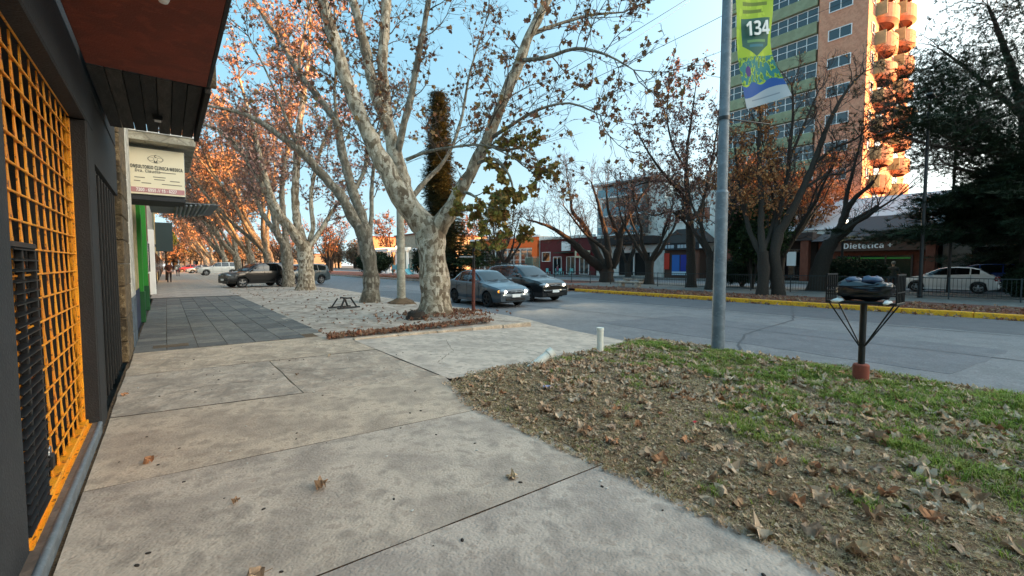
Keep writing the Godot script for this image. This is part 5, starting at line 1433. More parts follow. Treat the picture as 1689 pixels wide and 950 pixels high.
func make_median() -> void:
	var dark := [Color(0.020, 0.034, 0.016), Color(0.028, 0.045, 0.020), Color(0.016, 0.026, 0.014)]
	var green := [Color(0.04, 0.07, 0.025), Color(0.055, 0.09, 0.03), Color(0.03, 0.05, 0.02)]
	var pinkish := [Color(0.24, 0.12, 0.10), Color(0.30, 0.15, 0.12), Color(0.20, 0.09, 0.07), Color(0.26, 0.14, 0.08)]
	var rusty := [Color(0.40, 0.17, 0.06), Color(0.34, 0.13, 0.05), Color(0.45, 0.22, 0.08), Color(0.28, 0.11, 0.05)]
	grow_tree("bare_tree", "low spreading bare tree with many dark stems before the red cafe", "", BARE_LOW, {bark = M.bark, twig = M.twig, density = 3.2, blen = 2.6, twigs = 12, leaves = 0.0, twig_r = 0.013, brad = 0.045, up = 0.5})
	grow_tree("pink_leaved_tree", "slender tree with thin pinkish brown leaves left of the steel lamp post", "", PINK_TREE, {bark = M.bark, twig = M.twig, density = 4.0, blen = 2.0, twigs = 11, leaves = 3.4, leaf_size = 0.16, cols = pinkish, leaf_mesh = M.small_leaf, twig_r = 0.011, from = 0.15})
	grow_tree("bare_tree", "tall bare tree with upswept dark limbs right of the steel lamp post", "", BARE_TALL, {bark = M.bark, twig = M.twig, density = 3.6, blen = 2.0, twigs = 11, leaves = 0.25, leaf_size = 0.16, cols = rusty, leaf_mesh = M.small_leaf, twig_r = 0.011, up = 0.6})
	grow_tree("rust_leaved_tree", "tree with rust orange leaves just right of the steel lamp post", "", ORANGE_TREE, {bark = M.bark, twig = M.twig, density = 4.0, blen = 2.0, twigs = 10, leaves = 4.5, leaf_size = 0.16, cols = rusty, leaf_mesh = M.small_leaf, twig_r = 0.011, from = 0.3})
	grow_tree("bare_tree", "leaning dark trunk forking low in front of the diet shop", "", LEANING_TREE, {bark = M.bark, twig = M.twig, density = 2.4, blen = 2.4, twigs = 9, leaves = 0.0, twig_r = 0.012, up = 0.5})
	# big fine leaved evergreen on the right
	var ev := grow_tree("evergreen_tree", "tall airy evergreen with spreading dark branches at the right edge", "", EVERGREEN, {bark = M.bark, twig = M.twig, density = 2.6, blen = 2.6, twigs = 6, leaves = 0.0, twig_r = 0.008, from = 0.2})
	var xf := []; var cc := []
	for li in range(1, EVERGREEN.size()):
		var L: Array = EVERGREEN[li]
		for i in range(1, L.size()):
			for k in 85:
				var f := rng.randf()
				var a := Vector3(L[i - 1][0], L[i - 1][1], L[i - 1][2]); var b := Vector3(L[i][0], L[i][1], L[i][2])
				var off := rdir() * Vector3(2.3, 0.9, 2.3) * sqrt(rng.randf())
				var c := a.lerp(b, f) + off + Vector3(0, 0.5, 0)
				if wobble.get_noise_3dv(c * 1.6) < -0.02: continue
				for s in 7:
					var p := c + rdir() * Vector3(0.8, 0.22, 0.8)
					xf.append(Transform3D(frame_along(rdir() * Vector3(1, 0.35, 1) + Vector3(0, 0.12, 0), rng.randf() * 0.6, rng.randf_range(0.35, 0.7)), p - ev.position))
					cc.append(pick(dark))
	many(ev, "crown", M.needle_mesh, xf, cc, M.needles)
	# cedar and hedges
	conifer("cedar_tree", "broad dark cedar with layered branches spread above the white hatchback", Vector3(30.6, 0.0, -1.2), 6.6, 5.4, 2.6, 22, 13, dark, 0.8, 0.03)
	conifer("cedar_tree", "second dark cedar behind the white hatchback at the right edge", Vector3(41.5, 0.0, 0.5), 8.6, 5.0, 0.8, 24, 12, dark, 0.9, 0.12)
	shrub("hedge_shrub", "black green bush round the cedar's foot at the right edge", Vector3(30.4, 0, -0.9), Vector3(1.1, 0.75, 0.8), 0.1, 2600, 0.2, dark, "hedge clumps on the median")
	conifer("young_pine", "small green conifer peeping over the silver car's roof", Vector3(20.8, 0.0, -31.0), 3.7, 2.0, 1.4, 9, 8, green, 0.5, 0.05)
	conifer("cypress_tree", "tall narrow dark cypress rising behind the nearest plane tree", Vector3(21.5, 0.0, -38.8), 19.0, 1.45, 0.6, 90, 11, [Color(0.045, 0.05, 0.02), Color(0.03, 0.038, 0.016), Color(0.075, 0.07, 0.025)], 0.75, -0.7)
	conifer("dark_conifer", "dark bushy conifer between the plane trunk and silver car", Vector3(20.9, 0.0, -35.0), 6.2, 2.1, 0.4, 18, 9, dark, 0.6, 0.2)
	shrub("clipped_shrub", "round clipped dark shrub right of the concrete pole", Vector3(20.6, 0, -39.6), Vector3(1.5, 1.55, 1.6), 0.4, 2600, 0.26, dark, "round clipped shrubs in the square")
	shrub("clipped_shrub", "wide flat topped dark shrub left of the second plane trunk", Vector3(20.4, 0, -53.5), Vector3(2.2, 1.25, 2.6), 0.5, 3000, 0.3, dark, "round clipped shrubs in the square")
	shrub("hedge_shrub", "dark hedge clump below the green shop window", Vector3(30.6, 0, -7.7), Vector3(1.0, 0.85, 1.7), 0.15, 2600, 0.2, dark, "hedge clumps on the median")
	shrub("hedge_shrub", "dark hedge clump right of the steel lamp post", Vector3(29.8, 0, -13.2), Vector3(1.0, 0.8, 1.9), 0.25, 2200, 0.2, dark, "hedge clumps on the median")
	shrub("leafy_bush", "dense dark leafy bush around the feet of the bare stems right of the lamp post", Vector3(27.6, 0, -11.6), Vector3(1.9, 2.0, 1.9), 1.5, 3800, 0.22, green + dark)
	# trees of the square and along the far side
	var trees := [[Vector3(22.3, 0, -80), 9.0, 0.5, "old dark trunked tree standing in the square left of the colonnade"], [Vector3(27, 0, -95), 10.0, 0.0, "brown leaved tree at the back of the square"], [Vector3(36, 0, -84), 10.0, 1.0, "brown leaved tree right of the white colonnade"], [Vector3(21.5, 0, -115), 11.0, 0.5, "rust coloured tree beyond the square"], [Vector3(33, 0, -58), 8.5, 1.0, "pinkish tree in front of the orange shop's far end"], [Vector3(30.5, 0, -40), 7.5, 0.2, "thin bare tree before the orange shop"], [Vector3(34, 0, -46), 8.0, 0.6, "thin brown tree beside the orange pillar"], [Vector3(48, 0, -78), 11.0, 1.0, "bushy brown tree above the orange shop's roof"], [Vector3(12, 0, -150), 12.0, 1.4, "rust tree closing the view down the road"], [Vector3(2, 0, -160), 12.0, 1.4, "rust tree closing the view down the pavement"], [Vector3(-1, 0, -135), 10.0, 1.2, "orange tree above the last houses on the left"], [Vector3(40.8, 0, -30.5), 7.0, 0.2, "bare street tree before the white apartment block"], [Vector3(18, 0, -170), 12.0, 1.2, "brown tree far behind the white suv"], [Vector3(29.4, 0, -10.9), 8.6, 0.03, "finely twigged bare tree just left of the leaning dark trunk"], [Vector3(25.2, 0, -12.9), 8.2, 0.5, "small brown tree close behind the steel lamp post"], [Vector3(28.2, 0, -19.2), 7.6, 0.1, "finely twigged bare tree before the hipped kiosk"]]
	for k in trees.size():
		var q: Array = trees[k]
		var L := wild_limbs(q[0], 0.22 + q[1] * 0.012, q[1] * 0.22, q[1], Vector3(0, 0, 0), 5, 0.6)
		grow_tree("square_tree", q[3], "trees of the square", L, {bark = M.bark, twig = M.twig, density = 2.0, blen = q[1] * 0.22, twigs = 8, leaves = q[2] * 2.6, leaf_size = 0.26 if q[0].z < -70 else 0.18, cols = rusty + pinkish, leaf_mesh = M.small_leaf, twig_r = 0.026 if q[0].z < -70 else 0.017, step = 0.5, sprigs = 2, brad = 0.045, up = 0.45})
	# trees beside and behind the tower
	for q in [[Vector3(47.5, 0, -21.5), 11.5, "rust leaved tree standing in front of the tower's green bands"], [Vector3(49, 0, -16.0), 10.5, "rust leaved tree at the foot of the tower's brick corner"]]:
		grow_tree("rust_leaved_tree", q[2], "rust trees by the tower", wild_limbs(q[0], 0.3, 3.0, q[1], Vector3.ZERO, 6, 0.55), {bark = M.bark, twig = M.twig, density = 2.2, blen = 2.4, twigs = 8, leaves = 4.0, leaf_size = 0.22, cols = rusty, leaf_mesh = M.small_leaf, twig_r = 0.008, step = 0.5})
	# the wood that closes the avenue
	var wood := thing("far_wood", "hazy brown mass of distant trees closing the avenue", "trees", Vector3(30, 0, -165))
	wood.set_meta("kind", "stuff")
	xf = []; cc = []
	var tk := Geo.new()
	for k in 90:
		var x := rng.randf_range(-52, 62); var z := rng.randf_range(-16, 16)
		var hh := rng.randf_range(6, 11)
		tk.tube([Vector3(x, 0, z), Vector3(x + rng.randf_range(-0.5, 0.5), hh * 0.5, z), Vector3(x + rng.randf_range(-1, 1), hh, z)], [0.22, 0.16, 0.04], 5, false)
		for j in 120:
			var d := rdir()
			xf.append(Transform3D(frame_along(rdir(), rng.randf() * TAU, rng.randf_range(0.5, 1.1)), Vector3(x, hh * 0.62, z) + d * Vector3(3.2, hh * 0.42, 3.2) * pow(rng.randf(), 0.45)))
			cc.append(pick([Color(0.20, 0.12, 0.08), Color(0.26, 0.14, 0.08), Color(0.16, 0.11, 0.08), Color(0.12, 0.11, 0.06)]))
	part(wood, "trunks", tk, M.bark)
	many(wood, "crowns", M.clump_mesh, xf, cc, M.leaf)
	# railing along the median
	var rail := mat(Color(0.20, 0.215, 0.215), 0.6, 0.3)
	var f := thing("median_railing", "thin grey steel railing running along the median path", "railing", Vector3(26, 0.015, -11))
	var zz := -16.0
	while zz < 16.0:
		part(f, "post", bx(Vector3(0, 0.47, zz), Vector3(0.045, 0.94, 0.045)), rail)
		part(f, "top_rail", bx(Vector3(0, 0.9, zz + 1.0), Vector3(0.035, 0.035, 1.95)), rail)
		part(f, "bottom_rail", bx(Vector3(0, 0.12, zz + 1.0), Vector3(0.03, 0.03, 1.95)), rail)
		var g := Geo.new()
		for k in 15: g.box(Vector3(0, 0.51, zz + 0.12 + k * 0.125), Vector3(0.012, 0.76, 0.012))
		var bars := part(f, "bars", g, rail)
		bars.set_meta("kind", "stuff")
		zz += 2.0
	# slab bench and lamps
	for q in [[Vector3(24.0, 0.02, -17.8), "low pale stone bench by the railing's left end"], [Vector3(28.2, 0.02, -20.5), "pale stone bench in front of the white shop"]]:
		var b := thing("stone_bench", q[1], "bench", q[0], 0.0, "stone benches on the median")
		part(b, "seat", bx(Vector3(0, 0.32, 0), Vector3(0.5, 0.10, 1.8), 0.02), M.concrete_worn)
		for s in [-0.8, 0.8]: part(b, "leg", bx(Vector3(0, 0.13, s * 0.8), Vector3(0.4, 0.27, 0.25), 0.02), M.concrete_worn)
	for q in [[Vector3(26.3, 0, -3.95), 8.4, false, "thin dark lamp post standing in front of the white hatchback"], [Vector3(33.5, 0, -3.9), 9.4, false, "thin dark lamp post rising out of the cedar"], [Vector3(31.8, 0, -8.3), 3.9, true, "short lamp post with a lit round globe before the diet shop"], [Vector3(36.5, 0, -49.6), 3.9, true, "short lamp post with a lit round globe before the orange shop"], [Vector3(25.0, 0, -57.0), 3.7, true, "short lamp post with a lit round globe beside the colonnade"]]:
		var l := thing("median_lamp", q[3], "lamp post", q[0], 0.0, "lamp posts of the median")
		var g := Geo.new()
		g.tube([Vector3(0, -0.02, 0), Vector3(0, 0.5, 0), Vector3(0, q[1] - 0.1, 0)], [0.10, 0.075, 0.06], 10)
		part(l, "pole", g, M.black_paint)
		if q[2]:
			g = Geo.new()
			g.ball(Vector3(0, q[1] + 0.12, 0), Vector3(0.24, 0.24, 0.24), 14)
			part(l, "globe", g, glow(Color(1.0, 0.93, 0.78), 1.6))
			g = Geo.new()
			g.lathe(Vector3(0, q[1] - 0.13, 0), [Vector2(0.06, -0.06), Vector2(0.13, 0.0), Vector2(0.13, 0.05), Vector2(0.0, 0.05)], 12)
			part(l, "collar", g, M.black_paint)
			var om := OmniLight3D.new()
			om.name = "globe_light"
			om.position = Vector3(0, q[1] + 0.12, 0)
			om.light_color = Color(1.0, 0.9, 0.74); om.light_energy = 1.2; om.light_size = 0.24; om.omni_range = 25.0; om.shadow_enabled = true
			l.add_child(om)
		else:
			g = Geo.new()
			g.tube([Vector3(0, q[1] - 0.15, 0), Vector3(-0.5, q[1], 0.1), Vector3(-1.1, q[1] + 0.05, 0.2)], [0.05, 0.045, 0.04], 8)
			part(l, "arm", g, M.black_paint)
			part(l, "head", bx(Vector3(-1.35, q[1] + 0.04, 0.24), Vector3(0.6, 0.12, 0.24), 0.04), M.black_paint)

# ---------------------------------------------------------------- cars
func at_s(a: Array, s: float) -> float:
	if s <= a[0][0]: return a[0][1]
	for i in a.size() - 1:
		if s <= a[i + 1][0]: return lerpf(a[i][1], a[i + 1][1], (s - a[i][0]) / max(a[i + 1][0] - a[i][0], 1e-4))
	return a[a.size() - 1][1]

# front looks to local +z; s runs from the nose backwards
func make_car(called: String, label: String, at: Vector3, turn: float, c: Dictionary) -> Node3D:
	var t := thing(called, label, c.get("category", "car"), at, turn, c.get("group", ""))
	var L: float = c.L; var hw: float = c.hw
	var st := []
	var s := 0.0
	while s < L - 0.02:
		st.append(s); s += 0.055 if (s > 0.3) else 0.03
	st.append(L)
	var ring := 12
	var grid := []
	for si in st:
		var belt := at_s(c.belt, si); var top := at_s(c.top, si)
		var green: bool = top > belt + 0.03
		var yb: float = c.clear + 0.05 * (1.0 - smoothstep(0.0, 0.35, si)) + 0.06 * smoothstep(L - 0.45, L, si)
		var arch := yb
		for ax in [c.front, c.rear]:
			var d: float = absf(si - ax); var R: float = c.wheel + 0.055
			if d < R: arch = max(arch, c.wheel + sqrt(R * R - d * d))
		var taper: float = 1.0 - c.get("nose", 0.14) * pow(1.0 - smoothstep(0.0, 0.75, si), 2.0) - c.get("tail", 0.08) * pow(smoothstep(L - 0.6, L, si), 2.0)
		var w := hw * taper
		var wb := w * 0.965
		var wt: float = min(wb - 0.02, hw * c.get("roofw", 0.72) + 0.10 * hw * clampf((c.H - top) / 0.4, 0, 1))
		var P := []
		P.append(Vector2(0.0, min(yb, arch) if arch == yb else yb))
		P.append(Vector2(w * 0.80, yb if arch == yb else arch))
		P.append(Vector2(w * 0.985, arch + 0.02))
		P.append(Vector2(w, max(lerpf(yb, belt, 0.42), arch + 0.03)))
		P.append(Vector2(w * 0.995, max(lerpf(yb, belt, 0.72), arch + 0.05)))
		P.append(Vector2(wb, belt))
		if green:
			P.append(Vector2(wb - 0.035, belt + 0.02))
			P.append(Vector2(lerpf(wb - 0.035, wt, 0.55), lerpf(belt + 0.02, top - 0.05, 0.55)))
			P.append(Vector2(wt, max(top - 0.055, belt + 0.02)))
			P.append(Vector2(wt * 0.90, max(top - 0.022, belt + 0.022)))
			P.append(Vector2(wt * 0.5, top - 0.004))
			P.append(Vector2(0, top))
		else:
			for k in [0.93, 0.85, 0.7, 0.5, 0.25, 0.0]: P.append(Vector2(wb * k, belt + 0.035 * (1.0 - k * k)))
		grid.append(P)
	# vertex normals from neighbours
	var pos := func(i: int, k: int, sd: float) -> Vector3: return Vector3(grid[i][k].x * sd, grid[i][k].y, L / 2 - st[i])
	var body := Geo.new(); var glass := {}
	var put := func(g: Geo, i: int, k: int, sd: float):
		var n := st.size()
		var q := []
		for e in [[i, k], [i + 1, k], [i + 1, k + 1], [i, k + 1]]:
			var p: Vector3 = pos.call(e[0], e[1], sd)
			var du: Vector3 = pos.call(min(e[0] + 1, n - 1), e[1], sd) - pos.call(max(e[0] - 1, 0), e[1], sd)
			var dv: Vector3 = pos.call(e[0], min(e[1] + 1, ring - 1), sd) - pos.call(e[0], max(e[1] - 1, 0), sd)
			var nn := du.cross(dv).normalized() * sd
			if nn.length() < 0.5: nn = Vector3.UP
			if nn.dot(p - Vector3(0, 0.6, p.z * 0.8)) < 0: nn = -nn
			q.append(g.vert(p, nn))
		if sd < 0: g.ix.append_array([q[0], q[1], q[2], q[0], q[2], q[3]])
		else: g.ix.append_array([q[0], q[2], q[1], q[0], q[3], q[2]])
	for i in st.size() - 1:
		var sm: float = (st[i] + st[i + 1]) * 0.5
		var green: bool = at_s(c.top, sm) > at_s(c.belt, sm) + 0.06
		for k in ring - 1:
			for sd in [1.0, -1.0]:
				var where := "body"
				if green and k >= 9 and sm < c.screen: where = "windshield"
				elif green and k >= 9 and sm > c.back: where = "rear_window"
				elif green and (k == 6 or k == 7):
					for wi in c.windows.size():
						if sm > c.windows[wi][0] and sm < c.windows[wi][1]: where = "side_window%d%s" % [wi, "l" if sd > 0 else "r"]
				if where == "body": put.call(body, i, k, sd)
				else:
					if not glass.has(where): glass[where] = Geo.new()
					put.call(glass[where], i, k, sd)
	for e in [0, st.size() - 1]:
		for k in ring - 1:
			for sd in [1.0, -1.0]:
				var a: Vector3 = pos.call(e, k, sd); var b: Vector3 = pos.call(e, k + 1, sd)
				var m := Vector3(0, (at_s(c.belt, st[e]) + c.clear) * 0.5, a.z)
				if (e == 0) == (sd > 0): body.tri(m, a, b)
				else: body.tri(m, b, a)
	part(t, "body", body, c.paint)
	for w in glass: part(t, w.left(11) if w.begins_with("side") else w, glass[w], c.get("glass", M.car_glass))
	# dark underside trough and wheels
	var un := Geo.new()
	un.box(Vector3(0, c.clear + 0.10, 0), Vector3(hw * 1.5, 0.22, L * 0.9))
	un.box(Vector3(0, c.wheel + 0.16, L / 2 - c.front), Vector3(hw * 1.85, 0.2, c.wheel * 1.9))
	un.box(Vector3(0, c.wheel + 0.16, L / 2 - c.rear), Vector3(hw * 1.85, 0.2, c.wheel * 1.9))
	part(t, "underbody", un, M.black)
	for ax in [c.front, c.rear]:
		for sd in [-1.0, 1.0]:
			var W: float = c.wheel
			var w := Geo.new()
			var ct := Vector3(sd * (hw - 0.205), W, L / 2 - ax)
			w.lathe(ct, [Vector2(W * 0.62, 0.0), Vector2(W * 0.9, 0.0), Vector2(W, 0.03), Vector2(W, 0.165), Vector2(W * 0.93, 0.195), Vector2(W * 0.66, 0.195), Vector2(W * 0.64, 0.15)], 22, Vector3(sd, 0, 0))
			var wh := part(t, "wheel", w, M.tyre)
			var r := Geo.new()
			r.lathe(ct, [Vector2(W * 0.66, 0.19), Vector2(W * 0.62, 0.185), Vector2(W * 0.6, 0.14)], 22, Vector3(sd, 0, 0))
			for k in 5:
				var a := TAU * k / 5 + 0.3
				var d := Vector3(0, sin(a), cos(a))
				r.bar(ct + Vector3(sd * 0.185, 0, 0) + d * W * 0.08, ct + Vector3(sd * 0.17, 0, 0) + d * W * 0.62, W * 0.24, 0.03, Vector3(sd, 0, 0))
			r.lathe(ct, [Vector2(W * 0.17, 0.15), Vector2(W * 0.16, 0.2), Vector2(0, 0.205)], 12, Vector3(sd, 0, 0))
			part(wh, "rim", r, c.get("rim", M.rim))
			var hub := Geo.new()
			hub.lathe(ct, [Vector2(W * 0.6, 0.10), Vector2(0.0, 0.10)], 18, Vector3(sd, 0, 0))
			part(wh, "brake_disc", hub, M.black)
	# nose
	var z := L / 2
	var hy: float = at_s(c.belt, 0.08)
	var lit: bool = c.get("lit", false)
	for sd in [-1.0, 1.0]:
		var h := Geo.new()
		h.ball(Vector3(sd * hw * 0.66, hy - 0.065, z - 0.12), Vector3(hw * 0.25, 0.085, 0.17), 14)
		var hl := part(t, "headlight", h, M.lens)
		if lit:
			var b := Geo.new()
			b.ball(Vector3(sd * hw * 0.60, hy - 0.07, z - 0.02), Vector3(0.075, 0.06, 0.09), 10)
			part(hl, "lamp", b, M.lamp_on)
			if c.get("amber", false):
				b = Geo.new()
				b.ball(Vector3(sd * hw * 0.80, hy - 0.065, z - 0.12), Vector3(0.09, 0.06, 0.10), 10)
				part(hl, "turn_signal", b, glow(Color(1.0, 0.62, 0.12), 0.5))
			var sp := SpotLight3D.new()
			sp.name = "beam"
			sp.position = Vector3(sd * hw * 0.60, hy - 0.07, z + 0.12)
			sp.rotation = Vector3(-0.06, PI, 0)
			sp.light_color = Color(1.0, 0.92, 0.75); sp.light_energy = 1.0; sp.spot_angle = 38.0; sp.light_size = 0.06; sp.spot_range = 30.0; sp.shadow_enabled = true
			t.add_child(sp, true)
		var fgl := Geo.new()
		fgl.ball(Vector3(sd * hw * 0.72, c.clear + 0.16, z - 0.07), Vector3(0.075, 0.06, 0.05), 10)
		part(t, "fog_light", fgl, M.fog_on if lit else M.lens)
		var m := Geo.new()
		var ms: float = c.windows[0][0] + 0.12
		m.box(Vector3(sd * (hw + 0.06), at_s(c.belt, ms) + 0.08, z - ms), Vector3(0.20, 0.14, 0.10), Basis.IDENTITY, 0.035)
		part(t, "mirror", m, c.get("mirror", c.paint))
		var tl := Geo.new()
		tl.ball(Vector3(sd * hw * 0.80, at_s(c.belt, L - 0.1) - c.get("taildrop", 0.10), -z + 0.09), Vector3(hw * 0.15, c.get("tailh", 0.12), 0.10), 12)
		part(t, "tail_light", tl, M.tail)
		# door seams and handles stand a little proud
		for q in c.seams:
			var sg := Geo.new()
			var wx := hw * 1.002
			sg.box(Vector3(sd * wx, lerpf(c.clear + 0.08, at_s(c.belt, q), 0.5), z - q), Vector3(0.008, at_s(c.belt, q) - c.clear - 0.12, 0.012))
			part(t, "door_seam", sg, M.black)
			part(t, "door_handle", bx(Vector3(sd * (hw + 0.012), at_s(c.belt, q) - 0.13, z - q + 0.14), Vector3(0.03, 0.03, 0.16), 0.01), c.get("mirror", c.paint))
		var sill := Geo.new()
		sill.box(Vector3(sd * hw * 0.985, c.clear + 0.06, z - (c.front + c.rear) / 2), Vector3(0.03, 0.10, c.rear - c.front - 2.1 * c.wheel), Basis.IDENTITY, 0.01)
		part(t, "sill", sill, c.get("trim", c.paint))
	part(t, "grille", bx(Vector3(0, hy - 0.085, z - 0.005), Vector3(hw * 0.72, 0.10, 0.05), 0.02), M.black)
	part(t, "grille_bar", bx(Vector3(0, hy - 0.085, z + 0.022), Vector3(hw * 0.70, 0.018, 0.02), 0.006), M.chrome)
	part(t, "badge", bx(Vector3(0, hy - 0.08, z + 0.03), Vector3(0.13, 0.06, 0.02), 0.008), M.chrome)
	part(t, "bumper", bx(Vector3(0, c.clear + 0.27, z - 0.03), Vector3(hw * 1.62, 0.15, 0.14), 0.05), c.get("bumper", c.paint))
	part(t, "lower_intake", bx(Vector3(0, c.clear + 0.13, z + 0.002), Vector3(hw * 1.15, 0.11, 0.05), 0.015), M.black)
	part(t, "front_plate", bx(Vector3(0, c.clear + 0.27, z + 0.052), Vector3(0.40, 0.12, 0.012), 0.004), M.white)
	part(t, "rear_bumper", bx(Vector3(0, c.clear + 0.25, -z + 0.02), Vector3(hw * 1.7, 0.22, 0.16), 0.05), c.get("bumper", c.paint))
	part(t, "rear_plate", bx(Vector3(0, c.clear + 0.42, -z - 0.06), Vector3(0.40, 0.12, 0.02), 0.004), M.white)
	if c.get("rails", false):
		for sd in [-1.0, 1.0]:
			var g := Geo.new()
			var x: float = sd * hw * 0.66
			g.tube([Vector3(x, c.H - 0.06, z - c.screen - 0.15), Vector3(x, c.H + 0.045, z - c.screen - 0.35), Vector3(x, c.H + 0.05, -z + 0.9), Vector3(x, c.H - 0.08, -z + 0.5)], [0.018, 0.018, 0.018, 0.018], 6)
			part(t, "roof_rail", g, M.black)
	if c.get("wiper", true):
		var g := Geo.new()
		var y0: float = at_s(c.top, c.cowl + 0.05) + 0.03
		g.bar(Vector3(-0.5, y0, z - c.cowl - 0.04), Vector3(0.05, y0 + 0.03, z - c.cowl - 0.1), 0.02, 0.02)
		g.bar(Vector3(0.1, y0, z - c.cowl - 0.04), Vector3(0.6, y0 + 0.03, z - c.cowl - 0.1), 0.02, 0.02)
		part(t, "wiper", g, M.black)
	return t

func paint(col: Color, metal := 0.0) -> StandardMaterial3D:
	var m := mat(col, 0.35, metal, 0.5)
	m.clearcoat_enabled = true
	m.clearcoat = 0.8
	m.clearcoat_roughness = 0.06
	return m

func make_cars() -> void:
	M.car_glass = mat(Color(0.05, 0.06, 0.066), 0.04, 0.0, 0.9)
	M.rim = mat(Color(0.55, 0.56, 0.57), 0.35, 0.7)
	M.lens = mat(Color(0.62, 0.64, 0.66), 0.08, 0.3, 0.9)
	M.lamp_on = glow(Color(1.0, 0.96, 0.86), 3.0)
	M.fog_on = glow(Color(1.0, 0.97, 0.88), 2.2)
	M.tail = mat(Color(0.45, 0.03, 0.035), 0.15, 0.0, 0.8)
	var sedan := {L = 4.15, hw = 0.82, H = 1.43, clear = 0.19, wheel = 0.29, front = 0.78, rear = 3.15, cowl = 1.1, screen = 1.85, back = 2.95, windows = [[1.35, 2.12], [2.2, 2.9], [2.96, 3.2]], seams = [1.32, 2.16, 2.95], belt = [[0, 0.60], [0.05, 0.68], [0.3, 0.77], [0.9, 0.88], [1.15, 0.92], [2.0, 0.93], [3.1, 0.96], [3.45, 1.0], [3.95, 0.98], [4.1, 0.90], [4.15, 0.70]], top = [[0, 0.0], [1.09, 0.9], [1.1, 0.945], [1.4, 1.13], [1.75, 1.33], [1.95, 1.40], [2.3, 1.43], [2.65, 1.425], [2.95, 1.37], [3.25, 1.2], [3.5, 1.02], [3.51, 0.0]]}
	var silver := sedan.duplicate(true)
	silver.merge({paint = paint(Color(0.27, 0.315, 0.35), 0.45), bumper = paint(Color(0.48, 0.50, 0.51), 0.3), lit = true, amber = true, rim = M.black, group = "cars driving towards the viewer"})
	make_car("silver_sedan", "silver blue sedan driving towards the viewer with headlights on", Vector3(10.4, -0.148, -15.0), 0.0, silver)
	var mpv := {L = 4.36, hw = 0.87, H = 1.64, clear = 0.21, wheel = 0.32, front = 0.85, rear = 3.45, cowl = 1.05, screen = 2.0, back = 4.0, windows = [[1.35, 2.2], [2.28, 3.15], [3.23, 3.95]], seams = [1.3, 2.24, 3.2], belt = [[0, 0.66], [0.05, 0.80], [0.3, 0.92], [0.9, 1.02], [1.2, 1.06], [3.0, 1.09], [3.9, 1.12], [4.25, 1.1], [4.33, 0.95], [4.36, 0.75]], top = [[0, 0], [1.04, 1.0], [1.05, 1.075], [1.4, 1.30], [1.75, 1.51], [2.05, 1.60], [2.6, 1.64], [3.4, 1.63], [3.95, 1.57], [4.15, 1.42], [4.28, 1.12], [4.29, 0]]}
	var spin := mpv.duplicate(true)
	spin.merge({paint = paint(Color(0.075, 0.078, 0.088), 0.3), lit = true, rails = true, group = "cars driving towards the viewer"})
	make_car("dark_minivan", "charcoal minivan with roof rails driving beside the silver sedan", Vector3(13.35, -0.148, -16.0), 0.0, spin)
	var suv := {L = 4.2, hw = 0.86, H = 1.64, clear = 0.26, wheel = 0.335, front = 0.80, rear = 3.3, cowl = 1.02, screen = 1.85, back = 4.0, windows = [[1.25, 2.15], [2.23, 3.05], [3.13, 3.85]], seams = [1.2, 2.19, 3.1], belt = [[0, 0.72], [0.04, 0.86], [0.25, 0.95], [0.9, 1.03], [1.1, 1.05], [3.0, 1.07], [3.9, 1.10], [4.12, 1.08], [4.2, 0.85]], top = [[0, 0], [1.01, 1.0], [1.02, 1.07], [1.35, 1.30], [1.65, 1.49], [1.9, 1.58], [2.4, 1.63], [3.4, 1.63], [3.9, 1.59], [4.05, 1.45], [4.14, 1.1], [4.15, 0]]}
	var eco := suv.duplicate(true)
	eco.merge({paint = paint(Color(0.025, 0.027, 0.03)), bumper = M.black, trim = mat(Color(0.09, 0.09, 0.09), 0.7), tailh = 0.24, taildrop = 0.05, rails = true})
	make_car("black_suv", "black compact suv parked nose to the pavement by the plane trees", Vector3(4.85, -0.02, -34.15), atan2(-0.96, 0.28), eco)
	var big := {L = 5.2, hw = 0.93, H = 1.82, clear = 0.30, wheel = 0.39, front = 0.95, rear = 4.0, cowl = 1.45, screen = 2.3, back = 4.75, windows = [[1.75, 2.7], [2.8, 3.6], [3.7, 4.6]], seams = [1.7, 2.75, 3.65], belt = [[0, 0.85], [0.05, 1.02], [0.3, 1.10], [1.2, 1.17], [1.4, 1.2], [3.5, 1.22], [4.9, 1.24], [5.1, 1.2], [5.2, 0.95]], top = [[0, 0], [1.44, 1.15], [1.45, 1.22], [1.8, 1.46], [2.15, 1.70], [2.45, 1.79], [3.2, 1.82], [4.3, 1.81], [4.85, 1.72], [5.05, 1.4], [5.1, 1.24], [5.11, 0]]}
	var wp := big.duplicate(true)
	wp.merge({paint = paint(Color(0.80, 0.80, 0.78)), bumper = mat(Color(0.12, 0.13, 0.16), 0.6), group = "cars parked on the bare earth"})
	make_car("white_suv", "big white suv with dark bumper parked beyond the black one", Vector3(5.75, -0.02, -73.0), atan2(-1.0, 0.12), wp)
	var hatch := {L = 4.0, hw = 0.84, H = 1.47, clear = 0.18, wheel = 0.30, front = 0.80, rear = 3.3, cowl = 0.95, screen = 1.85, back = 3.3, windows = [[1.15, 2.1], [2.16, 2.95], [2.98, 3.3]], seams = [1.1, 2.12, 3.0], belt = [[0, 0.55], [0.05, 0.66], [0.3, 0.78], [0.9, 0.92], [1.1, 0.95], [2.2, 0.99], [3.2, 1.04], [3.75, 1.0], [3.92, 0.86], [4.0, 0.62]], top = [[0, 0], [0.94, 0.92], [0.95, 0.965], [1.3, 1.16], [1.7, 1.38], [2.0, 1.45], [2.4, 1.47], [2.9, 1.44], [3.3, 1.35], [3.6, 1.14], [3.78, 1.0], [3.79, 0]]}
	var wt := hatch.duplicate(true)
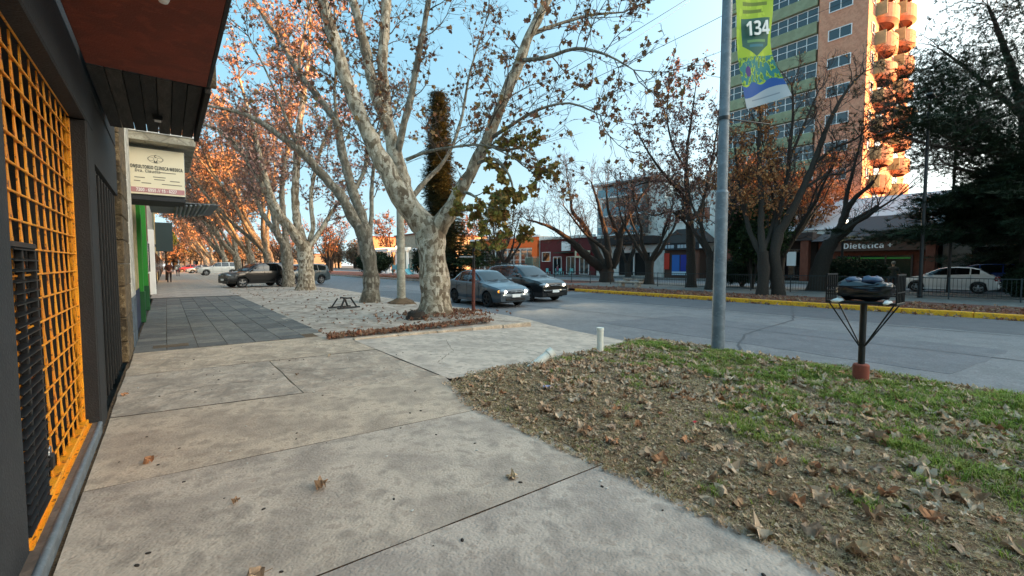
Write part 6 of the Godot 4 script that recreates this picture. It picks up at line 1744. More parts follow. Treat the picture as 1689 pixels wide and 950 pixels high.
	wt.merge({paint = paint(Color(0.84, 0.85, 0.85)), tailh = 0.16})
	make_car("white_hatchback", "white hatchback parked on the far road under the dark cedar", Vector3(35.2, -0.098, -4.15), PI, wt)
	var bl := mpv.duplicate(true)
	bl.merge({paint = paint(Color(0.03, 0.16, 0.38))})
	make_car("blue_minivan", "blue minivan parked behind the white hatchback's roof", Vector3(38.6, -0.098, -3.2), PI, bl)
	var gy := suv.duplicate(true)
	gy.merge({paint = paint(Color(0.30, 0.35, 0.37), 0.4), group = "cars parked on the bare earth"})
	make_car("grey_suv", "grey suv half hidden between the third and fourth plane trunks", Vector3(8.4, -0.07, -37.6), atan2(-0.9, 0.4), gy)
	var sk := sedan.duplicate(true)
	sk.merge({paint = paint(Color(0.46, 0.56, 0.66), 0.3), group = "cars parked on the bare earth"})
	make_car("pale_blue_sedan", "pale blue sedan parked just left of the white suv", Vector3(4.6, -0.02, -93.0), atan2(-1.0, 0.2), sk)
	var rd := hatch.duplicate(true)
	rd.merge({paint = paint(Color(0.55, 0.05, 0.07)), group = "cars parked on the bare earth"})
	make_car("red_hatchback", "red hatchback farthest away behind the second walker", Vector3(3.4, -0.02, -104.0), atan2(-1.0, 0.1), rd)

# ---------------------------------------------------------------- street furniture
func make_street_furniture() -> void:
	# steel lamp post with a wind blown banner
	var t := thing("steel_lamp_post", "tall grey steel lamp post standing at the verge's far corner", "lamp post", Vector3(7.35, 0.05, -3.62))
	var g := Geo.new()
	g.tube([Vector3(0, -0.2, 0), Vector3(0.0, 0.6, 0), Vector3(0.01, 2.66, 0)], [0.105, 0.103, 0.098], 20)
	part(t, "lower_tube", g, M.galvanised)
	g = Geo.new()
	g.tube([Vector3(0.01, 2.6, 0), Vector3(0.02, 5.0, 0.0), Vector3(0.03, 7.6, 0.0)], [0.083, 0.08, 0.07], 20)
	part(t, "upper_tube", g, M.galvanised)
	g = Geo.new()
	g.lathe(Vector3(0.01, 2.62, 0), [Vector2(0.099, -0.02), Vector2(0.102, 0.03), Vector2(0.085, 0.07), Vector2(0.08, 0.075)], 20)
	part(t, "weld_collar", g, M.galvanised)
	g = Geo.new()
	g.tube([Vector3(0.03, 7.5, 0), Vector3(0.5, 8.0, 0.1), Vector3(1.6, 8.25, 0.3)], [0.05, 0.045, 0.04], 10)
	part(t, "arm", g, M.galvanised)
	part(t, "lamp_head", bx(Vector3(1.9, 8.24, 0.36), Vector3(0.7, 0.14, 0.3), 0.05), M.galvanised)
	var dv := Vector3(0.934, 0, 0.357)
	for q in [[3.87, 0.97], [6.35, 0.9]]:
		g = Geo.new()
		g.lathe(Vector3(0.015, q[0], 0), [Vector2(0.092, -0.03), Vector2(0.092, 0.03)], 14)
		g.tube([Vector3(0, q[0], 0), dv * q[1] + Vector3(0, q[0], 0)], [0.013, 0.012], 8)
		part(t, "banner_arm", g, M.black_paint)
	# banner, hung from the upper arm, its foot blown outwards
	var b := thing("street_banner", "yellow green street banner reading 134 flapping from the lamp post", "banner", Vector3(7.35, 0.0, -3.62))
	var im := Image.create(256, 512, false, Image.FORMAT_RGB8)
	im.fill(Color(0.58, 0.70, 0.14))
	for y in 512:
		for x in 256:
			var u := x / 256.0; var v := y / 512.0
			var col := Color(0.58, 0.70, 0.14)
			if wobble.get_noise_2d(x * 0.05, y * 0.03) > 0.25: col = Color(0.66, 0.76, 0.20)
			if v < 0.13 and u < 0.30 and u + v * 2.0 < 0.42: col = Color(0.08, 0.16, 0.42)
			if v < 0.1 and u > 0.35 and (u - 0.62) ** 2 * 3.0 + v * v * 6.0 < 0.09: col = Color(0.16, 0.45, 0.36)
			if u > 0.2 and u < 0.86 and v > 0.155 and v < 0.30 and int((v - 0.155) * 34.0) % 2 == 0 and u < 0.86 - 0.2 * sin(int(v * 34.0) * 2.3) ** 2: col = col.lerp(Color(0.25, 0.33, 0.10), 0.65)
			var sv := v - 0.36
			if u > 0.14 and u < 0.90 and sv > -0.02 and sv < 0.27 - absf(u - 0.52) * 0.22: col = Color(0.05, 0.33, 0.30)
			if u > 0.27 and u < 0.8 and sv > 0.145 and sv < 0.165: col = Color(0.35, 0.55, 0.35)
			if u > 0.32 and u < 0.74 and sv > 0.18 and sv < 0.2: col = Color(0.10, 0.42, 0.50)
			# leafy figures over the foot
			if v > 0.63 and v < 0.83:
				var n := wobble.get_noise_2d(x * 0.09 + 60, y * 0.06)
				if n > -0.08: col = Color(0.08, 0.45, 0.47)
				elif n < -0.28: col = Color(0.22, 0.42, 0.16)
				if (u - 0.22) ** 2 + ((v - 0.735) * 2.0) ** 2 < 0.006: col = Color(0.23, 0.12, 0.45)
			if v > 0.83 + 0.015 * sin(u * 14.0): col = Color(0.05, 0.30, 0.58)
			if v > 0.905 + 0.02 * sin(u * 5.0 + 1.0): col = Color(0.62, 0.66, 0.69)
			if v > 0.945 and v < 0.955 and u > 0.2 and u < 0.8: col = Color(0.48, 0.52, 0.56)
			im.set_pixel(x, y, col)
	var bm := StandardMaterial3D.new()
	bm.albedo_texture = ImageTexture.create_from_image(im)
	bm.roughness = 0.75
	bm.backlight_enabled = true
	bm.backlight = Color(0.35, 0.35, 0.35)
	bm.cull_mode = BaseMaterial3D.CULL_DISABLED
	var cloth := SurfaceTool.new()
	cloth.begin(Mesh.PRIMITIVE_TRIANGLES)
	var side := Vector3(-dv.z, 0, dv.x)
	var place := func(u: float, v: float) -> Vector3:
		var h := lerpf(6.34, 4.31, v)
		var sway := 0.46 * pow(v, 1.7)
		var x := 0.09 + 0.80 * u + sway + 0.02 * sin(v * 7.0)
		return dv * x + Vector3(0, h + 0.26 * (u - 0.5) * (0.45 + 0.55 * v) - 0.02, 0) + side * (0.10 * sin(v * 5.0 + u * 2.0) * v + 0.03 * sin(u * 6.0 + v * 9.0))
	for j in 25:
		for i in 13: 
			cloth.set_uv(Vector2(i / 12.0, j / 24.0)); cloth.add_vertex(place.call(i / 12.0, j / 24.0))
	for j in 24:
		for i in 12:
			var p := j * 13 + i
			for q in [p, p + 1, p + 14, p, p + 14, p + 13]: cloth.add_index(q)
	cloth.generate_normals()
	var cm := cloth.commit()
	part(b, "cloth", cm, bm)
	# the number, cut to the cloth's tilt
	var c0: Vector3 = place.call(0.54, 0.43)
	var ex: Vector3 = (place.call(0.8, 0.43) - place.call(0.28, 0.43)).normalized()
	var ey: Vector3 = (place.call(0.54, 0.38) - place.call(0.54, 0.48)).normalized()
	var ez := ex.cross(ey).normalized()
	letters(b, "number", "134", 0.225, c0 - ex * 0.03 + ez * 0.035, Basis(ex, ey, ez), mat(Color(0.86, 0.88, 0.87), 0.7), true, 0.012)

	# litter basket on its post
	t = thing("litter_basket", "black steel litter basket on a post propped by four thin struts", "litter bin", Vector3(6.75, 0.05, -1.52))
	g = Geo.new()
	g.tube([Vector3(0, 0.1, 0), Vector3(0.0, 0.5, 0), Vector3(0.0, 0.97, 0)], [0.036, 0.036, 0.036], 12)
	part(t, "post", g, M.black_paint)
	g = Geo.new()
	g.lathe(Vector3.ZERO, [Vector2(0.0, -0.06), Vector2(0.085, -0.06), Vector2(0.085, 0.20), Vector2(0.07, 0.215), Vector2(0.04, 0.215)], 18)
	part(t, "footing", g, M.terracotta if M.has("terracotta") else mat(Color(0.55, 0.27, 0.20), 0.85), "rust red concrete footing")
	for q in [[-0.18, -0.33], [0.18, -0.33], [-0.18, 0.33], [0.18, 0.33]]:
		g = Geo.new()
		g.tube([Vector3(q[0] * 0.12, 0.44, q[1] * 0.08), Vector3(q[0] * 0.9, 0.97, q[1] * 0.95)], [0.009, 0.009], 6)
		part(t, "strut", g, M.black_paint)
	part(t, "tray", bx(Vector3(0, 0.985, 0), Vector3(0.40, 0.03, 0.70), 0.006), M.black_paint)
	for s in [-1.0, 1.0]:
		var fr := part(t, "end_frame", bx(Vector3(0, 1.325, s * 0.34), Vector3(0.40, 0.02, 0.02)), M.black_paint)
		for k in 6: part(fr, "end_bar", bx(Vector3(-0.19 + k * 0.076, 1.16, s * 0.34), Vector3(0.014, 0.33, 0.014)), M.black_paint)
		part(fr, "end_bar", bx(Vector3(0, 1.12, s * 0.34), Vector3(0.38, 0.014, 0.016)), M.black_paint)
		for k in 2: part(t, "side_rail", bx(Vector3(s * 0.195, 1.08 + k * 0.1, 0), Vector3(0.012, 0.014, 0.68)), M.black_paint)
	t = thing("rubbish_bag", "dark blue plastic rubbish bag slumped in the litter basket", "bag", Vector3(6.75, 1.055, -1.52))
	g = Geo.new()
	var bn := FastNoiseLite.new(); bn.seed = 3; bn.frequency = 2.6
	g.ball(Vector3(0, 0.13, 0), Vector3(0.17, 0.15, 0.29), 40)
	for i in g.v.size():
		var p: Vector3 = g.v[i]
		var q := (p - Vector3(0, 0.13, 0)) / Vector3(0.17, 0.15, 0.29)
		p = Vector3(0, 0.13, 0) + Vector3(signf(q.x) * pow(absf(q.x), 0.6), signf(q.y) * pow(absf(q.y), 0.7), signf(q.z) * pow(absf(q.z), 0.6)) * Vector3(0.17, 0.13, 0.29)
		p += g.n[i] * (0.045 * bn.get_noise_3dv(p * 1.6) - 0.05 * absf(bn.get_noise_3dv(p * 5.0)) - 0.02 * absf(bn.get_noise_3dv(p * 13.0)))
		p.y = max(p.y, -0.05)
		g.v[i] = p
	var sti := SurfaceTool.new()
	sti.create_from(g.mesh(), 0)
	sti.generate_normals()
	part(t, "bag", sti.commit(), mat(Color(0.045, 0.06, 0.10), 0.28, 0.0, 0.7))
	g = Geo.new()
	g.ball(Vector3(-0.04, 0.245, -0.11), Vector3(0.08, 0.05, 0.10), 16)
	g.ball(Vector3(-0.03, 0.25, 0.08), Vector3(0.09, 0.06, 0.12), 16)
	for i in g.v.size(): g.v[i] += g.n[i] * (0.04 * bn.get_noise_3dv(g.v[i] * 4.0) - 0.03 * absf(bn.get_noise_3dv(g.v[i] * 9.0)))
	part(t, "knotted_top", g, mat(Color(0.16, 0.24, 0.36), 0.3, 0.0, 0.7))  # lighter blue than the bag: highlights on top are put into the colour
	for q in [[Vector3(6.56, 1.052, -1.74), "crumpled white paper in the basket's left end", 0.5], [Vector3(6.57, 1.052, -1.26), "crumpled white cup in the basket's right end", 1.2]]:
		t = thing("paper_scrap", q[1], "litter", q[0], q[2], "scraps in the litter basket")
		g = Geo.new()
		g.ball(Vector3(0, 0.0, 0), Vector3(0.035, 0.03, 0.07), 8)
		for i in g.v.size(): g.v[i] += rdir() * 0.008
		part(t, "scrap", g, M.white)

	# white plastic pipes in the verge
	t = thing("plastic_pipe", "upright white plastic pipe stub at the verge's corner", "pipe", Vector3(5.62, 0.02, -4.74))
	g = Geo.new()
	g.lathe(Vector3.ZERO, [Vector2(0.055, -0.05), Vector2(0.055, 0.38), Vector2(0.062, 0.385), Vector2(0.062, 0.43), Vector2(0.05, 0.432), Vector2(0.0, 0.425)], 20)
	part(t, "tube", g, M.pvc)
	t = thing("plastic_pipe", "tilted white plastic pipe lying across the verge's edge", "pipe", Vector3(4.24, 0.02, -4.68))
	g = Geo.new()
	var ax := Vector3(0.62, 0.42, 0.2).normalized()
	g.lathe(Vector3(-0.18, -0.04, -0.06), [Vector2(0.062, 0.0), Vector2(0.062, 0.36), Vector2(0.074, 0.37), Vector2(0.074, 0.45), Vector2(0.058, 0.452), Vector2(0.056, 0.3), Vector2(0.0, 0.3)], 20, ax)
	part(t, "tube", g, M.pvc)

	# rust post, concrete pole, upturned bench frame
	t = thing("rusty_post", "slim rust red steel post in front of the silver sedan", "post", Vector3(7.23, -0.06, -11.02))
	g = Geo.new()
	g.tube([Vector3(0, -0.1, 0), Vector3(0, 0.7, 0), Vector3(0.02, 1.43, 0)], [0.055, 0.053, 0.05], 12)
	part(t, "post", g, M.rust)
	g = Geo.new()
	g.tube([Vector3(0.02, 1.43, 0), Vector3(0.03, 2.15, 0)], [0.045, 0.043], 12)
	part(t, "sleeve", g, M.black_paint)
	part(t, "bracket", bx(Vector3(-0.22, 1.78, 0), Vector3(0.5, 0.05, 0.05), 0.01), M.galvanised)
	t = thing("concrete_pole", "pale round concrete pole between the two nearest plane trees", "utility pole", Vector3(7.2, -0.05, -16.1))
	g = Geo.new()
	g.tube([Vector3(0, -0.1, 0), Vector3(0, 2.5, 0), Vector3(0.0, 5.6, 0)], [0.165, 0.15, 0.13], 20)
	part(t, "shaft", g, M.concrete_pole)
	g = Geo.new()
	g.lathe(Vector3(0, -0.02, 0), [Vector2(0.62, -0.05), Vector2(0.5, 0.10), Vector2(0.3, 0.2), Vector2(0.16, 0.26)], 14)
	for i in g.v.size(): g.v[i] += Vector3(rng.randf_range(-0.02, 0.02), rng.randf_range(-0.02, 0.02), rng.randf_range(-0.02, 0.02))
	part(t, "earth_collar", g, M.soil)
	# overhead wires
	var far := [Vector3(24, 15.5, -6.0), Vector3(25, 18.5, -7.0), Vector3(22, 12.6, 2.0), Vector3(23, 16.0, -13.0)]
	var wl := ["lowest overhead wire climbing from the concrete pole to the right", "upper overhead wire climbing steeply from the concrete pole", "overhead wire crossing the sky towards the steel lamp post", "thin overhead wire left of the others"]
	for k in 4:
		t = thing("overhead_wire", wl[k], "wire", Vector3(7.2, 5.5 - 0.08 * k, -16.1), 0, "overhead wires from the concrete pole")
		var pts := []; var rr := []
		for i in 25:
			var f := i / 24.0
			pts.append((far[k] - t.position) * f - Vector3(0, 0.9 * 4.0 * f * (1 - f) * 0.5, 0)); rr.append(0.012 if k < 2 else 0.007)
		g = Geo.new()
		g.tube(pts, rr, 5, false)
		part(t, "cable", g, M.black)
	t = thing("overturned_frame", "small dark wooden frame lying upturned on the bare earth", "frame", Vector3(4.75, 0.0, -15.3), 0.3)
	for q in [[-0.32, 0.26, -0.12, 0.26], [0.32, 0.26, 0.12, 0.26], [-0.32, -0.26, -0.14, -0.2], [0.32, -0.26, 0.12, -0.2]]:
		g = Geo.new()
		g.bar(Vector3(q[0], 0.02, q[1]), Vector3(q[2], 0.34, q[3] * 0.8), 0.045, 0.045)
		part(t, "leg", g, M.old_wood)
	part(t, "bottom_rail", bx(Vector3(0, 0.03, 0.26), Vector3(0.86, 0.05, 0.06), 0.01), M.old_wood)
	part(t, "bottom_rail", bx(Vector3(0, 0.03, -0.26), Vector3(0.86, 0.05, 0.06), 0.01), M.old_wood)
	part(t, "top_rail", bx(Vector3(0, 0.35, 0.2), Vector3(0.34, 0.05, 0.05), 0.01), M.old_wood)
	part(t, "cross_bar", bx(Vector3(0, 0.35, 0.0), Vector3(0.05, 0.05, 0.42), 0.01), M.old_wood)
	t = thing("tree_stump", "low dark stump beside the nearest plane trunk", "stump", Vector3(5.35, 0.02, -11.0))
	g = Geo.new()
	g.lathe(Vector3.ZERO, [Vector2(0.34, -0.08), Vector2(0.27, 0.05), Vector2(0.22, 0.17), Vector2(0.17, 0.2), Vector2(0.0, 0.19)], 14)
	for i in g.v.size(): g.v[i] += Vector3(sin(i * 2.1), sin(i * 1.3), cos(i * 1.9)) * 0.018
	part(t, "wood", g, M.bark)

# ---------------------------------------------------------------- people
# bones: [a, b, radius a, radius b, colour]; one smooth surface, meshed as surface nets
func make_body(bones: Array, cell: float) -> Geo:
	var lo := Vector3.ONE * 1e9; var hi := Vector3.ONE * -1e9
	for b in bones:
		var m: float = max(b[2], b[3]) + cell * 2.0
		for p in [b[0], b[1]]:
			lo = lo.min(p - Vector3.ONE * m); hi = hi.max(p + Vector3.ONE * m)
	var nx := int((hi.x - lo.x) / cell) + 2; var ny := int((hi.y - lo.y) / cell) + 2; var nz := int((hi.z - lo.z) / cell) + 2
	var f := PackedFloat32Array(); f.resize(nx * ny * nz); f.fill(1.0)
	var who := PackedInt32Array(); who.resize(nx * ny * nz)
	var near := PackedFloat32Array(); near.resize(nx * ny * nz); near.fill(1e9)
	for bi in bones.size():
		var b: Array = bones[bi]
		var a: Vector3 = b[0]; var e: Vector3 = b[1] - b[0]
		var ll: float = max(e.length_squared(), 1e-6)
		var m: float = max(b[2], b[3]) + cell * 3.0
		var l: Vector3 = (a.min(b[1]) - Vector3.ONE * m - lo) / cell; var h: Vector3 = (a.max(b[1]) + Vector3.ONE * m - lo) / cell
		for iy in range(max(0, int(l.y)), min(ny, int(h.y) + 1)):
			for iz in range(max(0, int(l.z)), min(nz, int(h.z) + 1)):
				for ix in range(max(0, int(l.x)), min(nx, int(h.x) + 1)):
					var p := lo + Vector3(ix, iy, iz) * cell
					var t := clampf((p - a).dot(e) / ll, 0.0, 1.0)
					var d: float = (p - a - e * t).length() - lerpf(b[2], b[3], t)
					var i := (iy * nz + iz) * nx + ix
					var k := 0.035
					var o := f[i]
					var hh := clampf(0.5 + 0.5 * (o - d) / k, 0.0, 1.0)
					f[i] = lerpf(o, d, hh) - k * hh * (1.0 - hh)
					if d < near[i]: near[i] = d; who[i] = bi
	var g := Geo.new()
	var vi := {}
	var offs := [0, 1, nx, nx + 1, nx * nz, nx * nz + 1, nx * nz + nx, nx * nz + nx + 1]
	for iy in ny - 1:
		for iz in nz - 1:
			for ix in nx - 1:
				var i := (iy * nz + iz) * nx + ix
				var c := 0; var s := Vector3.ZERO; var w := 0.0
				for q in 8:
					if f[i + offs[q]] < 0.0: c += 1
				if c == 0 or c == 8: continue
				for e in [[0, 1], [2, 3], [4, 5], [6, 7], [0, 2], [1, 3], [4, 6], [5, 7], [0, 4], [1, 5], [2, 6], [3, 7]]:
					var fa := f[i + offs[e[0]]]; var fb := f[i + offs[e[1]]]
					if (fa < 0.0) != (fb < 0.0):
						var t := fa / (fa - fb)
						var pa := Vector3(e[0] & 1, (e[0] >> 2) & 1, (e[0] >> 1) & 1); var pb := Vector3(e[1] & 1, (e[1] >> 2) & 1, (e[1] >> 1) & 1)
						s += pa.lerp(pb, t); w += 1.0
				var n := Vector3(f[i + 1] - f[i], f[i + nx * nz] - f[i], f[i + nx] - f[i]).normalized()
				g.tint = bones[who[i]][4]
				vi[i] = g.vert(lo + (Vector3(ix, iy, iz) + s / w) * cell, n)
	for i in vi:
		var ix: int = i % nx
		var iz: int = (i / nx) % nz
		var iy: int = i / (nx * nz)
		if ix < 1 or iy < 1 or iz < 1: continue
		for ax in [[1, nx * nz, nx], [nx * nz, nx, 1], [nx, 1, nx * nz]]:
			var fa := f[i]; var fb := f[i + ax[0]]
			if (fa < 0.0) == (fb < 0.0): continue
			var q := [i, i - ax[1], i - ax[1] - ax[2], i - ax[2]]
			if not (vi.has(q[1]) and vi.has(q[2]) and vi.has(q[3])): continue
			var a: int = vi[q[0]]; var b: int = vi[q[1]]; var c: int = vi[q[2]]; var d: int = vi[q[3]]
			if fa < 0.0: g.ix.append_array([a, c, b, a, d, c])
			else: g.ix.append_array([a, b, c, a, c, d])
	g.tint = Color(1, 1, 1)
	return g

func make_person(label: String, at: Vector3, turn: float, pose: Dictionary) -> void:
	var t := thing("person", label, "person", at, turn)
	var skin: Color = pose.skin; var top: Color = pose.top; var hem: Color = pose.get("hem", pose.top); var leg: Color = pose.legs; var shoe: Color = pose.shoes
	var J: Dictionary = pose.J
	var B := []
	var hip: Vector3 = J.hip; var chest: Vector3 = J.chest; var neck: Vector3 = J.neck; var head: Vector3 = J.head
	B.append([hip + Vector3(-0.07, 0, 0), hip + Vector3(0.07, 0, 0), 0.115, 0.115, hem])
	B.append([hip + Vector3(0, 0.03, 0), chest, 0.125, 0.135, top])
	B.append([chest + Vector3(-0.10, 0.03, 0), chest + Vector3(0.10, 0.03, 0), 0.12, 0.12, top])
	B.append([neck - Vector3(0, 0.09, 0), neck + Vector3(0, 0.03, 0), 0.062, 0.052, skin])
	B.append([head + Vector3(0, -0.055, 0.02), head + Vector3(0, 0.04, -0.01), 0.073, 0.092, skin])
	for s in [-1.0, 1.0]:
		var k := "l" if s < 0 else "r"
		var sh: Vector3 = chest + Vector3(s * 0.185, 0.07, 0)
		B.append([sh, J["elbow_" + k], 0.066, 0.047, top]); B.append([J["elbow_" + k], J["wrist_" + k], 0.045, 0.032, top])
		var wd: Vector3 = (J["wrist_" + k] - J["elbow_" + k]).normalized()
		B.append([J["wrist_" + k], J["wrist_" + k] + wd * 0.075, 0.028, 0.036, skin])
		B.append([hip + Vector3(s * 0.09, -0.02, 0), J["knee_" + k], 0.098, 0.064, leg]); B.append([J["knee_" + k], J["ankle_" + k], 0.062, 0.042, leg])
		var toe: Vector3 = J["ankle_" + k] + J.get("toe_" + k, Vector3(0, -0.045, 0.15))
		B.append([J["ankle_" + k] + Vector3(0, -0.035, -0.04), toe, 0.045, 0.036, shoe])
	var g := make_body(B, 0.024)
	# fingers, rooted inside the palm
	for s in [-1.0, 1.0]:
		var k := "l" if s < 0 else "r"
		var w: Vector3 = J["wrist_" + k]
		var wd: Vector3 = (w - J["elbow_" + k]).normalized()
		var ax := wd.cross(Vector3(s, 0.1, 0.2)).normalized()
		var inn: Vector3 = ax.cross(wd).normalized() * s
		g.tint = skin
		for q in 4:
			var r := w + wd * 0.085 + ax * (-0.027 + q * 0.018)
			var l: float = [0.06, 0.072, 0.068, 0.054][q]
			g.tube([r, r + wd * l * 0.5, r + wd * l * 0.85 - inn * l * 0.45], [0.009, 0.0085, 0.007], 6)
		var th := w + wd * 0.03 - ax * 0.025
		g.tube([th, th + wd * 0.03 - ax * 0.022, th + wd * 0.06 - ax * 0.02], [0.011, 0.010, 0.008], 6)
	g.tint = Color(1, 1, 1)
	var m := mat(Color(1, 1, 1), 0.85)
	m.vertex_color_use_as_albedo = true
	part(t, "body", g, m)
	# face and hair
	var fc := Geo.new()
	fc.tube([head + Vector3(0, 0.02, 0.085), head + Vector3(0, -0.02, 0.115)], [0.009, 0.014], 6)
	for s in [-1.0, 1.0]: fc.ball(head + Vector3(s * 0.09, -0.01, 0.0), Vector3(0.014, 0.03, 0.02), 8)
	part(t, "nose_and_ears", fc, mat(skin.linear_to_srgb(), 0.7))
	var ey := Geo.new()
	for s in [-1.0, 1.0]: ey.ball(head + Vector3(s * 0.034, 0.012, 0.085), Vector3(0.012, 0.008, 0.008), 8)
	part(t, "eyes", ey, M.black)
	part(t, "mouth", bx(head + Vector3(0, -0.055, 0.092), Vector3(0.045, 0.008, 0.01), 0.003), mat(Color(0.45, 0.22, 0.2), 0.6))
	var hr := Geo.new()
	hr.ball(head + Vector3(0, 0.045, -0.028), Vector3(0.102, 0.10, 0.102), 14)
	if pose.get("cap", false): hr.box(head + Vector3(0, 0.06, 0.10), Vector3(0.14, 0.015, 0.10), Basis(Vector3.RIGHT, 0.15), 0.005)
	part(t, "cap" if pose.get("cap", false) else "hair", hr, mat(pose.hair, 0.8))

func make_people() -> void:
	var skin := Color(0.42, 0.26, 0.18)
	var walk := {hip = Vector3(0, 0.93, 0), chest = Vector3(0, 1.30, 0.01), neck = Vector3(0, 1.49, 0.01), head = Vector3(0, 1.64, 0.03), elbow_l = Vector3(-0.27, 1.10, -0.06), wrist_l = Vector3(-0.26, 0.86, 0.06), elbow_r = Vector3(0.27, 1.12, 0.02), wrist_r = Vector3(0.22, 1.05, 0.24), knee_l = Vector3(-0.10, 0.50, 0.13), ankle_l = Vector3(-0.10, 0.09, 0.17), knee_r = Vector3(0.10, 0.49, 0.01), ankle_r = Vector3(0.10, 0.10, -0.20)}
	make_person("walker in dark maroon jacket and black trousers on the pavement ahead", Vector3(0.16, 0.012, -45.5), PI, {J = walk, skin = skin, top = Color(0.035, 0.012, 0.018), hem = Color(0.26, 0.17, 0.17), legs = Color(0.010, 0.010, 0.012), shoes = Color(0.01, 0.01, 0.01), hair = Color(0.09, 0.07, 0.06)})
	var walk2 := walk.duplicate(true)
	walk2.ankle_l = Vector3(-0.10, 0.10, -0.16); walk2.knee_l = Vector3(-0.1, 0.5, 0.04); walk2.knee_r = Vector3(0.1, 0.5, 0.12); walk2.ankle_r = Vector3(0.1, 0.09, 0.14)
	make_person("walker in grey with a pale bag farther along the pavement", Vector3(1.1, 0.012, -67.5), PI, {J = walk2, skin = skin, top = Color(0.20, 0.19, 0.18), hem = Color(0.10, 0.10, 0.10), legs = Color(0.07, 0.07, 0.065), shoes = Color(0.02, 0.02, 0.02), hair = Color(0.12, 0.09, 0.07)})
	var bag := thing("shoulder_bag", "pale shoulder bag carried by the farther walker in grey", "bag", Vector3(0.94, 1.02, -67.3))
	var g := Geo.new()
	g.box(Vector3(-0.02, 0, 0.08), Vector3(0.26, 0.34, 0.12), Basis.IDENTITY, 0.05)
	part(bag, "pouch", g, mat(Color(0.80, 0.80, 0.78), 0.7))
	g = Geo.new()
	g.tube([Vector3(-0.12, 0.15, 0.08), Vector3(-0.02, 0.42, 0.12), Vector3(0.16, 0.46, -0.1), Vector3(0.1, 0.15, 0.06)], [0.012, 0.012, 0.012, 0.012], 5)
	part(bag, "strap", g, mat(Color(0.6, 0.6, 0.58), 0.7))
	var sit := {hip = Vector3(0, 0.55, 0), chest = Vector3(0, 0.92, 0.0), neck = Vector3(0, 1.11, 0.01), head = Vector3(0, 1.26, 0.03), elbow_l = Vector3(-0.26, 0.74, 0.04), wrist_l = Vector3(-0.16, 0.66, 0.26), elbow_r = Vector3(0.26, 0.74, 0.04), wrist_r = Vector3(0.16, 0.66, 0.26), knee_l = Vector3(-0.11, 0.52, 0.42), ankle_l = Vector3(-0.11, 0.09, 0.42), knee_r = Vector3(0.11, 0.52, 0.42), ankle_r = Vector3(0.11, 0.09, 0.42)}
	make_person("seated customer in a pinkish top outside the red cafe", Vector3(41.1, 0.085, -42.15), 0.9, {J = sit, skin = skin, top = Color(0.32, 0.10, 0.14), legs = Color(0.03, 0.04, 0.08), shoes = Color(0.02, 0.02, 0.02), hair = Color(0.08, 0.06, 0.05)})
	var stand := walk.duplicate(true)
	stand.ankle_l = Vector3(-0.1, 0.09, 0.0); stand.knee_l = Vector3(-0.1, 0.5, 0.02); stand.ankle_r = Vector3(0.1, 0.09, 0.0); stand.knee_r = Vector3(0.1, 0.5, 0.02)
	make_person("person in a grey cap standing beside the white hatchback's bonnet", Vector3(33.3, -0.09, -6.2), 1.9, {J = stand, skin = skin, top = Color(0.03, 0.035, 0.03), legs = Color(0.02, 0.02, 0.025), shoes = Color(0.02, 0.02, 0.02), hair = Color(0.42, 0.44, 0.43), cap = true})

# ---------------------------------------------------------------- the leaf strewn verge
func verge_y(x: float, z: float) -> float:
	var m: float = smoothstep(2.45, 3.6, x) * smoothstep(7.75, 6.9, x) * smoothstep(-5.1, -4.2, z)
	return 0.012 + 0.05 * m + 0.03 * m * wobble.get_noise_2d(x * 4.0, z * 4.0) + 0.012 * wobble.get_noise_2d(x * 14.0 + 40, z * 14.0)

func verge_left(z: float) -> float:
	return 2.40 + 0.36 * smoothstep(-3.3, -5.1, z) + 0.10 * smoothstep(-0.8, 1.5, z) + 0.06 * wobble.get_noise_2d(7.0, z * 5.0) + 0.03 * wobble.get_noise_2d(17.0, z * 19.0)

func verge_top(x: float) -> float:
	return -5.02 - 0.3 * smoothstep(6.0, 7.6, x) + 0.10 * wobble.get_noise_2d(x * 4.0, 3.0) + 0.04 * wobble.get_noise_2d(x * 17.0, 31.0) + 0.25 * smoothstep(3.4, 2.7, x)

func verge_in(x: float, z: float, pad := 0.0) -> bool:
	return x > verge_left(z) + pad and x < 7.6 - pad and z > verge_top(x) + pad and z < 3.9

func greenness(x: float, z: float) -> float:
	# where grass still grows: towards the road and the right, in patches
	var d := (x - 2.5) * 0.30 + (z + 5.0) * 0.10 - 0.80 + 1.05 * wobble.get_noise_2d(x * 2.6 + 9, z * 2.6) + 0.7 * wobble.get_noise_2d(x * 6.0, z * 6.0 + 4)
	if x > 6.7: d -= (x - 6.7) * 0.9
	return clampf(d + 0.2, 0.0, 1.0)

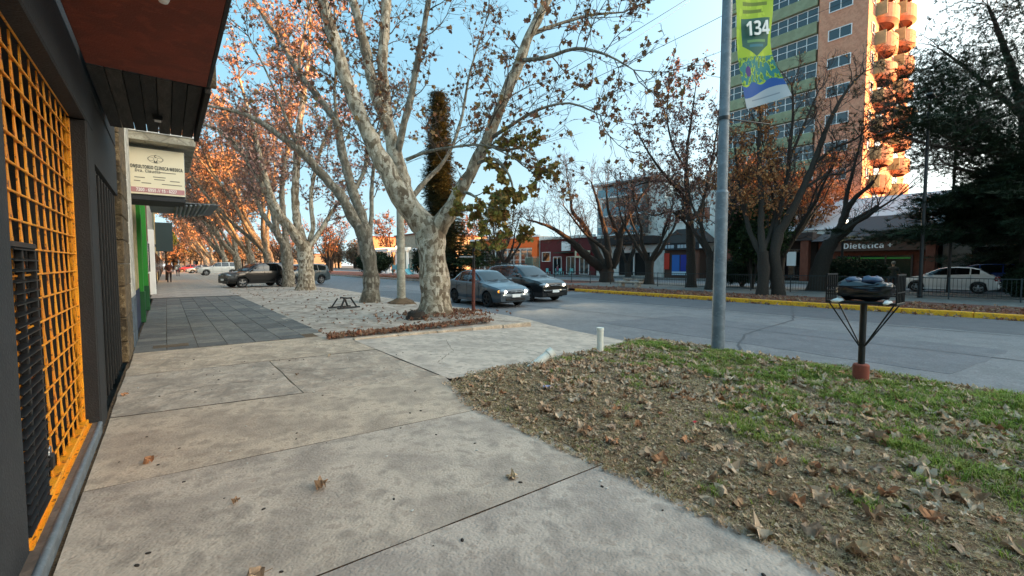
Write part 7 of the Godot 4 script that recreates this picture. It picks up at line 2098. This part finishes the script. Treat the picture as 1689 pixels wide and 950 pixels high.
func make_verge() -> void:
	var g := Geo.new()
	var nx := 70; var nz := 120
	for j in nz + 1:
		for i in nx + 1:
			var u := float(i) / nx; var v := float(j) / nz
			var z := lerpf(-5.05, 3.9, v)
			var x := lerpf(verge_left(z), 7.61, u)
			z = lerpf(verge_top(x), 3.9, v)
			x = lerpf(verge_left(z), 7.61, u)
			var rim := smoothstep(0.0, 0.05, u) * smoothstep(0.0, 0.03, v)
			var y := lerpf(-0.012, verge_y(x, z), rim)
			g.vert(Vector3(x, y, z), Vector3(verge_y(x - 0.03, z) - verge_y(x + 0.03, z), 0.06, verge_y(x, z - 0.03) - verge_y(x, z + 0.03)).normalized())
	for j in nz:
		for i in nx:
			var p := j * (nx + 1) + i
			g.ix.append_array([p, p + 1, p + nx + 2, p, p + nx + 2, p + nx + 1])
	struct("verge_soil", g, M.soil)
	# grass: tufts of bent blades
	var tufts := []
	for k in 3:
		var t := Geo.new()
		var r := RandomNumberGenerator.new(); r.seed = 40 + k
		for b in 9:
			var a := r.randf() * TAU
			var d := Vector3(cos(a), 0, sin(a))
			var root := Vector3(r.randf_range(-0.025, 0.025), 0, r.randf_range(-0.025, 0.025))
			var h := r.randf_range(0.025, 0.06); var w := d.cross(Vector3.UP) * 0.0022
			var m := root + Vector3(0, h * 0.65, 0) + d * h * 0.3
			var e := root + Vector3(0, h * r.randf_range(0.75, 1.0), 0) + d * h * r.randf_range(0.6, 1.1)
			t.quad(root - w, root + w, m + w * 0.8, m - w * 0.8); t.tri(m - w * 0.8, m + w * 0.8, e)
		tufts.append(t.mesh())
	var greens := [Color(0.19, 0.26, 0.035), Color(0.25, 0.32, 0.045), Color(0.14, 0.20, 0.035), Color(0.33, 0.31, 0.10)]
	var straws := [Color(0.50, 0.37, 0.21), Color(0.38, 0.27, 0.15), Color(0.30, 0.25, 0.10), Color(0.56, 0.44, 0.28)]
	for kind in 2:
		for v in 3:
			var xf := []; var cc := []
			for i in (13000 if kind == 0 else 24000):
				var x := rng.randf_range(2.45, 7.6); var z := rng.randf_range(-5.3, 2.6)
				if not verge_in(x, z, 0.01): continue
				var gr := greenness(x, z)
				if kind == 0:
					if rng.randf() > gr * gr * 1.2 + gr * 0.1: continue
				elif rng.randf() > 0.9 - gr * 0.35: continue
				var s := rng.randf_range(0.6, 1.25) * (0.75 + 0.6 * gr if kind == 0 else 0.7)
				var b := Basis(Vector3.UP, rng.randf() * TAU).rotated(Vector3.RIGHT, rng.randf_range(-0.5, 0.5) if kind == 1 else 0.0).scaled(Vector3(s, s * (1.0 if kind == 0 else 0.55), s))
				xf.append(Transform3D(b, Vector3(x, verge_y(x, z) - 0.004, z)))
				cc.append(pick(greens if kind == 0 else straws))
			var o := many(self, "green_grass" if kind == 0 else "dry_grass", tufts[v], xf, cc, M.grass)
			tag(o, "short green grass growing in patches on the verge" if kind == 0 else "dry straw coloured grass thatch on the verge", "grass")
	# crumbled leaf bits
	var bit := Geo.new()
	bit.tri(Vector3(-0.5, 0, -0.3), Vector3(0.1, 0.18, 0.6), Vector3(0.5, 0.04, -0.2)); bit.tri(Vector3(-0.5, 0, -0.3), Vector3(0.5, 0.04, -0.2), Vector3(0.05, 0.2, -0.7))
	var tans := [Color(0.44, 0.29, 0.18), Color(0.33, 0.205, 0.12), Color(0.56, 0.42, 0.29), Color(0.22, 0.135, 0.08), Color(0.38, 0.26, 0.17)]
	var xf := []; var cc := []
	for i in 42000:
		var x := rng.randf_range(2.42, 7.6); var z := rng.randf_range(-5.3, 1.8)
		if not verge_in(x, z, -0.05): continue
		if rng.randf() > 1.0 - greenness(x, z) * 0.93: continue
		xf.append(Transform3D(Basis.from_euler(Vector3(rng.randf_range(-0.7, 0.7), rng.randf() * TAU, rng.randf_range(-0.7, 0.7))).scaled(Vector3.ONE * rng.randf_range(0.008, 0.03)), Vector3(x, verge_y(x, z) + 0.006, z)))
		cc.append(pick(tans))
	var o := many(self, "crumbled_leaves", bit.mesh(), xf, cc, M.leaf)
	tag(o, "crumbled brown leaf fragments covering the bare parts of the verge", "leaf litter")

func make_litter() -> void:
	var shapes := []
	for k in 9:
		var m := maple_leaf([0.22, 0.4, -0.25, 0.65, 0.12, -0.4, 0.9, 0.3, 0.5][k], [0.22, 0.35, 0.3, 0.41, 0.27, 0.38, 0.44, 0.33, 0.25][k])
		shapes.append(m)
	var tones := [Color(0.46, 0.31, 0.20), Color(0.52, 0.37, 0.25), Color(0.31, 0.19, 0.11), Color(0.60, 0.45, 0.32), Color(0.42, 0.20, 0.10), Color(0.38, 0.26, 0.18), Color(0.52, 0.37, 0.22)]
	var mats := []
	for c in tones:
		var m := mat(c.linear_to_srgb(), 0.8, 0.0, 0.3)
		m.backlight_enabled = true
		m.backlight = Color(0.2, 0.2, 0.2)
		m.cull_mode = BaseMaterial3D.CULL_DISABLED
		mats.append(m)
	# leaves on the verge: 290 single ones, the rest in one mass
	var spots := []
	var guard := 0
	while spots.size() < 2700 and guard < 90000:
		guard += 1
		var x := rng.randf_range(2.6, 7.55); var z := rng.randf_range(-5.2, 1.4)
		if not verge_in(x, z, 0.04): continue
		var w := 0.35 + 0.65 * clampf((x - 2.6) * 0.3 + (z + 5.0) * 0.16, 0, 1)
		if x < 3.4 + 0.25 * (z + 5): w *= 0.45
		w *= clampf(0.55 + 1.1 * wobble.get_noise_2d(x * 3.1 + 80, z * 3.1), 0.05, 1.0)
		if rng.randf() > w: continue
		spots.append(Vector3(x, 0, z))
	var score := func(p: Vector3) -> float:
		var d := p - Vector3(0, 1.5, 0)
		return 1.0 / d.length_squared() if (p.x > 1.25 * (p.z + 2.0) or p.x > 0.0) and p.z < p.x * 0.02 + 0.05 else 0.0
	spots.sort_custom(func(a, b): return score.call(a) > score.call(b))
	var rest := []; var rc := []
	for i in spots.size():
		var p: Vector3 = spots[i]
		p.y = verge_y(p.x, p.z) + rng.randf_range(0.012, 0.03)
		var s := 0.05 + 0.10 * pow(rng.randf(), 1.5)
		var b := Basis.from_euler(Vector3(rng.randf_range(-0.28, 0.28), rng.randf() * TAU, rng.randf_range(-0.28, 0.28)))
		if i < 290:
			var n := part(self, "fallen_leaf", shapes[rng.randi() % 9], mats[rng.randi() % mats.size()])
			n.transform = Transform3D(b.scaled(Vector3.ONE * s), p)
			tag(n, "dry plane leaf lying on the grass verge", "leaf", "dry leaves on the grass verge")
		else:
			rest.append(Transform3D(b.scaled(Vector3.ONE * s), p)); rc.append(pick(tones))
	var o := many(self, "leaf_scatter", shapes[0], rest, rc, M.leaf)
	tag(o, "remaining dry plane leaves scattered over the grass verge", "leaf litter")
	# single leaves and bits on the pavement
	var on := [[0.78, -3.02, 0.10, 3, 2, "curled brown leaf on the nearest joint free slab's middle"], [0.30, -2.32, 0.12, 1, 0, "brown and tan leaf nearest the bottom edge of the pavement"], [1.86, -2.33, 0.085, 0, 6, "pale tan leaf on the diagonal pavement joint"], [-0.14, -4.25, 0.09, 1, 4, "reddish leaf near the charcoal shop's step"], [0.30, -3.15, 0.05, 3, 2, "small dark leaf left of the curled brown one"], [-0.42, -6.6, 0.08, 0, 4, "reddish leaf at the foot of the black door"], [2.57, -2.75, 0.10, 0, 3, "pale leaf on the pavement's edge by the verge"], [2.05, -7.4, 0.07, 1, 3, "pale leaf before the drive's start"], [2.5, -0.98, 0.16, 1, 3, "big pale leaf at the verge's edge near the bottom right"], [1.35, -6.4, 0.06, 2, 2, "small brown leaf on the worn concrete"]]
	for q in on:
		var n := part(self, "pavement_leaf", shapes[q[3]], mats[q[4]])
		n.transform = Transform3D(Basis.from_euler(Vector3(rng.randf_range(-0.2, 0.2), rng.randf() * TAU, rng.randf_range(-0.2, 0.2))).scaled(Vector3.ONE * q[2] * 1.1), Vector3(q[0], 0.02, q[1]))
		tag(n, q[5], "leaf", "leaves on the pavement")
	var chip := Geo.new()
	chip.ball(Vector3.ZERO, Vector3(0.5, 0.18, 0.3), 7)
	var cx := []; var ck := []
	for i in 170:
		var x := rng.randf_range(-0.4, 2.5); var z := rng.randf_range(-9.4, -0.8)
		if i > 110: x = rng.randf_range(2.9, 7.4); z = rng.randf_range(-8.5, -5.2)
		var y := 0.004 if x < 2.84 else lerpf(0.0, -0.14, (x - 2.84) / 4.8) + 0.004
		cx.append(Transform3D(Basis(Vector3.UP, rng.randf() * TAU).scaled(Vector3.ONE * rng.randf_range(0.008, 0.035)), Vector3(x, y, z)))
		ck.append(Color(0.05, 0.04, 0.035) if rng.randf() < 0.75 else Color(0.6, 0.58, 0.54))
	o = many(self, "pavement_crumbs", chip.mesh(), cx, ck, M.leaf)
	tag(o, "dark seeds and crumbs strewn over the pavement and drive", "crumbs")
	# leaf drift in the tree bed by the drive
	var dx := []; var dc := []
	var reds := [Color(0.26, 0.09, 0.05), Color(0.34, 0.16, 0.09), Color(0.20, 0.08, 0.05), Color(0.42, 0.27, 0.18), Color(0.30, 0.20, 0.13)]
	for i in 1500:
		var f := rng.randf()
		var x := lerpf(2.5, 6.6, f); var z := -9.16 - 0.14 * f + rng.randfn(0.0, 0.10)
		if i > 900:
			x = 6.3 + rng.randfn(0, 0.75); z = -11.2 + rng.randfn(0, 0.55)
		if z > -9.02: z = -9.03 - rng.randf() * 0.1
		dx.append(Transform3D(Basis.from_euler(Vector3(rng.randf_range(-0.7, 0.7), rng.randf() * TAU, rng.randf_range(-0.7, 0.7))).scaled(Vector3.ONE * rng.randf_range(0.045, 0.11)), Vector3(x, 0.02 + rng.randf() * 0.05 + (0.08 * exp(-((x - 6.3) ** 2 + (z + 11.35) ** 2)) if i > 900 else 0.0), z)))
		dc.append(pick(reds))
	o = many(self, "leaf_drift", shapes[3], dx, dc, M.leaf)
	tag(o, "drift of red brown leaves along the tree bed and round the first trunk", "leaf litter")
	# litter along the median kerb and strip
	dx = []; dc = []
	for i in 5200:
		var z := rng.randf_range(-60, 3); var x := 19.75 + absf(rng.randfn(0, 1.3))
		if i % 9 == 0: x = 19.45 - rng.randf() * 0.25
		dx.append(Transform3D(Basis.from_euler(Vector3(rng.randf_range(-0.6, 0.6), rng.randf() * TAU, rng.randf_range(-0.6, 0.6))).scaled(Vector3.ONE * rng.randf_range(0.07, 0.16)), Vector3(x, 0.04 if x > 19.6 else -0.12, z)))
		dc.append(pick(reds))
	o = many(self, "median_leaves", shapes[1], dx, dc, M.leaf)
	tag(o, "red brown leaves strewn along the median kerb", "leaf litter")
	# the few fallen over the bare earth
	dx = []; dc = []
	for i in 420:
		var x := rng.randf_range(2.6, 7.3); var z := -9.4 - 28.0 * pow(rng.randf(), 1.6)
		dx.append(Transform3D(Basis.from_euler(Vector3(rng.randf_range(-0.5, 0.5), rng.randf() * TAU, rng.randf_range(-0.5, 0.5))).scaled(Vector3.ONE * rng.randf_range(0.04, 0.10)), Vector3(x, 0.015, z)))
		dc.append(pick(reds + [Color(0.09, 0.07, 0.055)]))
	o = many(self, "earth_leaves", shapes[0], dx, dc, M.leaf)
	tag(o, "sparse leaves and twigs lying on the bare earth", "leaf litter")
	# a red scrap and a pale wrapper among the grass
	for q in [[3.72, -2.02, Color(0.72, 0.05, 0.10), 0.022, "tiny red scrap among the dry leaves"], [3.42, -3.65, Color(0.62, 0.60, 0.72), 0.05, "pale lilac wrapper in the dry grass"]]:
		var w := thing("wrapper_scrap", q[4], "litter", Vector3(q[0], verge_y(q[0], q[1]) + 0.012, q[1]), rng.randf() * 3.0, "scraps in the verge")
		var g := Geo.new()
		g.quad(Vector3(-1.2, 0, -0.6) * q[3], Vector3(-0.2, 0.35, -0.5) * q[3], Vector3(0.0, 0.3, 0.6) * q[3], Vector3(-1.1, 0.1, 0.5) * q[3])
		g.quad(Vector3(-0.2, 0.35, -0.5) * q[3], Vector3(1.2, 0, -0.7) * q[3], Vector3(1.1, 0.25, 0.6) * q[3], Vector3(0.0, 0.3, 0.6) * q[3])
		part(w, "foil", g, mat(q[2], 0.5))
